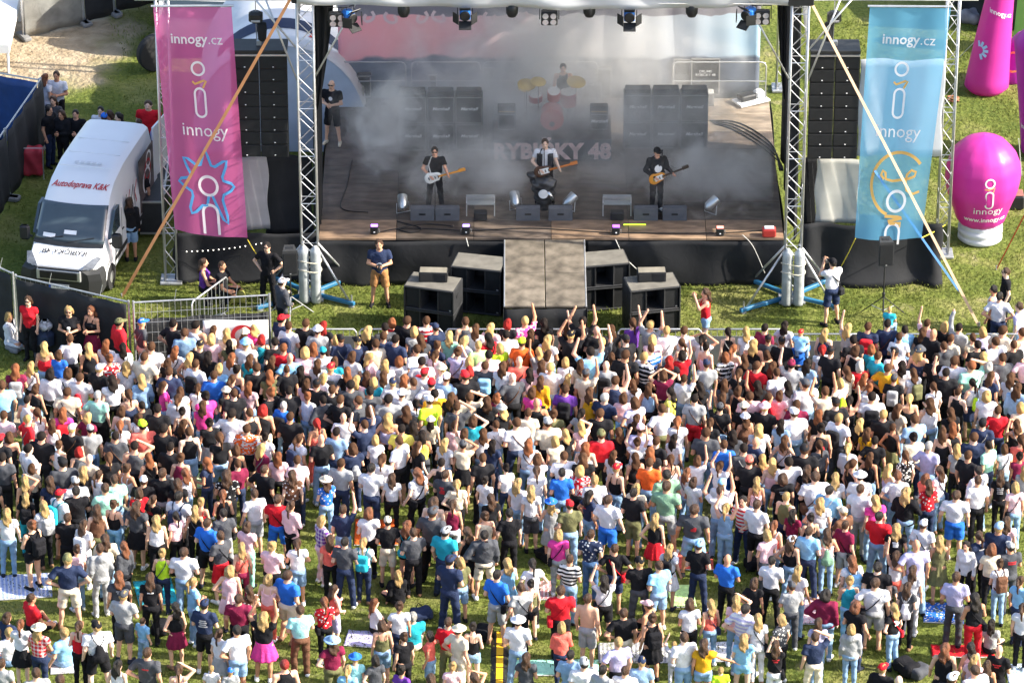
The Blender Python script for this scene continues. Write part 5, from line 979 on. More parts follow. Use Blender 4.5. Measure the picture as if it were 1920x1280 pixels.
MB().sheet(lambda u, v: arch(.25+.5*u, .20+.10*v+.06*math.sin(3*u), .012), 16, 4).build('navy_print', TNAVY, tt, smooth=True); MB().sheet(lambda u, v: arch(.60+.05*u+.03*v, .20+.14*v, .02), 4, 4).build('red_print', TRED, tt, smooth=True); MB().sheet(lambda u, v: arch(.30+.12*u, .10+.02*v*(1-u), .02), 6, 2).build('red_print', TRED, tt)
g = G(5, 95); t = thing('white_tent', 'corner of a white pavilion roof at the very edge of the picture', 'tent', (g.x-1.4, g.y, 0)); c = V(38, 42, g.y).z
MB().rings([[(-2, -1.5, c-.25), (1.75, -1.5, c-.25), (1.75, 2, c-.25), (-2, 2, c-.25)], [(-2, -1.5, c), (1.75, -1.5, c), (1.75, 2, c), (-2, 2, c)], [(-.2, .2, c+1.0), (-.1, .2, c+1.0), (-.1, .3, c+1.0), (-.2, .3, c+1.0)]]).build('canopy', mat('pavilion_white', (.80, .80, .80), .6, var=.02), t); [MB().tube((x, y, 0), (x, y, c-.2), .035, 8).build('pole', WHITEP, t) for x in (-1.9, 1.7) for y in (-1.45, 1.95)]
g = G(372, 110); tk = thing('white_truck', 'white box truck seen through the pink banner, one black wheel showing', 'truck', (g.x, g.y, 0), R(-4)); MB().bbox((0, 3.2, 1.75), (2.3, 4.6, 2.3), .06).build('cargo_box', mat('truck_white', (.66, .67, .70), .4, var=.05), tk); MB().rings([[(x, y, z) for x in (-1.05, 1.05) for y in (0, .85)][::1] and [(-1.05, y0, z), (1.05, y0, z), (1.05, .85, z), (-1.05, .85, z)] for y0, z in ((-.05, .5), (-.08, 1.2), (.25, 2.0), (.45, 2.2))]).build('cab', mat('truck_white2', (.7, .7, .72), .35), tk); MB().sheet(lambda u, v: (-.9+1.8*u, -.09+.34*v, 1.25+.7*v), 4, 4, (0, .02, 0)).build('windscreen', GLASS, tk)
for s_ in (-1, 1):
    for y in (.35, 4.4): MB().lathe([(.2, -.14), (.42, -.14), (.45, -.08), (.45, .08), (.42, .14), (.2, .14)], 22).build('wheel', mat('tyre', (.02, .02, .021), .85), tk, loc=(s_*1.05, y, .45), rot=(0, math.pi/2, 0))
MB().box((0, 2.4, .55), (1.0, 5, .12)).build('chassis', BLACKM, tk)
g = G(286, 132); t = thing('loose_tyre', 'big black tyre standing on the grass beside the pink banner', 'tyre', (g.x+.1, g.y, 0)); MB().lathe([(.28, -.14), (.50, -.14), (.54, -.08), (.54, .08), (.50, .14), (.28, .14)], 26).build('rubber', mat('tyre', (.02, .02, .021), .85), t, loc=(0, 0, .54), rot=(math.pi/2, 0, .5))
g = G(285, 445); t = thing('flight_case_ramp', 'long silver-edged dark case behind the slim tower beside the van', 'flight case', (g.x, g.y, 0), .0); MB().bbox((0, 1.6, .55), (.6, 3.2, .9), .03).build('shell', CASE, t); [MB().box((sx*.3, 1.6, 1.0), (.05, 3.2, .05)).build('edge_trim', TRIM, t) for sx in (-1, 1)]; [MB().box((0, -.01, zz), (.6, .03, .05)).build('edge_trim', TRIM, t) for zz in (.12, 1.0)]
g = G(297, 330); t = thing('blue_sack', 'crumpled lavender blue sack lying on the case beside the pink banner', 'sack', (g.x+.05, g.y, .95)); Vv, Q = nets(lambda P: ell(P, (0, 0, .25), (.22, .3, .28))+.03*np.sin(15*P[:, 0])*np.sin(13*P[:, 2]), (-.4, -.5, -.1), (.4, .5, .7), .045); link('cloth', np_mesh('cloth', Vv, Q, mat('lavender_cloth', (.25, .28, .55), .8, var=.3)), t)
g = G(62, 330); t = thing('red_bag', 'red bag hanging on a trolley behind the van', 'bag', (g.x, g.y, 0)); Vv, Q = nets(lambda P: rbox(P, (0, 0, .45), (.28, .2, .38), .1)+.02*np.sin(17*P[:, 0]+9*P[:, 2]), (-.45, -.35, -.03), (.45, .35, .95), .045); link('bag', np_mesh('bag', Vv, Q, mat('red_bagcloth', (.42, .03, .05), .6, var=.3)), t); MB().path([(-.3, -.2, .0), (-.3, -.2, .9), (.3, -.2, .9), (.3, -.2, 0)], .018, 6).build('trolley_frame', STEEL, t)
g = G(441, 566); t = thing('olive_backpack', 'olive yellow bag lying on the grass behind the fence', 'bag', (g.x, g.y, 0)); Vv, Q = nets(lambda P: rbox(P, (0, 0, .17), (.26, .18, .16), .1)+.015*np.sin(19*P[:, 0]+7*P[:, 2]), (-.4, -.3, -.03), (.4, .3, .42), .03); link('bag', np_mesh('bag', Vv, Q, mat('olive_cloth', (.25, .25, .06), .7, var=.3)), t); MB().path([(-.12, -.05, .3), (-.08, -.05, .38), (.08, -.05, .38), (.12, -.05, .3)], .012, 5).build('handle', BLACKP, t)

# ------------------------------------------------------------------ blankets and bags among the crowd
def blanket(name, px0, py0, px1, py1, sk, c, lb, pat=None):
    a, b = G(px0, py1), G(px1, py0); L, D = b.x-a.x, b.y-a.y; rz = sk; t = thing(name, lb, 'blanket', ((a.x+b.x)/2, (a.y+b.y)/2, .012), rz, group='blankets spread on the grass'); me = MB().sheet(lambda u, v: (L*(u-.5), D*(v-.5), .012+.02*abs(math.sin(6*u*L+2*v))*abs(math.sin(4*v*D+u*3))), 24, 20, (0, 0, -.012)).mesh('cloth', PAT[pat] if pat else FABRIC, True); link('cloth', me, t, color=CL[c]); 
    MB().box((0, -D/2-.02, .01), (L, .03, .008)).build('hem', mat('pale_hem', (.5, .5, .5), .9), t)
for q in ((-10, 1078, 100, 1122, .12, 'b', 'blue striped picnic blanket under the person with the black backpack', 'P'), (252, 1088, 330, 1135, .2, 't', 'plain turquoise blanket between people in lime and black'), (92, 1232, 150, 1262, .1, 'w', 'white sheet beside the seated blond child'), (664, 975, 748, 1022, 0, 'o', 'orange blanket behind people in white and black'), (648, 1184, 708, 1212, -.15, 'l', 'grey-lilac blanket with the seated ginger-haired person'), (962, 1238, 1122, 1266, 0, 'm', 'long mint green mat near the bottom of the crowd'), (1012, 1090, 1040, 1124, 0, 'r', 'red plaid blanket behind the person in stripes', 'P'), (1268, 1036, 1336, 1068, 0, 'c', 'rust orange blanket behind the bald man in blue'), (1255, 1098, 1300, 1138, .1, 'i', 'pale green blanket by the person in white skirt'), (1122, 1206, 1252, 1242, 0, 'n', 'navy plaid blanket under seated people', 'P'), (1325, 1205, 1400, 1240, 0, 'w', 'pale sheet under the person in light jeans', 'F'), (1735, 1132, 1805, 1168, -.1, 'b', 'blue patterned towel behind the person in lavender', 'F'), (1748, 1210, 1862, 1232, 0, 'r', 'red mat at the feet of the person in red trousers'), (1892, 1246, 1960, 1290, 0, 's', 'light blue towel in the bottom corner', 'P'), (360, 888, 410, 915, 0, 'i', 'pale patterned blanket behind the plaid shirt', 'F'), (1500, 1120, 1535, 1170, 0, 'q', 'pink towel behind the person in plum', 'F')): blanket('picnic_blanket', *q)
g0, g1 = G(936, 1300), G(938, 1172); t = thing('cable_ramp', 'yellow and black cable protector running through the crowd', 'cable ramp', g0); L = (g1-g0).length; rz = math.atan2((g1-g0).y, (g1-g0).x)
for k in range(int(L/.5)):
    MB().rings([[(x, y, z) for x in (k*.5, ) for y, z in ((-.2, 0), (-.1, .05), (.1, .05), (.2, 0))], [(x, y, z) for x in (k*.5+.48,) for y, z in ((-.2, 0), (-.1, .05), (.1, .05), (.2, 0))]]).build('segment', BLACKP, t, rot=(0, 0, rz)); MB().box((k*.5+.24, .0, .055), (.46, .15, .012)).build('lid', mat('safety_yellow', '#e6b422', .6), t, rot=(0, 0, rz))
def ground_bag(px, py, c, lb, s=1.):
    g = G(px, py); t = thing('rucksack', lb, 'bag', (g.x, g.y, 0), random.uniform(0, 3), group='bags lying on the grass'); t.scale = (s, s, s); Vv, Q = nets(lambda P: smin(rbox(P, (0, 0, .14), (.24, .17, .13), .09), ell(P, (.05, -.12, .14), (.14, .1, .09)), .04)+.012*np.sin(19*P[:, 0]+7*P[:, 2]), (-.35, -.32, -.03), (.35, .28, .36), .03); link('bag', np_mesh('bag', Vv, Q, FABRIC), t, color=CL[c]); o = np_mesh('strap', *tubes([([(-.1, .12, .2), (0, .2, .3), (.12, .14, .2)], [.014]*3)]), FABRIC); link('strap', o, t, color=(.02, .02, .02))
for q in ((1700, 1262, 'k', 'black rucksack with white patch lying near the bottom edge', 1.2), (1722, 1268, 'a', 'charcoal bag beside the black rucksack on the grass'), (745, 1112, 'k', 'black bag beside the seated person in black'), (790, 1160, 'n', 'dark open bag behind the man in teal'), (905, 1195, 'k', 'black bag near the person in jean shorts'), (1025, 1050, 'k', 'black bag near the person in beige dress'), (1415, 1065, 'k', 'black bag at the feet of the man in black shorts'), (300, 1185, 'k', 'black bag near the person with plaid skirt')): ground_bag(*q)

# ------------------------------------------------------------------ smoke over the stage
def smoke():
    m, n, l = NT('stage_smoke'); out = n.new('ShaderNodeOutputMaterial'); pv = n.new('ShaderNodeVolumePrincipled'); pv.inputs['Color'].default_value = (.96, .965, .975, 1); pv.inputs['Anisotropy'].default_value = .25
    tc = n.new('ShaderNodeTexCoord'); nz = n.new('ShaderNodeTexNoise'); nz.inputs['Scale'].default_value = .75; nz.inputs['Detail'].default_value = 4.5; nz.inputs['Roughness'].default_value = .6; nz.inputs['Distortion'].default_value = 1.1; l.new(tc.outputs['Object'], nz.inputs['Vector'])
    def blob(c, r, gain):
        s = n.new('ShaderNodeVectorMath'); s.operation = 'SUBTRACT'; s.inputs[1].default_value = c; l.new(tc.outputs['Object'], s.inputs[0]); d = n.new('ShaderNodeVectorMath'); d.operation = 'DIVIDE'; d.inputs[1].default_value = r; l.new(s.outputs[0], d.inputs[0])
        q = n.new('ShaderNodeVectorMath'); q.operation = 'LENGTH'; l.new(d.outputs[0], q.inputs[0]); w = n.new('ShaderNodeMath'); w.operation = 'MULTIPLY_ADD'; l.new(nz.outputs[0], w.inputs[0]); w.inputs[1].default_value = -3.0; l.new(q.outputs['Value'], w.inputs[2])
        k = n.new('ShaderNodeMapRange'); k.interpolation_type = 'SMOOTHSTEP'; k.inputs['From Min'].default_value = -.35; k.inputs['From Max'].default_value = -1.35; k.inputs['To Max'].default_value = gain; l.new(w.outputs[0], k.inputs[0]); return k.outputs[0]
    tot = None
    def loc(px, py, Y): v = V(px, py, Y); return (v.x-sx, v.y-sy, v.z-sz)
    sx, sy, sz = ox, 4.1, ZD+1.9
    for (px, py, Y, r, gn) in ((725, 222, 3.9, (.85, .9, .95), 6.), (720, 262, 3.6, (.8, .9, .55), 2.2), (885, 290, 3.2, (1.6, 1.1, .8), 1.5), (1000, 160, 6.6, (3.8, 1.4, 1.7), 1.5), (1150, 310, 3.0, (1.2, .9, .6), .8), (1330, 318, 2.8, (1.7, 1.5, .95), 1.1), (900, 325, 2.4, (1.9, 1.1, .7), .9), (1240, 240, 3.6, (2.0, .8, 1.1), .7), (1050, 200, 5.4, (2.2, 1.2, 1.2), 1.2), (1040, 200, 4.4, (6.5, 5.0, 2.4), .10), (1120, 70, 7.0, (4.2, 1.0, 1.9), .4), (830, 230, 3.6, (1.4, .8, 1.), .5)):
        b = blob(loc(px, py, Y), r, gn)
        if tot is None: tot = b
        else: a = n.new('ShaderNodeMath'); a.operation = 'ADD'; l.new(tot, a.inputs[0]); l.new(b, a.inputs[1]); tot = a.outputs[0]
    l.new(tot, pv.inputs['Density']); l.new(pv.outputs[0], out.inputs['Volume'])
    o = MB().box((0, 0, 0), (XR-XL-.4, 7.7, 3.7)).build('smoke', m, loc=(sx, sy, sz)); tag(o, 'pale grey stage smoke drifting over the band', 'smoke', kind='stuff'); m.cycles.volume_step_rate = 1.0
smoke()

import time as _t; _t0 = _t.time()
# ------------------------------------------------------------------ the audience: head position, hair, top, bottom, pose, bag (per tile of the photograph)
TILES = {
(0, 600, 4.0): """115 365 lr Tx jj bg;230 345 ly Kw kk;375 400 od Jw jk;510 395 on Tw jj;595 430 sn Tw sq dr;335 200 ly Cr jj;435 255 on Tb jk;525 140 sn Tw jk;680 205 ly Kk jk;795 185 lr Tw jk;905 205 ld Jw jj;820 290 ur Fr jk;745 365 cw Tk jk;840 450 ld Tw jk;945 345 ly Tw kk;1060 440 ly Jj jj;730 565 sg Tm jk;970 560 pn Cn jk;1095 265 bn Td jk;1145 215 sn Tw jk;1060 20 cb Ta sd @-60;890 20 ce Jr jk @-60;1320 35 sd Tk jk @-40;1405 75 sn Tj jj;1320 235 lr Tw jj;1425 270 ly Cw jj;1240 310 on Tk jk;1265 390 sn Tn jj;1465 330 sn Tw jk bk;1240 490 ln Tp jj @-70;1345 530 on Tw jj;1335 590 pn Jw jk;1475 510 pn Tw jj;1545 260 ld Tk jk;1505 195 ck Tk jk;1540 75 ln Tw jk;1630 145 oy Tq jj;1480 50 sd Kw jk;1690 180 ld Te jk;1750 280 lr Jw jj;1815 170 hs Tw jj;1735 95 ly Td jj;1810 95 hd Kq jj;1890 50 ly Tp jj;1770 375 ud Ck jk;1645 360 oy Ts jj;1605 415 sn Tb jj;1860 290 ln Tt jj;1735 450 pn Tn jk;1865 495 lr Tq jj;1755 550 sn Tk jk;1705 525 hd Tk jk;1540 570 ud Tp jj;1520 640 ln Tp jj;1180 665 sd Tk jk;1060 640 sd Tk jk;910 680 on Cw jk;1040 735 on Tw jj;1070 790 cv Tc jj;1365 685 ud Ca kg;1225 815 sd Tk jk;1415 840 sn Kk sj;1570 770 ud Tk kg;1645 880 pn Tk sj;1750 700 sd Tw jk dw;1850 815 sn Po sk;1900 680 sn Kk jk;900 790 pr Fw jj;205 745 sy Tr sd @-60;60 880 on Ck jk;210 965 sd Tw jj f @-50;400 930 un Kw kk;545 815 cd Tk jk;670 820 cg Tg jJ;590 985 oR Ka jk;665 1040 by Td jk;865 870 sd Ta jk;815 1030 pn Tk jk;1010 945 sd Ka jk v;1110 1030 lr Kk jk;1280 955 sd Tk jg f;1350 1030 un Kx jj;950 1110 un Cw jj;625 1130 ly Tk jk;750 1165 pn Tw jj;825 1215 sn Tm jj;185 1205 ly Ck jk v;565 1230 cg Tw jj;1075 1235 cw Tk jk;1205 1150 sn Tk jg;1330 1225 ln Tk jj;1700 1160 ln Fk jk;15 1030 sd Ta jk;470 690 lr Tp jk br;350 880 sd Tk jk;0 890 cr Tk jk;10 490 sn Ts jk""",
(480, 600, 4.0): """45 145 oR Kt jj;150 175 sd Tk jk;225 10 cr Tn jj @-50;285 25 sn Tw jj bn;365 25 sn Tk jk;440 60 lR Tk jk;510 75 hw Tg jk;545 140 oy Tg jk;430 210 lr Tn jj;480 235 ct Sw jj;205 215 sr Tr jj;130 300 ln Tk jk;290 270 by Ts jj;360 245 oy Tq jj;470 330 ln Sw jj;575 320 on Tt jj;635 140 ck Tn jj;775 160 ck Tn jj;895 170 sn Td jk;1045 145 sd Tn jj;945 130 sn Tn jk;955 45 sd Ta jk;880 70 ly Tk jk;1005 40 or Tr jj;1130 15 sn Tk jk;1180 80 oy Tg jk;1290 15 sn Sr jk;1365 60 cn Tn jk;1450 115 ly Tm jj;1225 135 ln Ta jk;1210 225 sn Tw jj;1360 190 un Tn jk;1345 260 pn Tq jj;1575 155 ly Tw jj;1645 170 sy Ti jj;1725 135 ld Tr jk;1805 195 oy Tv jk;1690 70 ln Tw jj;1770 60 ly Tq jj;1870 30 oR Tk jk;1875 110 sd Tw jj;1575 15 sn Ka jk;1745 265 sd Tq jk;1855 340 ln Tw jj;1685 350 sn Ta jk bs;1525 245 un Tl jk p;1600 310 oy Tw jj;1640 365 oR Tk jk;1570 420 cr Tk jk;1400 430 cw Tj jj;1395 380 hd Tw jk;1265 395 cr Tw jj;1320 465 cr Tw jj;1240 305 sd Tw jk br;1185 460 sn Tg jj;1125 450 lr Td jk;1025 470 cn Tw jj;1095 560 hw Tw jj;945 420 ln Tw jk;885 460 oy Tt jk;800 285 ly Tq jj;715 275 on Tw jj;960 320 ly Tw jj;1055 310 or Tw jj;600 370 cr Tw jk bk;655 390 lr Tk jk;740 425 ly Tq jj;810 425 ln Tk jk;710 485 sd Ta jk;485 430 oy Tw jk;405 465 ln Tq jj;540 515 sn Tk jk;480 490 ck Tk jk;360 370 ld Tk jk;270 350 bn Tk jk;105 405 lr Te jk;110 545 ur Tk jk;255 530 sd Tk jk;10 360 sn Tk jk;380 570 ur Tw jj;205 640 bg Tb jj bk;505 600 sd Ha jk;670 595 sn Tk jk;735 610 sn Ta jk;855 535 sd Ta jk;850 675 on Tn jk;1000 590 sd Tg jj;1125 680 ln Tk jk;1225 640 pd Tw jj bw;1265 590 cw Tv jj;1375 560 sd TY jj;1510 575 ln Tk jk;1505 650 sn Ta jk v;1590 580 sn Td jk v;1690 590 ln Tk jk;1775 590 or Tx jY;1845 665 hg Tk jk;1615 755 on Tt jk v;1800 785 sn Tw jj;1505 790 pn Tq jk;1310 750 hd Td jk;1430 920 ly Tw jj;1160 805 ld Tk jk;1110 805 sd Ty jk;990 735 ly Cl jk;815 785 sn Tn jn u;655 730 by Tw jJ;455 775 pR Cc jc;255 725 sn Tk jk;490 890 by Tk jj;320 890 pn Tw jk bn;725 960 on Tn jn dg;865 1110 sd Tw jn;1110 910 sn Tw sk;945 1040 pn Fw jk;1245 860 ld Ky sa;1180 940 ln Tk jj;1390 1070 sd Kk jk;1540 930 ca Td kk v;1580 850 on Td jk l;1700 1035 sn Tk jk;1760 920 ld Tn jn;1695 855 ln Kw jj;1875 1110 ud Tw jn;60 1120 bn Tk jk;270 1160 ln FB jk;525 1205 hd Fb jj;1020 1180 ln Fw jk;1430 1165 sn Ta jk;1495 1225 py Td jk;10 690 oR Kk jd""",
(960, 600, 4.0): """80 10 sy Fp jk r;140 100 ln Tk jk;85 170 cv To jk;55 320 by Tc jj;240 20 ld Tk jk;265 150 ly Tw jj;200 240 ly Tg jj l;320 280 on Td jj;395 50 ln Tk jk r;440 115 ck Tk jk u;385 320 oy Tw jj;310 350 sy Tw jj;255 330 ln Tq jj;450 310 ln Td jk;110 380 ld Tq jk;5 430 by Ta jk;215 450 ln JY jk;395 430 ly Tk jj;530 10 sd Tk jk u;635 80 by Tk jk;585 240 sd Ts jj u;540 400 ca Td jk r;705 340 by Tg jk bk;745 70 ln Tk jk;675 165 sy Ta jk r;855 145 ck Tk jk;845 260 sn Tk jk;750 280 ln Td jk;905 20 pn Tu jk r;1045 45 sy Tg jk u;1155 85 sy Tw jj;1255 85 sn Tw jj;1085 130 oy Tq jj;1040 220 sn Sb jk;995 270 sy Sk jk;1190 300 lR Tk jk;1265 265 od Tr jk r;1430 140 pd Tw jk v2;1455 200 ud Cq jj;1460 330 cn Tg jj;1630 90 pd Kk jk;1660 215 pr Cq jj;1745 85 ly Tw jk;1810 180 ly Kk jk;1895 60 sd Tx jk;1600 275 or Sk jk;1740 290 ln Tk jk;1830 345 sn Tr jj;1840 490 ld Tk jk l;1705 400 pn Tk jk;1600 480 ln Ta jk;1700 530 on Kk jk;1770 565 sn Tq jj;1580 580 ln Kk jk l;1135 410 on Tx jk v2;1290 440 sn Tw jj r;1190 540 ld Ty jk;1410 500 ld Tk jk;1370 590 sd Tg sr;1125 665 sn Tw je h;1020 500 ln Kj jk;910 480 ln Tw jk l;775 455 sn Kn jk r;835 580 on Tq jj;920 615 on Fl jk;690 580 sg Tn jj;585 540 ln DY jd;400 520 sn Tu jk bk;150 540 on Tp jk;185 620 by Kk jk;120 695 sn Td jj;35 770 sn Tw jn;310 705 un Te jk;270 770 cg Td jk;520 700 pd Tg jk;660 700 sn Tk jk;800 840 ln Tk jk;965 815 cq Tl jk;490 800 ly Tq jj v;415 850 ly Tk jk;335 895 oy Td jj;550 950 lr Cw kw;670 860 ce Tr jk;945 915 un Tw jj u;1075 910 sn Tk jk;1240 760 pr Tw jj;1215 890 ld Tw jk;1455 845 sn Ta jj;1590 935 sn Tb jb;1560 655 ca Tk jj l;1740 650 hd Tk jk;1750 730 hw KB jk;1895 655 hq Tk jk;1745 970 sd Ta jk;1775 1050 cc Tk jk;1655 860 ld Ta jk;1890 1050 ly Cq jj;1560 1090 pn Tw jj u;1390 1050 on Tw jj r;1190 1045 pn Cw jj;1030 1070 sn To jj;925 1030 ln Kk jk;1035 990 lr Tk jk;780 1110 cr Ck jj;760 1010 ln Tw jj;530 1040 ln Tk jk;510 1120 oy Fr jk;390 1020 sn Tw jk bw;375 1145 sd Tb jj;190 1040 on Tw jj p;185 1130 pn Fw jj;620 1200 sy Tw jj;80 1240 ly Tw jj;1160 1160 sd Tf jj;1310 1140 lr Tw jj;1360 1210 on Fw jj;1570 1225 cs Tw jj;1835 1210 ly Cq jj;930 1260 oy Td jj""",
(1440, 600, 4.0): """125 40 ld Tw jj;245 150 ld Tb jk;245 95 cr Ts jj W;20 150 ck Ta jk;85 150 ck Tk jk;425 95 ly Kn jk;600 60 ly Tg jk l;750 50 sn Tn jk br;912 -80 sy Tt jj W;905 30 sd Tn jn;990 120 sn Tw jj;1050 80 sd Ts jj;1190 30 sn Tq jj l;1145 95 ln Tk jk;1225 90 by Tk jk;1325 45 oy Tk jk;1460 70 sd Jg jk l;1360 145 sn Td jk;1325 190 sn Ha jk;1510 125 pn Td jj;1610 85 oy Tl jj;1595 185 sd Tk jk;1745 95 sn Td jk;1715 150 sn Tw jk;1830 185 sn Tk jk;1615 270 ly Tk jk;1545 335 sr Tm jj v;1640 345 og Tq jj;1740 290 sn Ta jk;1820 430 ln Tw jk;1870 510 ln Jj jk;1665 420 ln Tn jj bw;1415 310 sn Tw jk;1335 395 sd Tk jk l;1260 285 sd Tk jk;1135 230 ha Cn jk;1005 340 ld Tw jk l;895 360 sn TY jk;775 280 sn Tt jk;775 215 or Tt jk;735 350 og Tr jk;640 150 sd Tk jk;655 225 on Kk jk;465 230 ck Tk jk;410 225 pR Tw jj;275 330 ld Tj jj;195 330 cx Tg jj l;35 345 ln Tk jk;65 395 sn Tw jj bw;255 480 ca Tw sj;175 490 ld Tw jj;20 570 sn Tr jk;70 570 on Tq jk;430 535 sn Td jg u;545 465 oy Tw jj dv;620 380 ln Td jk;690 415 lr Cw jk;760 510 ur Tw jk dv;780 575 sd Tw jk bk;945 440 ca Tk jk bg;1090 395 ln Tw jk be;1240 500 pn Tw jk;1060 590 py Ck jk;1215 620 ln Kw jj;1370 690 ln Tk jk;1425 540 sn Kk jk;1540 470 pd Kw kn dv;1640 565 oy Tw jg;1610 775 ck Tn jn;1660 940 sd Tm jn;1500 1015 sn Tk jk;1780 960 on Tw jj;1890 900 pn Tc ja;1865 780 ln Ck jk p;1385 800 lr Kk jk bk;1100 745 sn Tj jn;1205 945 sg Tl jj;915 790 sn Kk ke;885 725 sy Tk jk;800 905 sd Tk jk;745 840 ln TY jk;690 770 ly Tk jk;600 960 py Jw jk;530 735 sy Tw ja bk;410 700 lr Tk jk;480 625 ck Tk jk;610 605 pd Ck jk r;395 810 ud Kk sn dr;180 705 cw Tw jj;115 770 ld Tj jj;125 900 ln Cw jk h;170 1065 sd Tw jn;275 1120 ln Tk jk;355 1175 sn Tw jj;505 1180 ly Tw jj;690 1170 hw Tw jj;905 1110 ly Cl jj;975 1170 sr Tw jj;1030 1015 pn Fk jk;1205 1190 or Tc jj;1265 1140 ln Tw jj;1310 840 ln Ck jk;1580 1130 sd Tw jj;1745 1160 ln Tk jk;1855 1250 oy Tq jj;20 1060 ly Cq jj;110 1185 on Tk jk""",
(0, 920, 3.5556): """45 150 ly Tw jj;170 40 ly Tk jt bk;290 100 ly Tw jk bg;210 230 ur Kk hk bk;400 20 cr Tw sk bt;500 -10 sd Tk jk;465 185 sn Tk jk f;540 220 ln Tw jw bw;645 125 ln KB je;755 90 un Ck js;720 -40 sn Tm jk;910 100 ln Ta kk;1005 50 pn Tk jk;950 -10 on Tr jk;1040 195 ly Kw jk;1190 160 pd Tq jk;1190 45 sd Tw jk bn;1280 130 ly Kk jk;1340 75 uy Cr jk;1380 215 sn Tb sk;1485 25 pr Kk js;1490 150 sd Ta jg;1470 300 sn Ta sr f;1645 235 on Tq jm;1610 375 ly Cc jx;1530 530 oy Dq jq;1660 660 ln FB jk;1590 720 sn Tx jk;510 390 un Tq jj;665 385 sn Hg jg;700 320 ln Jd jj;825 370 lr Ja jk;1080 415 uy Kv jn;1225 410 sn Tw jj;450 460 ce Tn sd h;790 570 lr Ta jk;855 705 ca Tg sa f;1000 580 ln Tk jk;1285 605 py Ts jj f @-60;1170 775 ld Kk kx;1360 760 cn Tn sk;205 715 sn Tr sk S @-60;45 840 on Tn jj S @-40;60 945 sy Tw jj S;135 890 pr Tw kk;255 920 hd Pr jn;430 945 sy Ts sj S @40;525 900 pn Cr jk;645 905 ck Tw sk dk;915 860 sn Ts jj k;980 1080 sn Ta sk;785 1160 ld Kw jj;1190 1190 pn Cq jk v;1460 950 pn Tw kg;1580 930 sd Tw sj;1440 1190 sy Tw jj k;1505 1200 cb Tg jj k;240 1215 sn Tg jj;10 1150 sn Tg jj;400 1260 sn Tg jj""",
(480, 920, 3.5556): """160 65 sn Tr sb;215 90 pn Jq jk;-10 20 sn Tw sg;435 195 oy Pu jq;505 330 ln Tc jk;585 335 sd Ta jn;580 125 sn Tn jj r;750 145 or Fw jk;880 205 cd Tk sd;275 350 pn Tw sj;105 370 uy Tq jk;175 560 sn Tb sd;115 590 oy Cq jc;710 345 py Tw jn bt;1005 230 lr Kk hk dt;1050 280 sn Ta jk;1175 145 ca Ta jk;1210 75 on Cw jk;1285 90 pn Kx jw;1260 275 cg Tt jn;1410 275 ln Dk jk;1520 295 sd Ha sd;1525 170 un Dd jd;1565 50 ln Tk jk;1690 150 sd Tk jk;1675 480 ly Ds jj;1605 560 sd Tb sg;1290 465 cn Tn jn @-30;1365 475 oy Te sj @30;520 655 ln Kc sl @-60;455 740 pr Fr jk;50 840 ly Tk kp u;295 795 sn Tz jB;945 560 ly Jk jk S;790 745 lr Tw jk S @-60;955 770 un Tw jn;1045 840 sg Tt jd S;840 895 on Ce sj;985 975 un Tk jk;1175 960 od Tc sj e;1265 880 sn Tr je;1355 925 hd Td jd;1440 910 ud Ck hj;510 1005 hj Tx je;670 1115 hb Tz jj;785 1125 od Ta jk;190 1160 sR Kk jk;610 1195 py Ts jj;970 1195 ud Tu jk;1310 1170 uy Tq jj;1455 1245 ln Cq jj v;1165 1255 ln Tq jj""",
(960, 920, 3.5556): """95 -20 ly Tw sa;260 80 hb Dg jg;385 95 cr Te jj;515 25 ld Tn sj;640 60 sn Tw sb;810 15 sd Tk se;955 180 ly Kk kr;1030 -30 sn Tf sg;1215 125 sn Ta sj;1425 115 py Kj jj u;1390 0 sn Tw jj u;1565 75 sd Sr jn @150;1610 80 sn Tw sk;310 290 oy Tp jg;525 290 sn Fn jJ;385 455 sn Sk jj;135 485 pd Tw jk h;125 620 ud Ce hk;60 645 sn Tg jk;325 665 sn Tr jk;505 720 sn N_ sg;615 595 ld Tw sk u;685 385 sn Tk sn h;880 485 ck Tk ja;950 505 sn Ts sj;1050 385 ly Tw kw bk;1245 365 cs Tk jn;1435 455 by Tb jk;1615 610 on Tk jk;1560 790 sd Sl jj;1635 850 ly Tw jw;1495 730 ly Tq jj v;1325 755 ly Cc jj;1185 750 on Tw jk;915 745 cq Ka jk S @60;745 815 sn Tk jd;935 850 un Dk jk bk;330 905 oy Jc jn;40 870 hw Tw jj;95 1110 ln Ta jk;400 1100 sd Tj jj;470 1145 cg Tw jk;605 1195 sd Tg jj;710 1010 sy Tl jk;765 1195 sn Tw jj;855 1145 cn Tj jj;1080 1025 sy Tw jw k u;1190 985 sn Tw jj;1260 1020 ln TY hj e;1545 985 ly Ts hs;1370 1190 sy Tv jj k;1700 290 oy Tq ja""",
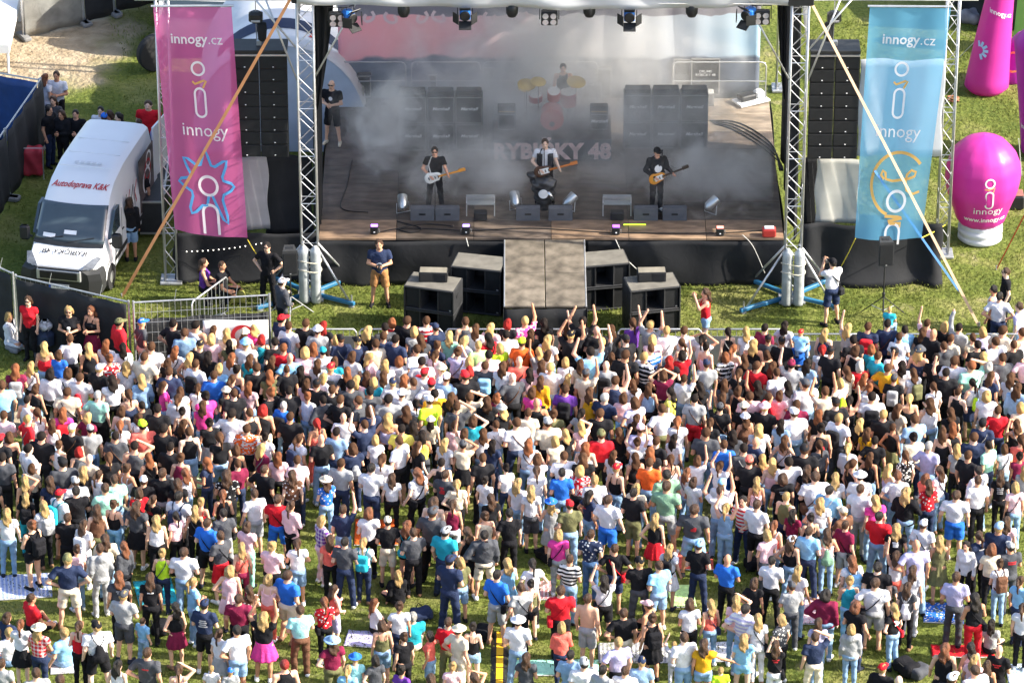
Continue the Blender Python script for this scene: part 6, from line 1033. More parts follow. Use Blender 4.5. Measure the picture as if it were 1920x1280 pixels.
(1440, 920, 3.5556): """120 40 sy Ke jn;165 150 ld Tx jk;350 75 ly Tw jj;405 0 sd Ts jn dw;620 -10 sn Tw jg;710 60 ly Tp jj;505 140 cd TB jn;515 230 sn Tx sg;285 180 ud Ck jk;275 270 sn Ts jn;160 330 cw Ck jj;385 280 ln Cq jj df;40 230 pr Cc jj bw;25 465 sd Tw jk;200 530 ly Tw jj;160 635 ca Tg ja;560 465 lr Tw jw bs;740 170 sd Tr jj;855 250 ly Tk jk;920 10 ly Jk jj;1070 -60 ln Fr jn;1255 30 sn Tw sb;1400 -70 sn Tw jk;1035 225 cw Tw sj;970 360 by Tl jj;1145 330 ly De je;1330 360 ld Jw jk @150;1495 250 cj Tn jn;1445 300 pn Tn jk;1590 205 ln Tq jj;1500 385 or Td jk;1610 375 cg Ta ja;1545 485 un Tw jj bB;1680 600 pn Ts jn;875 430 ln Cw hc l;745 500 sd Tk jk;715 615 sn Tw sg;785 610 sd Ta jk k;965 530 ln Tw jw;930 640 ln Ta jk dw;1255 575 sn Tl ja;1380 715 ld Kk jr;545 600 uy Kt js;385 690 od Jx jj;90 855 oy Fa jk;585 770 or Tk jn;840 780 ly Tk jj @40;555 920 oy Hg jj;315 975 sn Tn jd v;335 880 ln Tl jj;50 1030 ln Tk jw p;1490 885 ld Tg jk S;1180 1050 lr Dk jk;1355 1050 ld Kq jj;1540 1060 by Tk jk;1390 1130 ly Tq jk;1440 1150 ln Kk jk;1385 1195 sn Tw jj;1225 1250 cw Tk jk;760 1185 cr Jk jk S;870 1265 by Tk jk;1700 780 pn Tw jk"""}
POSECODES = set('frluphveSQWG') | {'v2'}
crowd = []
def make_spec(px, py, toks):
    h, top, bot = toks[:3]; p = dict(px=px, py=py, pose=None, bag=None, turn=None, kid=False)
    for t in toks[3:]:
        if t[0] == '@': p['turn'] = float(t[1:])
        elif t == 'k': p['kid'] = True
        elif t in POSECODES: p['pose'] = t
        elif len(t) == 2 and t[0] in 'bd' and t[1] in CL: p['bag'] = t
    female = h[0] in 'lpuo' or top[0] in 'CD' or bot[0] in 'kh'
    if h[0] == 'h' and random.random() < .5: female = True
    p['sex'] = 'f' if female else 'm'; hair = None; hat = None
    if h[0] in 'ch': hat = h; hair = random.choice('nnyd'); hair = ('l' if female and random.random() < .7 else 's')+hair
    else: hair = h if not (h[0] == 'b' and h[1] == 'y') else None
    p['hair'], p['hat'] = hair, hat; p['top'] = (top[0], top[1]); p['bot'] = (bot[0], bot[1])
    s = random.gauss(.965 if female else 1.025, .03); s = min(1.1, max(.88, s))
    if p['kid']: s = .68
    if p['pose'] == 'W': s = .62
    p['s'] = s; p['w'] = random.choice([random.uniform(.93, 1.08), random.uniform(.95, 1.24)]) if not female else random.choice([random.uniform(.90, 1.05), random.uniform(.93, 1.2)])
    if p['pose'] is None: p['pose'] = random.choice(['a', 'a', 'a2', 'a3', 'a4', 'f', 'f', 'G', 'h1'] if female else ['a', 'a', 'a2', 'a3', 'a4', 'f', 'f', 'h1'])
    p['st'] = 0 if p['pose'] in 'SQW' else random.choice([0, 1, 2] if not female else [0, 0, 1])
    p['rot'] = R(p['turn'] if p['turn'] is not None else random.gauss(-4, 22)); p['skin'] = colour_jit(random.choice(SKINS), .1)
    p['shoe'] = random.choice([lin('#e6e6e6'), lin('#e6e6e6'), lin('#222226'), lin('#2a2d3a'), lin('#8a6a52')])
    hz = (1.64 + {'S': -.82, 'Q': -.5}.get(p['pose'], 0))*s; z0 = 0.
    if p['pose'] == 'W': z0 = 1.50-.80*s; hz += z0
    g = G(px, py, hz); p['pos'] = (g.x, g.y, z0); p['hz'] = hz
    return p
for (tx, ty, sc), txt in TILES.items():
    for e in txt.split(';'):
        q = e.split(); crowd.append(make_spec(tx+float(q[0])/sc, ty+float(q[1])/sc, q[2:]))
# keep people from standing inside each other: push overlapping neighbours apart
XY = np.array([p['pos'][:2] for p in crowd]); fixed = np.array([p['pose'] == 'W' for p in crowd])
for _ in range(30):
    D = XY[:, None]-XY[None]; d = np.hypot(D[..., 0], D[..., 1])+np.eye(len(XY))*9; d[fixed] = 9; d[:, fixed] = 9; m = d < .43
    if not m.any(): break
    XY = XY+(np.where(m[..., None], D/np.maximum(d, .02)[..., None]*(.43-d)[..., None]*.35, 0)).sum(1)
# fill the packed part of the audience where heads hide more heads
def head_y(x, y): return None
fillers = []; HT = ['sd', 'sn', 'sn', 'ln', 'ly', 'ln', 'lr', 'pn', 'on', 'oy', 'ud', 'ck', 'by']; TT = ['Tw', 'Tk', 'Tk', 'Ta', 'Tn', 'Tg', 'Kk', 'Tw', 'Tq', 'Kw', 'Tj', 'Tr', 'Tx', 'Td']
pts = XY.tolist()
for _ in range(9000):
    px, py = random.uniform(-20, 1940), random.uniform(622, 905); g = G(px, py, 1.6)
    if py < 690 and px < 330: continue
    if py > 800 and random.random() < (py-800)/150: continue
    a = np.array(pts); dmin = np.hypot(a[:, 0]-g.x, a[:, 1]-g.y).min()
    if dmin < .56: continue
    p = make_spec(px, py, [random.choice(HT), random.choice(TT), random.choice(['jj', 'jk', 'jn'])]); fillers.append(p); pts.append([p['pos'][0], p['pos'][1]])
for p, q in zip(crowd, XY): p['pos'] = (float(q[0]), float(q[1]), p['pos'][2])
crowd += fillers

# ------------------------------------------------------------------ who is built one by one: the nearest; the rest is one mass
crowd.sort(key=lambda p: p['pos'][1]); near = [p for p in crowd if p['pose'] != 'W'][:270]; ids = {id(p) for p in near}; far = [p for p in crowd if id(p) not in ids]
HAIRN = dict(s='short {} hair', b='close-cropped {} hair', l='long {} hair', p='a {} ponytail', u='a {} hair bun', o='bobbed {} hair')
POSEN = dict(f='arms folded', r='one arm raised', l='one arm raised', u='both arms raised', p='holding hands up to the face', h='hands on hips', h1='a hand on hip', v='a hand to the head', v2='hands on the head', e='one arm out sideways', S='sitting', G='hands in front')
def topname(p):
    t, c = p['top']; return 'bare upper body' if t == 'N' else f'{CN[c]} {TOPN[t][1]}'
def botname(p):
    b, c = p['bot']; n = 'jeans' if (b == 'j' and c in 'jJn') else BOTN[b][1]; cn = {'j': 'light blue', 'J': 'mid blue', 'n': 'dark blue'}[c] if n == 'jeans' else {'j': 'denim'}.get(c, CN[c]) ; return f'{cn} {n}'
def headname(p):
    if p['hat']: return f"{CN[p['hat'][1]]} {'cap' if p['hat'][0] == 'c' else 'brimmed hat'}"
    return HAIRN[p['hair'][0]].format(HN[p['hair'][1]]) if p['hair'] else 'a shaved head'
def nwords(s): return len(s.replace(',', '').split())
NXY = np.array([p['pos'][:2] for p in near])
def base_label(p, lv):
    who = ('seated person' if p['pose'] == 'S' else 'child' if p['kid'] else 'person')
    if p['kid']: who = 'small person'
    s = f"{who} with {headname(p)} in {topname(p)}" if not p['hat'] else f"{who} in {headname(p)} and {topname(p)}"
    if lv >= 1 and p['top'][0] != 'D': s += f" and {botname(p)}"
    if lv >= 2 and p['pose'] in POSEN and p['pose'] != 'S': s += f", {POSEN[p['pose']]}"
    return s
taken = {}
for lv in (1, 2): 
    cnt = {}
    for p in near:
        if 'label' not in p: cnt.setdefault(base_label(p, lv), []).append(p)
    for k, v in cnt.items():
        if len(v) == 1 and k not in taken and nwords(k) <= 16: v[0]['label'] = k; taken[k] = 1
tops_count = {}
for p in near: tops_count[topname(p)] = tops_count.get(topname(p), 0)+1
for i, p in enumerate(near):
    if 'label' in p: continue
    d = np.hypot(*(NXY-NXY[i]).T); order = sorted([j for j in np.argsort(d)[1:9] if d[j] < 3.5], key=lambda j: tops_count[topname(near[j])]*(.4+d[j])); done = False
    for lv in (1, 0):
        for j in order:
            q = near[j]; dx, dy = NXY[i]-NXY[j]; rel = ('right of' if dx > 0 else 'left of') if abs(dx) > abs(dy) else ('behind' if dy > 0 else 'in front of')
            k = f"{base_label(p, lv)}, {rel} {topname(q)}"
            if nwords(k) <= 16 and k not in taken: p['label'] = k; taken[k] = 1; done = True; break
        if done: break
    if not done:
        k = f"{base_label(p, 0)}, {'near' if p['py'] > 1180 else 'above'} the bottom edge at {round(p['px']/19.2)} percent across"; p['label'] = k; taken[k] = 1
for p in near: p['group'] = 'people in the audience'; person(p)
seen_bag = {}
for p in near:
    if p['bag']:
        k = f"{CN[p['bag'][1]]} {'backpack' if p['bag'][0] == 'b' else 'drawstring bag'} worn with {topname(p)} and {botname(p)}"
        if k in seen_bag: k = f"{CN[p['bag'][1]]} {'backpack' if p['bag'][0] == 'b' else 'drawstring bag'} on the back of {headname(p)} and {topname(p)}"
        seen_bag[k] = 1; backpack(p, p['bag'][0], p['bag'][1], k)

# shoulder bags, back prints, phones
def sling_pts(sx):
    P = []
    for k in range(17):
        a = 2*math.pi*k/16; c = math.cos(a); z = 1.21+.255*c; rr = .185 if z < 1.35 else .185-(z-1.35)*.75; P.append((sx*rr*c*1.02, .128*math.sin(a), z))
    return P
SLING = {}
for sx in (1, -1): SLING[sx] = np_mesh('strap', *tubes([(sling_pts(sx), [.012]*17)]), FABRIC)
SBAG = {sx: np_mesh('pouch', *nets(lambda P: rbox(P, (-sx*.20, -.03, .93), (.05, .12, .09), .03), (-.32, -.2, .8), (.32, .15, 1.06), .02), FABRIC) for sx in (1, -1)}
kk = 0
for p in near:
    if p['bag'] is None and p['top'][0] in 'TKCJF' and p['pose'] not in 'SQ' and not p['kid'] and random.random() < .17:
        c = random.choice('kkkaBnr'); sx = random.choice((1, -1)); k = f"{CN[c]} shoulder bag slung across {topname(p)} and {botname(p)}, {headname(p)}"
        if k in seen_bag: continue
        seen_bag[k] = 1; t = thing('shoulder_bag', k, 'bag', p['pos'], p['rot'], 'bags worn by the audience'); t.scale = (p['w']*p['s']*(.9 if p['sex'] == 'f' else 1), p['w']*p['s'], p['s']); link('strap', SLING[sx], t, color=CL[c]); link('pouch', SBAG[sx], t, color=CL[c])
def back_print(root, p, kind):
    r = .185 if p['sex'] == 'm' else .158; m = random.choice([LETTER_W, LETTER_W, mat('grey_print', (.4, .4, .42)), LETTER_R]); bars = []
    if kind == 0: bars = [(0, 1.33-.045*i, random.uniform(.10, .2), .026) for i in range(random.choice((1, 2, 4)))]
    else: bars = [(random.uniform(-.03, .03), 1.27+random.uniform(-.07, .07), random.uniform(.04, .12), .05) for i in range(4)]
    for x, z, w_, h_ in bars: MB().sheet(lambda u, v: (x+w_*(u-.5), -.70*math.sqrt(max(.001, r*r-(x+w_*(u-.5))**2))-.022, z+h_*v), 5, 1, (0, .004, 0)).build('back_print', m, root)
for o in [o for o in COL.objects if o.name.startswith('person') and o.get('group') == 'people in the audience']:
    sh = [c for c in o.children if c.name.startswith('shirt')]
    if sh and max(sh[0].color[:3]) < .12 and random.random() < .28: back_print(o, {'sex': 'm' if 'short' in o['label'] or 'cap' in o['label'] else 'f'}, random.choice((0, 0, 1)))
for p in near:
    if p['pose'] == 'p':
        f = fig(p['sex'], 'p', p['st']); k = f"black phone held up by the person in {topname(p)} and {botname(p)}"
        if k in seen_bag: continue
        seen_bag[k] = 1; t = thing('phone', k, 'phone', p['pos'], p['rot']); t.scale = (p['s'],)*3; c = (f.wr[1]+f.wr[-1])/2+np.array([0, .04, .09]); MB().bbox(c.tolist(), (.15, .012, .075), .004).build('case', BLACKP, t); MB().bbox((c+[0, -.008, 0]).tolist(), (.135, .004, .062), .001).build('screen', GLASS, t)
# the rest of the packed audience, one mass
def crowd_mass():
    VV, QQ, CC = [], [], []; nv = 0; HB, HC_, HH = .030, .040, .034; culled = {}
    bagV = {}
    def put(Vv, Q, col, p):
        nonlocal nv
        c, s = math.cos(p['rot']), math.sin(p['rot']); X = Vv*np.array([p['w']*p['s'], p['w']*p['s'], p['s']]); Y = np.stack([X[:, 0]*c-X[:, 1]*s, X[:, 0]*s+X[:, 1]*c, X[:, 2]], 1)+np.array(p['pos'])
        VV.append(Y); QQ.append(Q+nv); nv += len(Y); col = np.asarray(col, float); CC.append(np.tile(col, (len(Q), 1)) if col.ndim == 1 else col)
    for p in far:
        f = fig(p['sex'], {'a4': 'a', 'G': 'a2'}.get(p['pose'], p['pose']), 0 if p['pose'] in 'SQW' else 1); t, tc_ = p['top']; b, bc = p['bot']
        key = (f.sex, f.pose, f.st, t, b)
        if key not in culled:
            Vv, Q = part('body', f, '', HB); c = Vv[Q].mean(1); keep = np.ones(len(Q), bool)
            if t != 'N': keep &= f.top(c, t) > -.012
            keep &= (f.bot(c, b) > -.012) if t != 'D' else True
            keep &= f.hair(c, p['hair'][0]) > -.03 if False else True
            Q = Q[keep]; u, inv = np.unique(Q, return_inverse=True); culled[key] = (Vv[u], inv.reshape(-1, 4))
        put(*culled[key], p['skin'], p)
        if t != 'N':
            Vv, Q = part('top', f, t, HC_); col = np.array(CL[tc_]); z = Vv[Q].mean(1)
            if t == 'S': col = np.where((np.floor(z[:, 2:3]/.055) % 2) > 0, col, np.array([.75, .74, .74]))
            elif t in 'PF': col = np.where(RNG.random((len(Q), 1)) > .35, col, np.array([.7, .68, .66]))
            else: col = colour_jit(CL[tc_])
            put(Vv, Q, col, p)
        if t != 'D': put(*part('bot', f, b, HC_), colour_jit(CL[bc]), p)
        if p['hair']: put(*part('hair', f, p['hair'][0], HH), colour_jit(HC[p['hair'][1]], .2), p)
        if p['hat']: put(*part('hat', f, p['hat'][0], .03), CL[p['hat'][1]], p)
        for g in (1, -1): put(*part('shoe%d' % g, f, '', .036), p['shoe'], p)
        if p['bag'] is None and t != 'N' and random.random() < .15: put(*tubes([(sling_pts(random.choice((1, -1))), [.012]*17)]), random.choice([(.015, .015, .017), (.1, .05, .03), (.3, .3, .3)]), p)
        if p['bag']:
            k = p['bag'][0]
            if k not in bagV: bagV[k] = nets(lambda P: smin(rbox(P, (0, -.215, 1.20), (.145, .07, .21), .06), rbox(P, (0, -.28, 1.12), (.105, .035, .10), .03), .02), (-.25, -.38, .9), (.25, -.08, 1.5), .03) if k == 'b' else nets(lambda P: ecap(P, (0, -.19, 1.02), (0, -.16, 1.22), .125, .07, .5), (-.25, -.35, .8), (.25, -.05, 1.42), .03)
            put(*bagV[k], CL[p['bag'][1]], p)
    VV = np.concatenate(VV); QQ = np.concatenate(QQ); CC = np.concatenate(CC)
    m, n, l = NT('crowd_clothes'); out = n.new('ShaderNodeOutputMaterial'); bs = n.new('ShaderNodeBsdfPrincipled'); bs.inputs['Roughness'].default_value = .85; bs.inputs['Specular IOR Level'].default_value = .2; at = n.new('ShaderNodeAttribute'); at.attribute_name = 'tone'
    tcn = n.new('ShaderNodeTexCoord'); nz = n.new('ShaderNodeTexNoise'); nz.inputs['Scale'].default_value = 14; nz.inputs['Detail'].default_value = 3; l.new(tcn.outputs['Object'], nz.inputs['Vector']); mr = n.new('ShaderNodeMapRange'); mr.inputs['From Min'].default_value = .3; mr.inputs['From Max'].default_value = .7; mr.inputs['To Min'].default_value = .85; mr.inputs['To Max'].default_value = 1.1; l.new(nz.outputs[0], mr.inputs[0])
    vm = n.new('ShaderNodeVectorMath'); vm.operation = 'SCALE'; l.new(at.outputs['Color'], vm.inputs[0]); l.new(mr.outputs[0], vm.inputs['Scale']); l.new(vm.outputs[0], bs.inputs['Base Color'])
    bp = n.new('ShaderNodeBump'); bp.inputs['Strength'].default_value = .35; bp.inputs['Distance'].default_value = .03; l.new(nz.outputs[0], bp.inputs['Height']); l.new(bp.outputs[0], bs.inputs['Normal']); l.new(bs.outputs[0], out.inputs[0])
    me = np_mesh('crowd', VV, QQ, m); a = me.attributes.new('tone', 'FLOAT_COLOR', 'FACE'); a.data.foreach_set('color', np.concatenate([CC, np.ones((len(CC), 1))], 1).astype(np.float32).ravel())
    print('CROWD', round(_t.time()-_t0), len(near), len(far), len(fillers), 'quads', len(QQ)); return me
tag(link('crowd', crowd_mass()), 'densely packed audience filling the ground up to the front barrier', 'crowd', kind='stuff')

# ------------------------------------------------------------------ people who can be told apart round the stage
def solo(px, py, label, hair, top, bot, pose='a', turn=0., sex=None, hat=None, s=1.0, z=0., st=0, w=1.0, head=True, group=None, shoe='#222226', skin=None):
    """px, py: head centre in the photograph; stands on height z"""
    sex = sex or ('f' if hair and hair[0] in 'lpuo' else 'm'); hz = (1.64+{'S': -.82, 'Q': -.5}.get(pose, 0))*s+z; g = G(px, py, hz)
    p = dict(label=label, sex=sex, pose=pose, st=st, hair=hair, hat=hat, top=(top[0], top[1]), bot=(bot[0], bot[1]), pos=(g.x, g.y, z), rot=R(turn), s=s, w=w, skin=skin or random.choice(SKINS), shoe=lin(shoe), group=group); return person(p), p
def shades(root, p):
    f = fig(p['sex'], p['pose'], p['st']); h = Vector(f.head); mb = MB(); [mb.bbox(h+Vector((sx*.034, .092, .012)), (.056, .016, .034), .006) for sx in (-1, 1)]; mb.bbox(h+Vector((0, .096, .02)), (.03, .01, .01), .002); [mb.bbox(h+Vector((sx*.074, .03, .018)), (.006, .13, .012), .002) for sx in (-1, 1)]; mb.build('sunglasses', BLACKP, root)
def shirt_print(root, p, z0, back=False, wdt=.16, txt=None, m=LETTER_W):
    y = (-.128 if back else .128)
    if txt: mapped('shirt_lettering', text_flat(txt, .085, bold=True), lambda x, zz: ((x if not back else -x)*-1 if not back else x, y*1.02, z0+zz), m, root)
    else:
        mb = MB(); mb.rings([[(wdt*.5*math.cos(a), y*1.0, z0+wdt*.55*math.sin(a)) for a in np.linspace(0, 2*math.pi, 10)[:-1]], [(wdt*.5*math.cos(a), y*1.06, z0+wdt*.55*math.sin(a)) for a in np.linspace(0, 2*math.pi, 10)[:-1]]]); mb.build('shirt_print', m, root)
BAND = 'band members on the stage'
r, p = solo(815, 283, 'guitarist in black t-shirt and black trousers playing a white electric guitar at a microphone', 'sd', 'Tk', 'jk', 'G', 180, st=2, z=ZD, group=BAND); shades(r, p); gl = p
r, p = solo(1022, 268, 'singer in white shirt and dark waistcoat at the central microphone', 'sn', 'Tw', 'jk', 'G', 180, z=ZD, s=1.06, st=2, group=BAND); gc = p
mb = MB(); mb.rings([[(x, y, z) for x, y in ((.19, -.13), (.20, 0), (.19, .12), (.09, .155), (.06, .13), (.17, 0))] for z in (1.0, 1.2, 1.4)]); mb.build('waistcoat', FABRIC, r, color=lin('#1a1c26')); mb = MB(); mb.rings([[(-x, y, z) for x, y in ((.19, -.13), (.20, 0), (.19, .12), (.09, .155), (.06, .13), (.17, 0))] for z in (1.0, 1.2, 1.4)]); mb.build('waistcoat', FABRIC, r, color=lin('#1a1c26')); MB().bbox((0, -.135, 1.2), (.34, .02, .42), .01).build('waistcoat_back', FABRIC, r, color=lin('#1a1c26'))
r, p = solo(1232, 284, 'guitarist in black jacket and dark cap playing a yellow electric guitar', 'sd', 'Jk', 'jk', 'G', 195, z=ZD, st=0, group=BAND, shoe='#d8d8d8', hat='ck'); shirt_print(r, p, 1.22, wdt=.2); gr_ = p
def guitar(p, body, neck, label, kind):
    c = Vector(p['pos']); rz = p['rot']; t = thing('electric_guitar', label, 'guitar', c, rz); t.scale = (-p['s'], p['s'], p['s'])
    def fn(P):
        d = smin(ell(P, (0, 0, 0), (.15, .03, .12)), ell(P, (-.16, 0, .0), (.14, .03, .155)), .05); return np.maximum(np.maximum(d, np.abs(P[:, 1])-.024), -(np.hypot(P[:, 0]-.13, P[:, 2]+.10)-.06))
    q = np_mesh('guitar_body', *nets(fn, (-.36, -.06, -.22), (.24, .06, .22), .016), mat('guitar_'+kind, body, .25, var=.05)); a = -.28; loc = (.03, .20, 1.02); o = link('guitar_body', q, t, loc=loc, rot=(0, a, 0))
    MB().bbox((.34, .02, .0), (.56, .025, .05), .008).build('neck', mat('neck_'+kind, neck, .4), o); MB().bbox((.68, .02, .01), (.18, .02, .09), .01).build('headstock', mat('neck_'+kind, neck, .4), o)
    MB().bbox((-.04, .028, 0), (.22, .012, .14), .01).build('pickguard', WHITEP if kind != 'white' else mat('pearl', (.6, .6, .58), .3), o); [MB().bbox((x, .036, 0), (.025, .012, .07), .003).build('pickup', BLACKP, o) for x in (-.10, -.02, .06)]; MB().bbox((-.18, .034, 0), (.03, .014, .08), .003).build('bridge', CHROME, o)
    for k in range(6): MB().tube((.62+.022*k, .02, .055), (.62+.022*k, .02, .075), .006, 5).build('tuner', CHROME, o)
    MB().path([(-.10, .2, 1.12), (-.16, .12, 1.30), (-.08, .05, 1.50), (.08, -.10, 1.44), (.14, -.15, 1.2), (.2, .05, 1.05)], .018, 5).build('shoulder_strap', FABRIC, t, color=(.5, .5, .5) if kind == 'white' else (.02, .02, .02)); return t
# guitars lie across the players' fronts: local +x of a player who faces the audience points to the viewer's left
guitar(gl, (.72, .72, .70), '#d8953f', 'white electric guitar with orange wooden neck held by the guitarist in black', 'white'); guitar(gr_, '#d9902a', '#3a2a20', 'yellow electric guitar held by the player in the black jacket', 'yellow'); guitar(gc, '#4a2c1c', '#c2702c', 'dark electric guitar with orange headstock held by the singer', 'dark')
def mic_stand(px, py, h, label, sculpt=False):
    g = G(px, py, ZD); t = thing('microphone_stand', label, 'microphone stand', (g.x, g.y, ZD), group='microphone stands'); MB().lathe([(.14, 0), (.14, .015), (.03, .03)], 16).build('base', BLACKM, t); MB().tube((0, 0, .02), (0, 0, h-.05), .012, 8).build('pole', CHROME if not sculpt else BLACKM, t); MB().tube((0, -.0, h-.06), (0, .14, h), .009, 6).build('boom', BLACKM, t); o = MB().lathe([(.012, -.14), (.02, 0), (.028, .02), (.028, .05), (.01, .075)], 12).build('microphone', BLACKP, t, loc=(0, .16, h), rot=(-1.3, 0, 0), smooth=True)
    if sculpt:
        BK = mat('dark_chrome', (.05, .05, .055), .3, .5, var=.3, vscale=8); Vv, Q = nets(lambda P: np.minimum(smin(ecap(P, (0, 0, .12), (0, .02, .95), .19, .30, .55), ell(P, (-.30, .05, 1.28), (.13, .1, .14)), .04), cap(P, (-.2, 0, .5), (-.30, .03, 1.25), .05, .06))+.025*np.sin(17*P[:, 0]+5*P[:, 2])*np.sin(19*P[:, 2]), (-.55, -.3, -.02), (.45, .3, 1.5), .03); link('sculpted_front', np_mesh('sculpted_front', Vv*np.array([1.05, 1, .72]), Q, BK), t)
        o = MB().lathe([(.02, -.06), (.11, -.04), (.125, .0), (.11, .03), (.02, .04)], 18).build('headlamp', mat('headlamp', (.72, .72, .72), .15), t, loc=(-.02, -.2, .50), rot=(math.pi/2, 0, 0)); o = MB().path([(.10, -.19, .56), (.18, -.2, .45), (.2, -.18, .33)], .045, 8).build('chrome_pipe', CHROME, t, smooth=True)
mic_stand(816, 393, 1.55, 'thin chrome microphone stand of the guitarist in black'); mic_stand(1240, 394, 1.55, 'thin microphone stand of the yellow-guitar player'); mic_stand(1020, 391, 1.62, 'heavy dark sculpted microphone stand with a round headlamp before the singer', True)
dm, p = solo(1056, 127, 'drummer in black tank top seated behind the drum kit', 'sn', 'Kk', 'jk', 'W', 180, z=ZD+.62-.42, group=BAND, sex='m')
g0 = Vector(p['pos']); t = thing('drum_stool', 'round black stool under the drummer', 'stool', (g0.x, g0.y, ZD+.62)); MB().lathe([(.16, .34), (.18, .37), (.18, .42), (.15, .44)], 18).build('seat', BLACKP, t); [MB().tube((0, 0, .34), (.22*math.cos(k*2.1), .22*math.sin(k*2.1), 0), .013, 6).build('leg', CHROME, t) for k in range(3)]
r, p = solo(622, 158, 'bald crew member in black t-shirt and black shorts standing at the stage side', None, 'Tk', 'sk', 'f', 165, z=ZD, sex='m', shoe='#d9cdb8', st=2, s=1.04); shades(r, p); shirt_print(r, p, 1.30, wdt=.10)
# ground staff
def cam_prop(p, label, dz=0., fwd=.30):
    f = fig(p['sex'], p['pose'], p['st']); t = thing('photo_camera', label, 'camera', p['pos'], p['rot']); c = Vector((0, fwd, f.wr[1][2]+.06+dz)); MB().bbox(c, (.15, .07, .11), .015).build('camera_body', BLACKP, t); MB().tube(c, c+Vector((0, .16, 0)), .042, 12).build('lens', BLACKP, t); MB().bbox(c+Vector((0, 0, .065)), (.06, .05, .03), .008).build('flash_shoe', BLACKP, t)
r, p = solo(711, 457, 'man in navy printed t-shirt and tan shorts looking down at his camera before the stage', 'sn', 'Tn', 'so', 'f', 180, st=2, s=1.05, w=1.06); [setattr(c_, 'color', (*lin('#a97a4e'), 1)) for c_ in r.children if c_.name.startswith('shorts')]; shirt_print(r, p, 1.12, wdt=.16, m=mat('pale_print', '#aebbd0')); cam_prop(p, 'black photo camera in the hands of the man in tan shorts', 0, .27)
r, p = solo(501, 462, 'guard in black polo shirt and trousers with hands on hips beside the loudspeaker', 'sd', 'Tk', 'jk', 'h', 160, st=2, s=1.02); shades(r, p)
r, p = solo(528, 529, 'person in white cap and dark waistcoat filming at a tripod near the fence end', 'sn', 'Ja', 'jk', 'G', -60, hat='cw', s=1.0)
r, p = solo(415, 497, 'bald person in black t-shirt crouching and leaning on the slanting barrier', 'bn', 'Tk', 'jk', 'Q', -110); r, p = solo(381, 492, 'person with long brown hair in purple tank top crouching by the slanting barrier', 'ln', 'Ku', 'jk', 'Q', -90)
r, p = solo(1562, 493, 'photographer in white t-shirt, dark shorts and black cap aiming a camera', 'sd', 'Tw', 'sn', 'p', 30, hat='ck', s=1.04, st=2); cam_prop(p, 'black camera held up by the photographer in the white t-shirt', 0, .30)
g = Vector(p['pos']); t = thing('camera_bag', 'black shoulder bag on the hip of the photographer', 'bag', p['pos'], p['rot']); MB().bbox((.19, -.06, .93), (.16, .24, .20), .03).build('bag', BLACKCLOTH, t); MB().path([(.19, -.08, 1.02), (.12, -.16, 1.2), (-.08, -.12, 1.42), (-.13, .02, 1.49), (-.05, .14, 1.35), (.14, .13, 1.1), (.19, -.02, 1.02)], .018, 5).build('strap', BLACKCLOTH, t)
solo(1324, 549, 'woman in red strappy top and pale shorts photographing beside the subwoofers', 'ln', 'Cr', 'hj', 'p', 95, sex='f', s=.98)
r, p = solo(1887, 510, 'man in black polo shirt and sunglasses standing at the far edge of the lawn', 'sn', 'Tk', 'jk', 'a', 95); shades(r, p); solo(1874, 556, 'person in white t-shirt with hands on hips at the edge of the lawn', 'sd', 'Tw', 'jn', 'h', -10); solo(1864, 543, 'person in white tank top with dark beard beside the white t-shirt', 'sd', 'Kw', 'jk', 'a', 60); r, p = solo(1912, 575, 'person in pale t-shirt with sunglasses cut off by the photo edge', 'sn', 'Tl', 'jj', 'a', 60)
# along the fence
r, p = solo(53, 563, 'person in red t-shirt with a dark jacket round the waist before the black fence', 'on', 'Tr', 'jk', 'a', 165, sex='f'); shades(r, p); r, p = solo(129, 582, 'person in black t-shirt and sunglasses holding a drink before the black fence', 'oy', 'Tk', 'jk', 'f', 178, sex='f', w=1.12); shades(r, p)
cup = thing('drink_cup', 'pale drink cup held by the person in sunglasses at the fence', 'cup', Vector(p['pos'])+Vector((.0, -.27, 1.18))); MB().lathe([(.03, 0), (.042, .12), (.04, .12)], 14).build('cup', mat('paper_cup', (.6, .55, .45), .6), cup); MB().lathe([(.043, .12), (.043, .135), (.03, .14)], 14).build('lid', WHITEP, cup)
solo(171, 582, 'person with long ginger-blonde hair in black top and maroon skirt by the fence', 'lr', 'Ck', 'kx', 'f', 150, sex='f'); solo(17, 592, 'person dressed all in white sitting on the grass by the fence post', 'oy', 'Jw', 'jw', 'S', -110, sex='f')
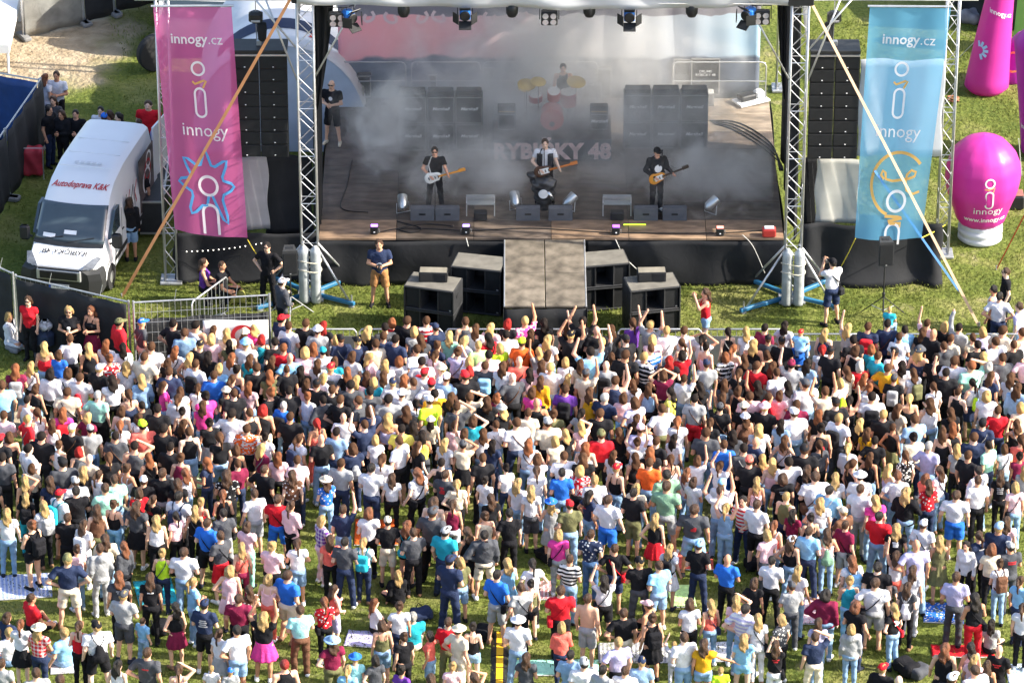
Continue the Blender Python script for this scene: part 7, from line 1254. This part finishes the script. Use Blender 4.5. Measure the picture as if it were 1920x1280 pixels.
t = thing('parked_stroller', 'dark blue stroller with a white spotted cover by the black fence', 'stroller', G(88, 668)); MB().bbox((0, 0, .55), (.42, .6, .5), .12).build('seat_shell', mat('stroller_navy', (.03, .045, .09), .8), t); MB().bbox((0, -.1, .9), (.36, .34, .3), .12).build('cover', mat('spotted', (.6, .6, .62), .7, var=.5, vscale=9), t); wm = MB().lathe([(.05, -.03), (.13, -.03), (.14, 0), (.13, .03), (.05, .03)], 16).mesh('wheel', BLACKP); [link('wheel', wm, t, loc=(x, y, .14), rot=(0, math.pi/2, 0)) for x in (-.24, .24) for y in (-.25, .28)]; MB().path([(-.2, .3, .5), (-.22, .5, 1.0), (.22, .5, 1.0), (.2, .3, .5)], .015, 6).build('handle', BLACKP, t)
# behind the van
BK = 'people behind the van'
solo(84, 146, 'person with long ginger hair in white top beside the blue tarpaulin', 'lr', 'Tw', 'jw', 'a', -40, sex='f', group=BK); solo(106, 141, 'bearded person in loose white t-shirt standing on the gravel behind the van', 'sn', 'Tw', 'jk', 'f', 170, s=1.04, group=BK); solo(91, 206, 'person in black printed t-shirt between dark fence and van', 'sd', 'Tk', 'jn', 'a', -120, group=BK); solo(100, 188, 'person with long brown hair in charcoal top behind the van', 'ln', 'Ja', 'jk', 'a', 160, sex='f', group=BK); solo(116, 214, 'person in black hoodie bent over the table behind the van', 'on', 'Hk', 'jk', 'f', 150, group=BK, sex='f'); solo(142, 213, 'person in black jacket with short dark hair behind the van roof', 'sd', 'Jk', 'jk', 'f', 170, group=BK); solo(189, 207, 'person in white t-shirt with dark hair behind the van', 'sd', 'Tw', 'jk', 'f', 170, group=BK); solo(195, 220, 'person in blue cap behind the van roof', 'sn', 'Tg', 'jk', 'f', 0, hat='cb', group=BK); solo(206, 215, 'person with bobbed brown hair in grey top behind the van', 'on', 'Tg', 'jk', 'a', 100, group=BK); solo(223, 219, 'person with long dark hair behind the open van door', 'ld', 'Ta', 'jk', 'a', 120, group=BK)
solo(278, 196, 'heavy person in red t-shirt and black shorts standing behind the van', 'sn', 'Tr', 'sk', 'a', 175, s=1.02, w=1.25, group=BK); solo(261, 231, 'person in white t-shirt and magenta leggings with a stick beside the van', 'pn', 'Tw', 'jp', 'a', 40, s=.88, sex='f', group=BK); solo(260, 325, 'person in black t-shirt with a dark backpack walking along the van', 'sd', 'Tk', 'jk', 'a', 10, group=BK); solo(242, 379, 'person in black hoodie and light skirt carrying things beside the van', 'ln', 'Hk', 'sj', 'a', 5, sex='f', group=BK)
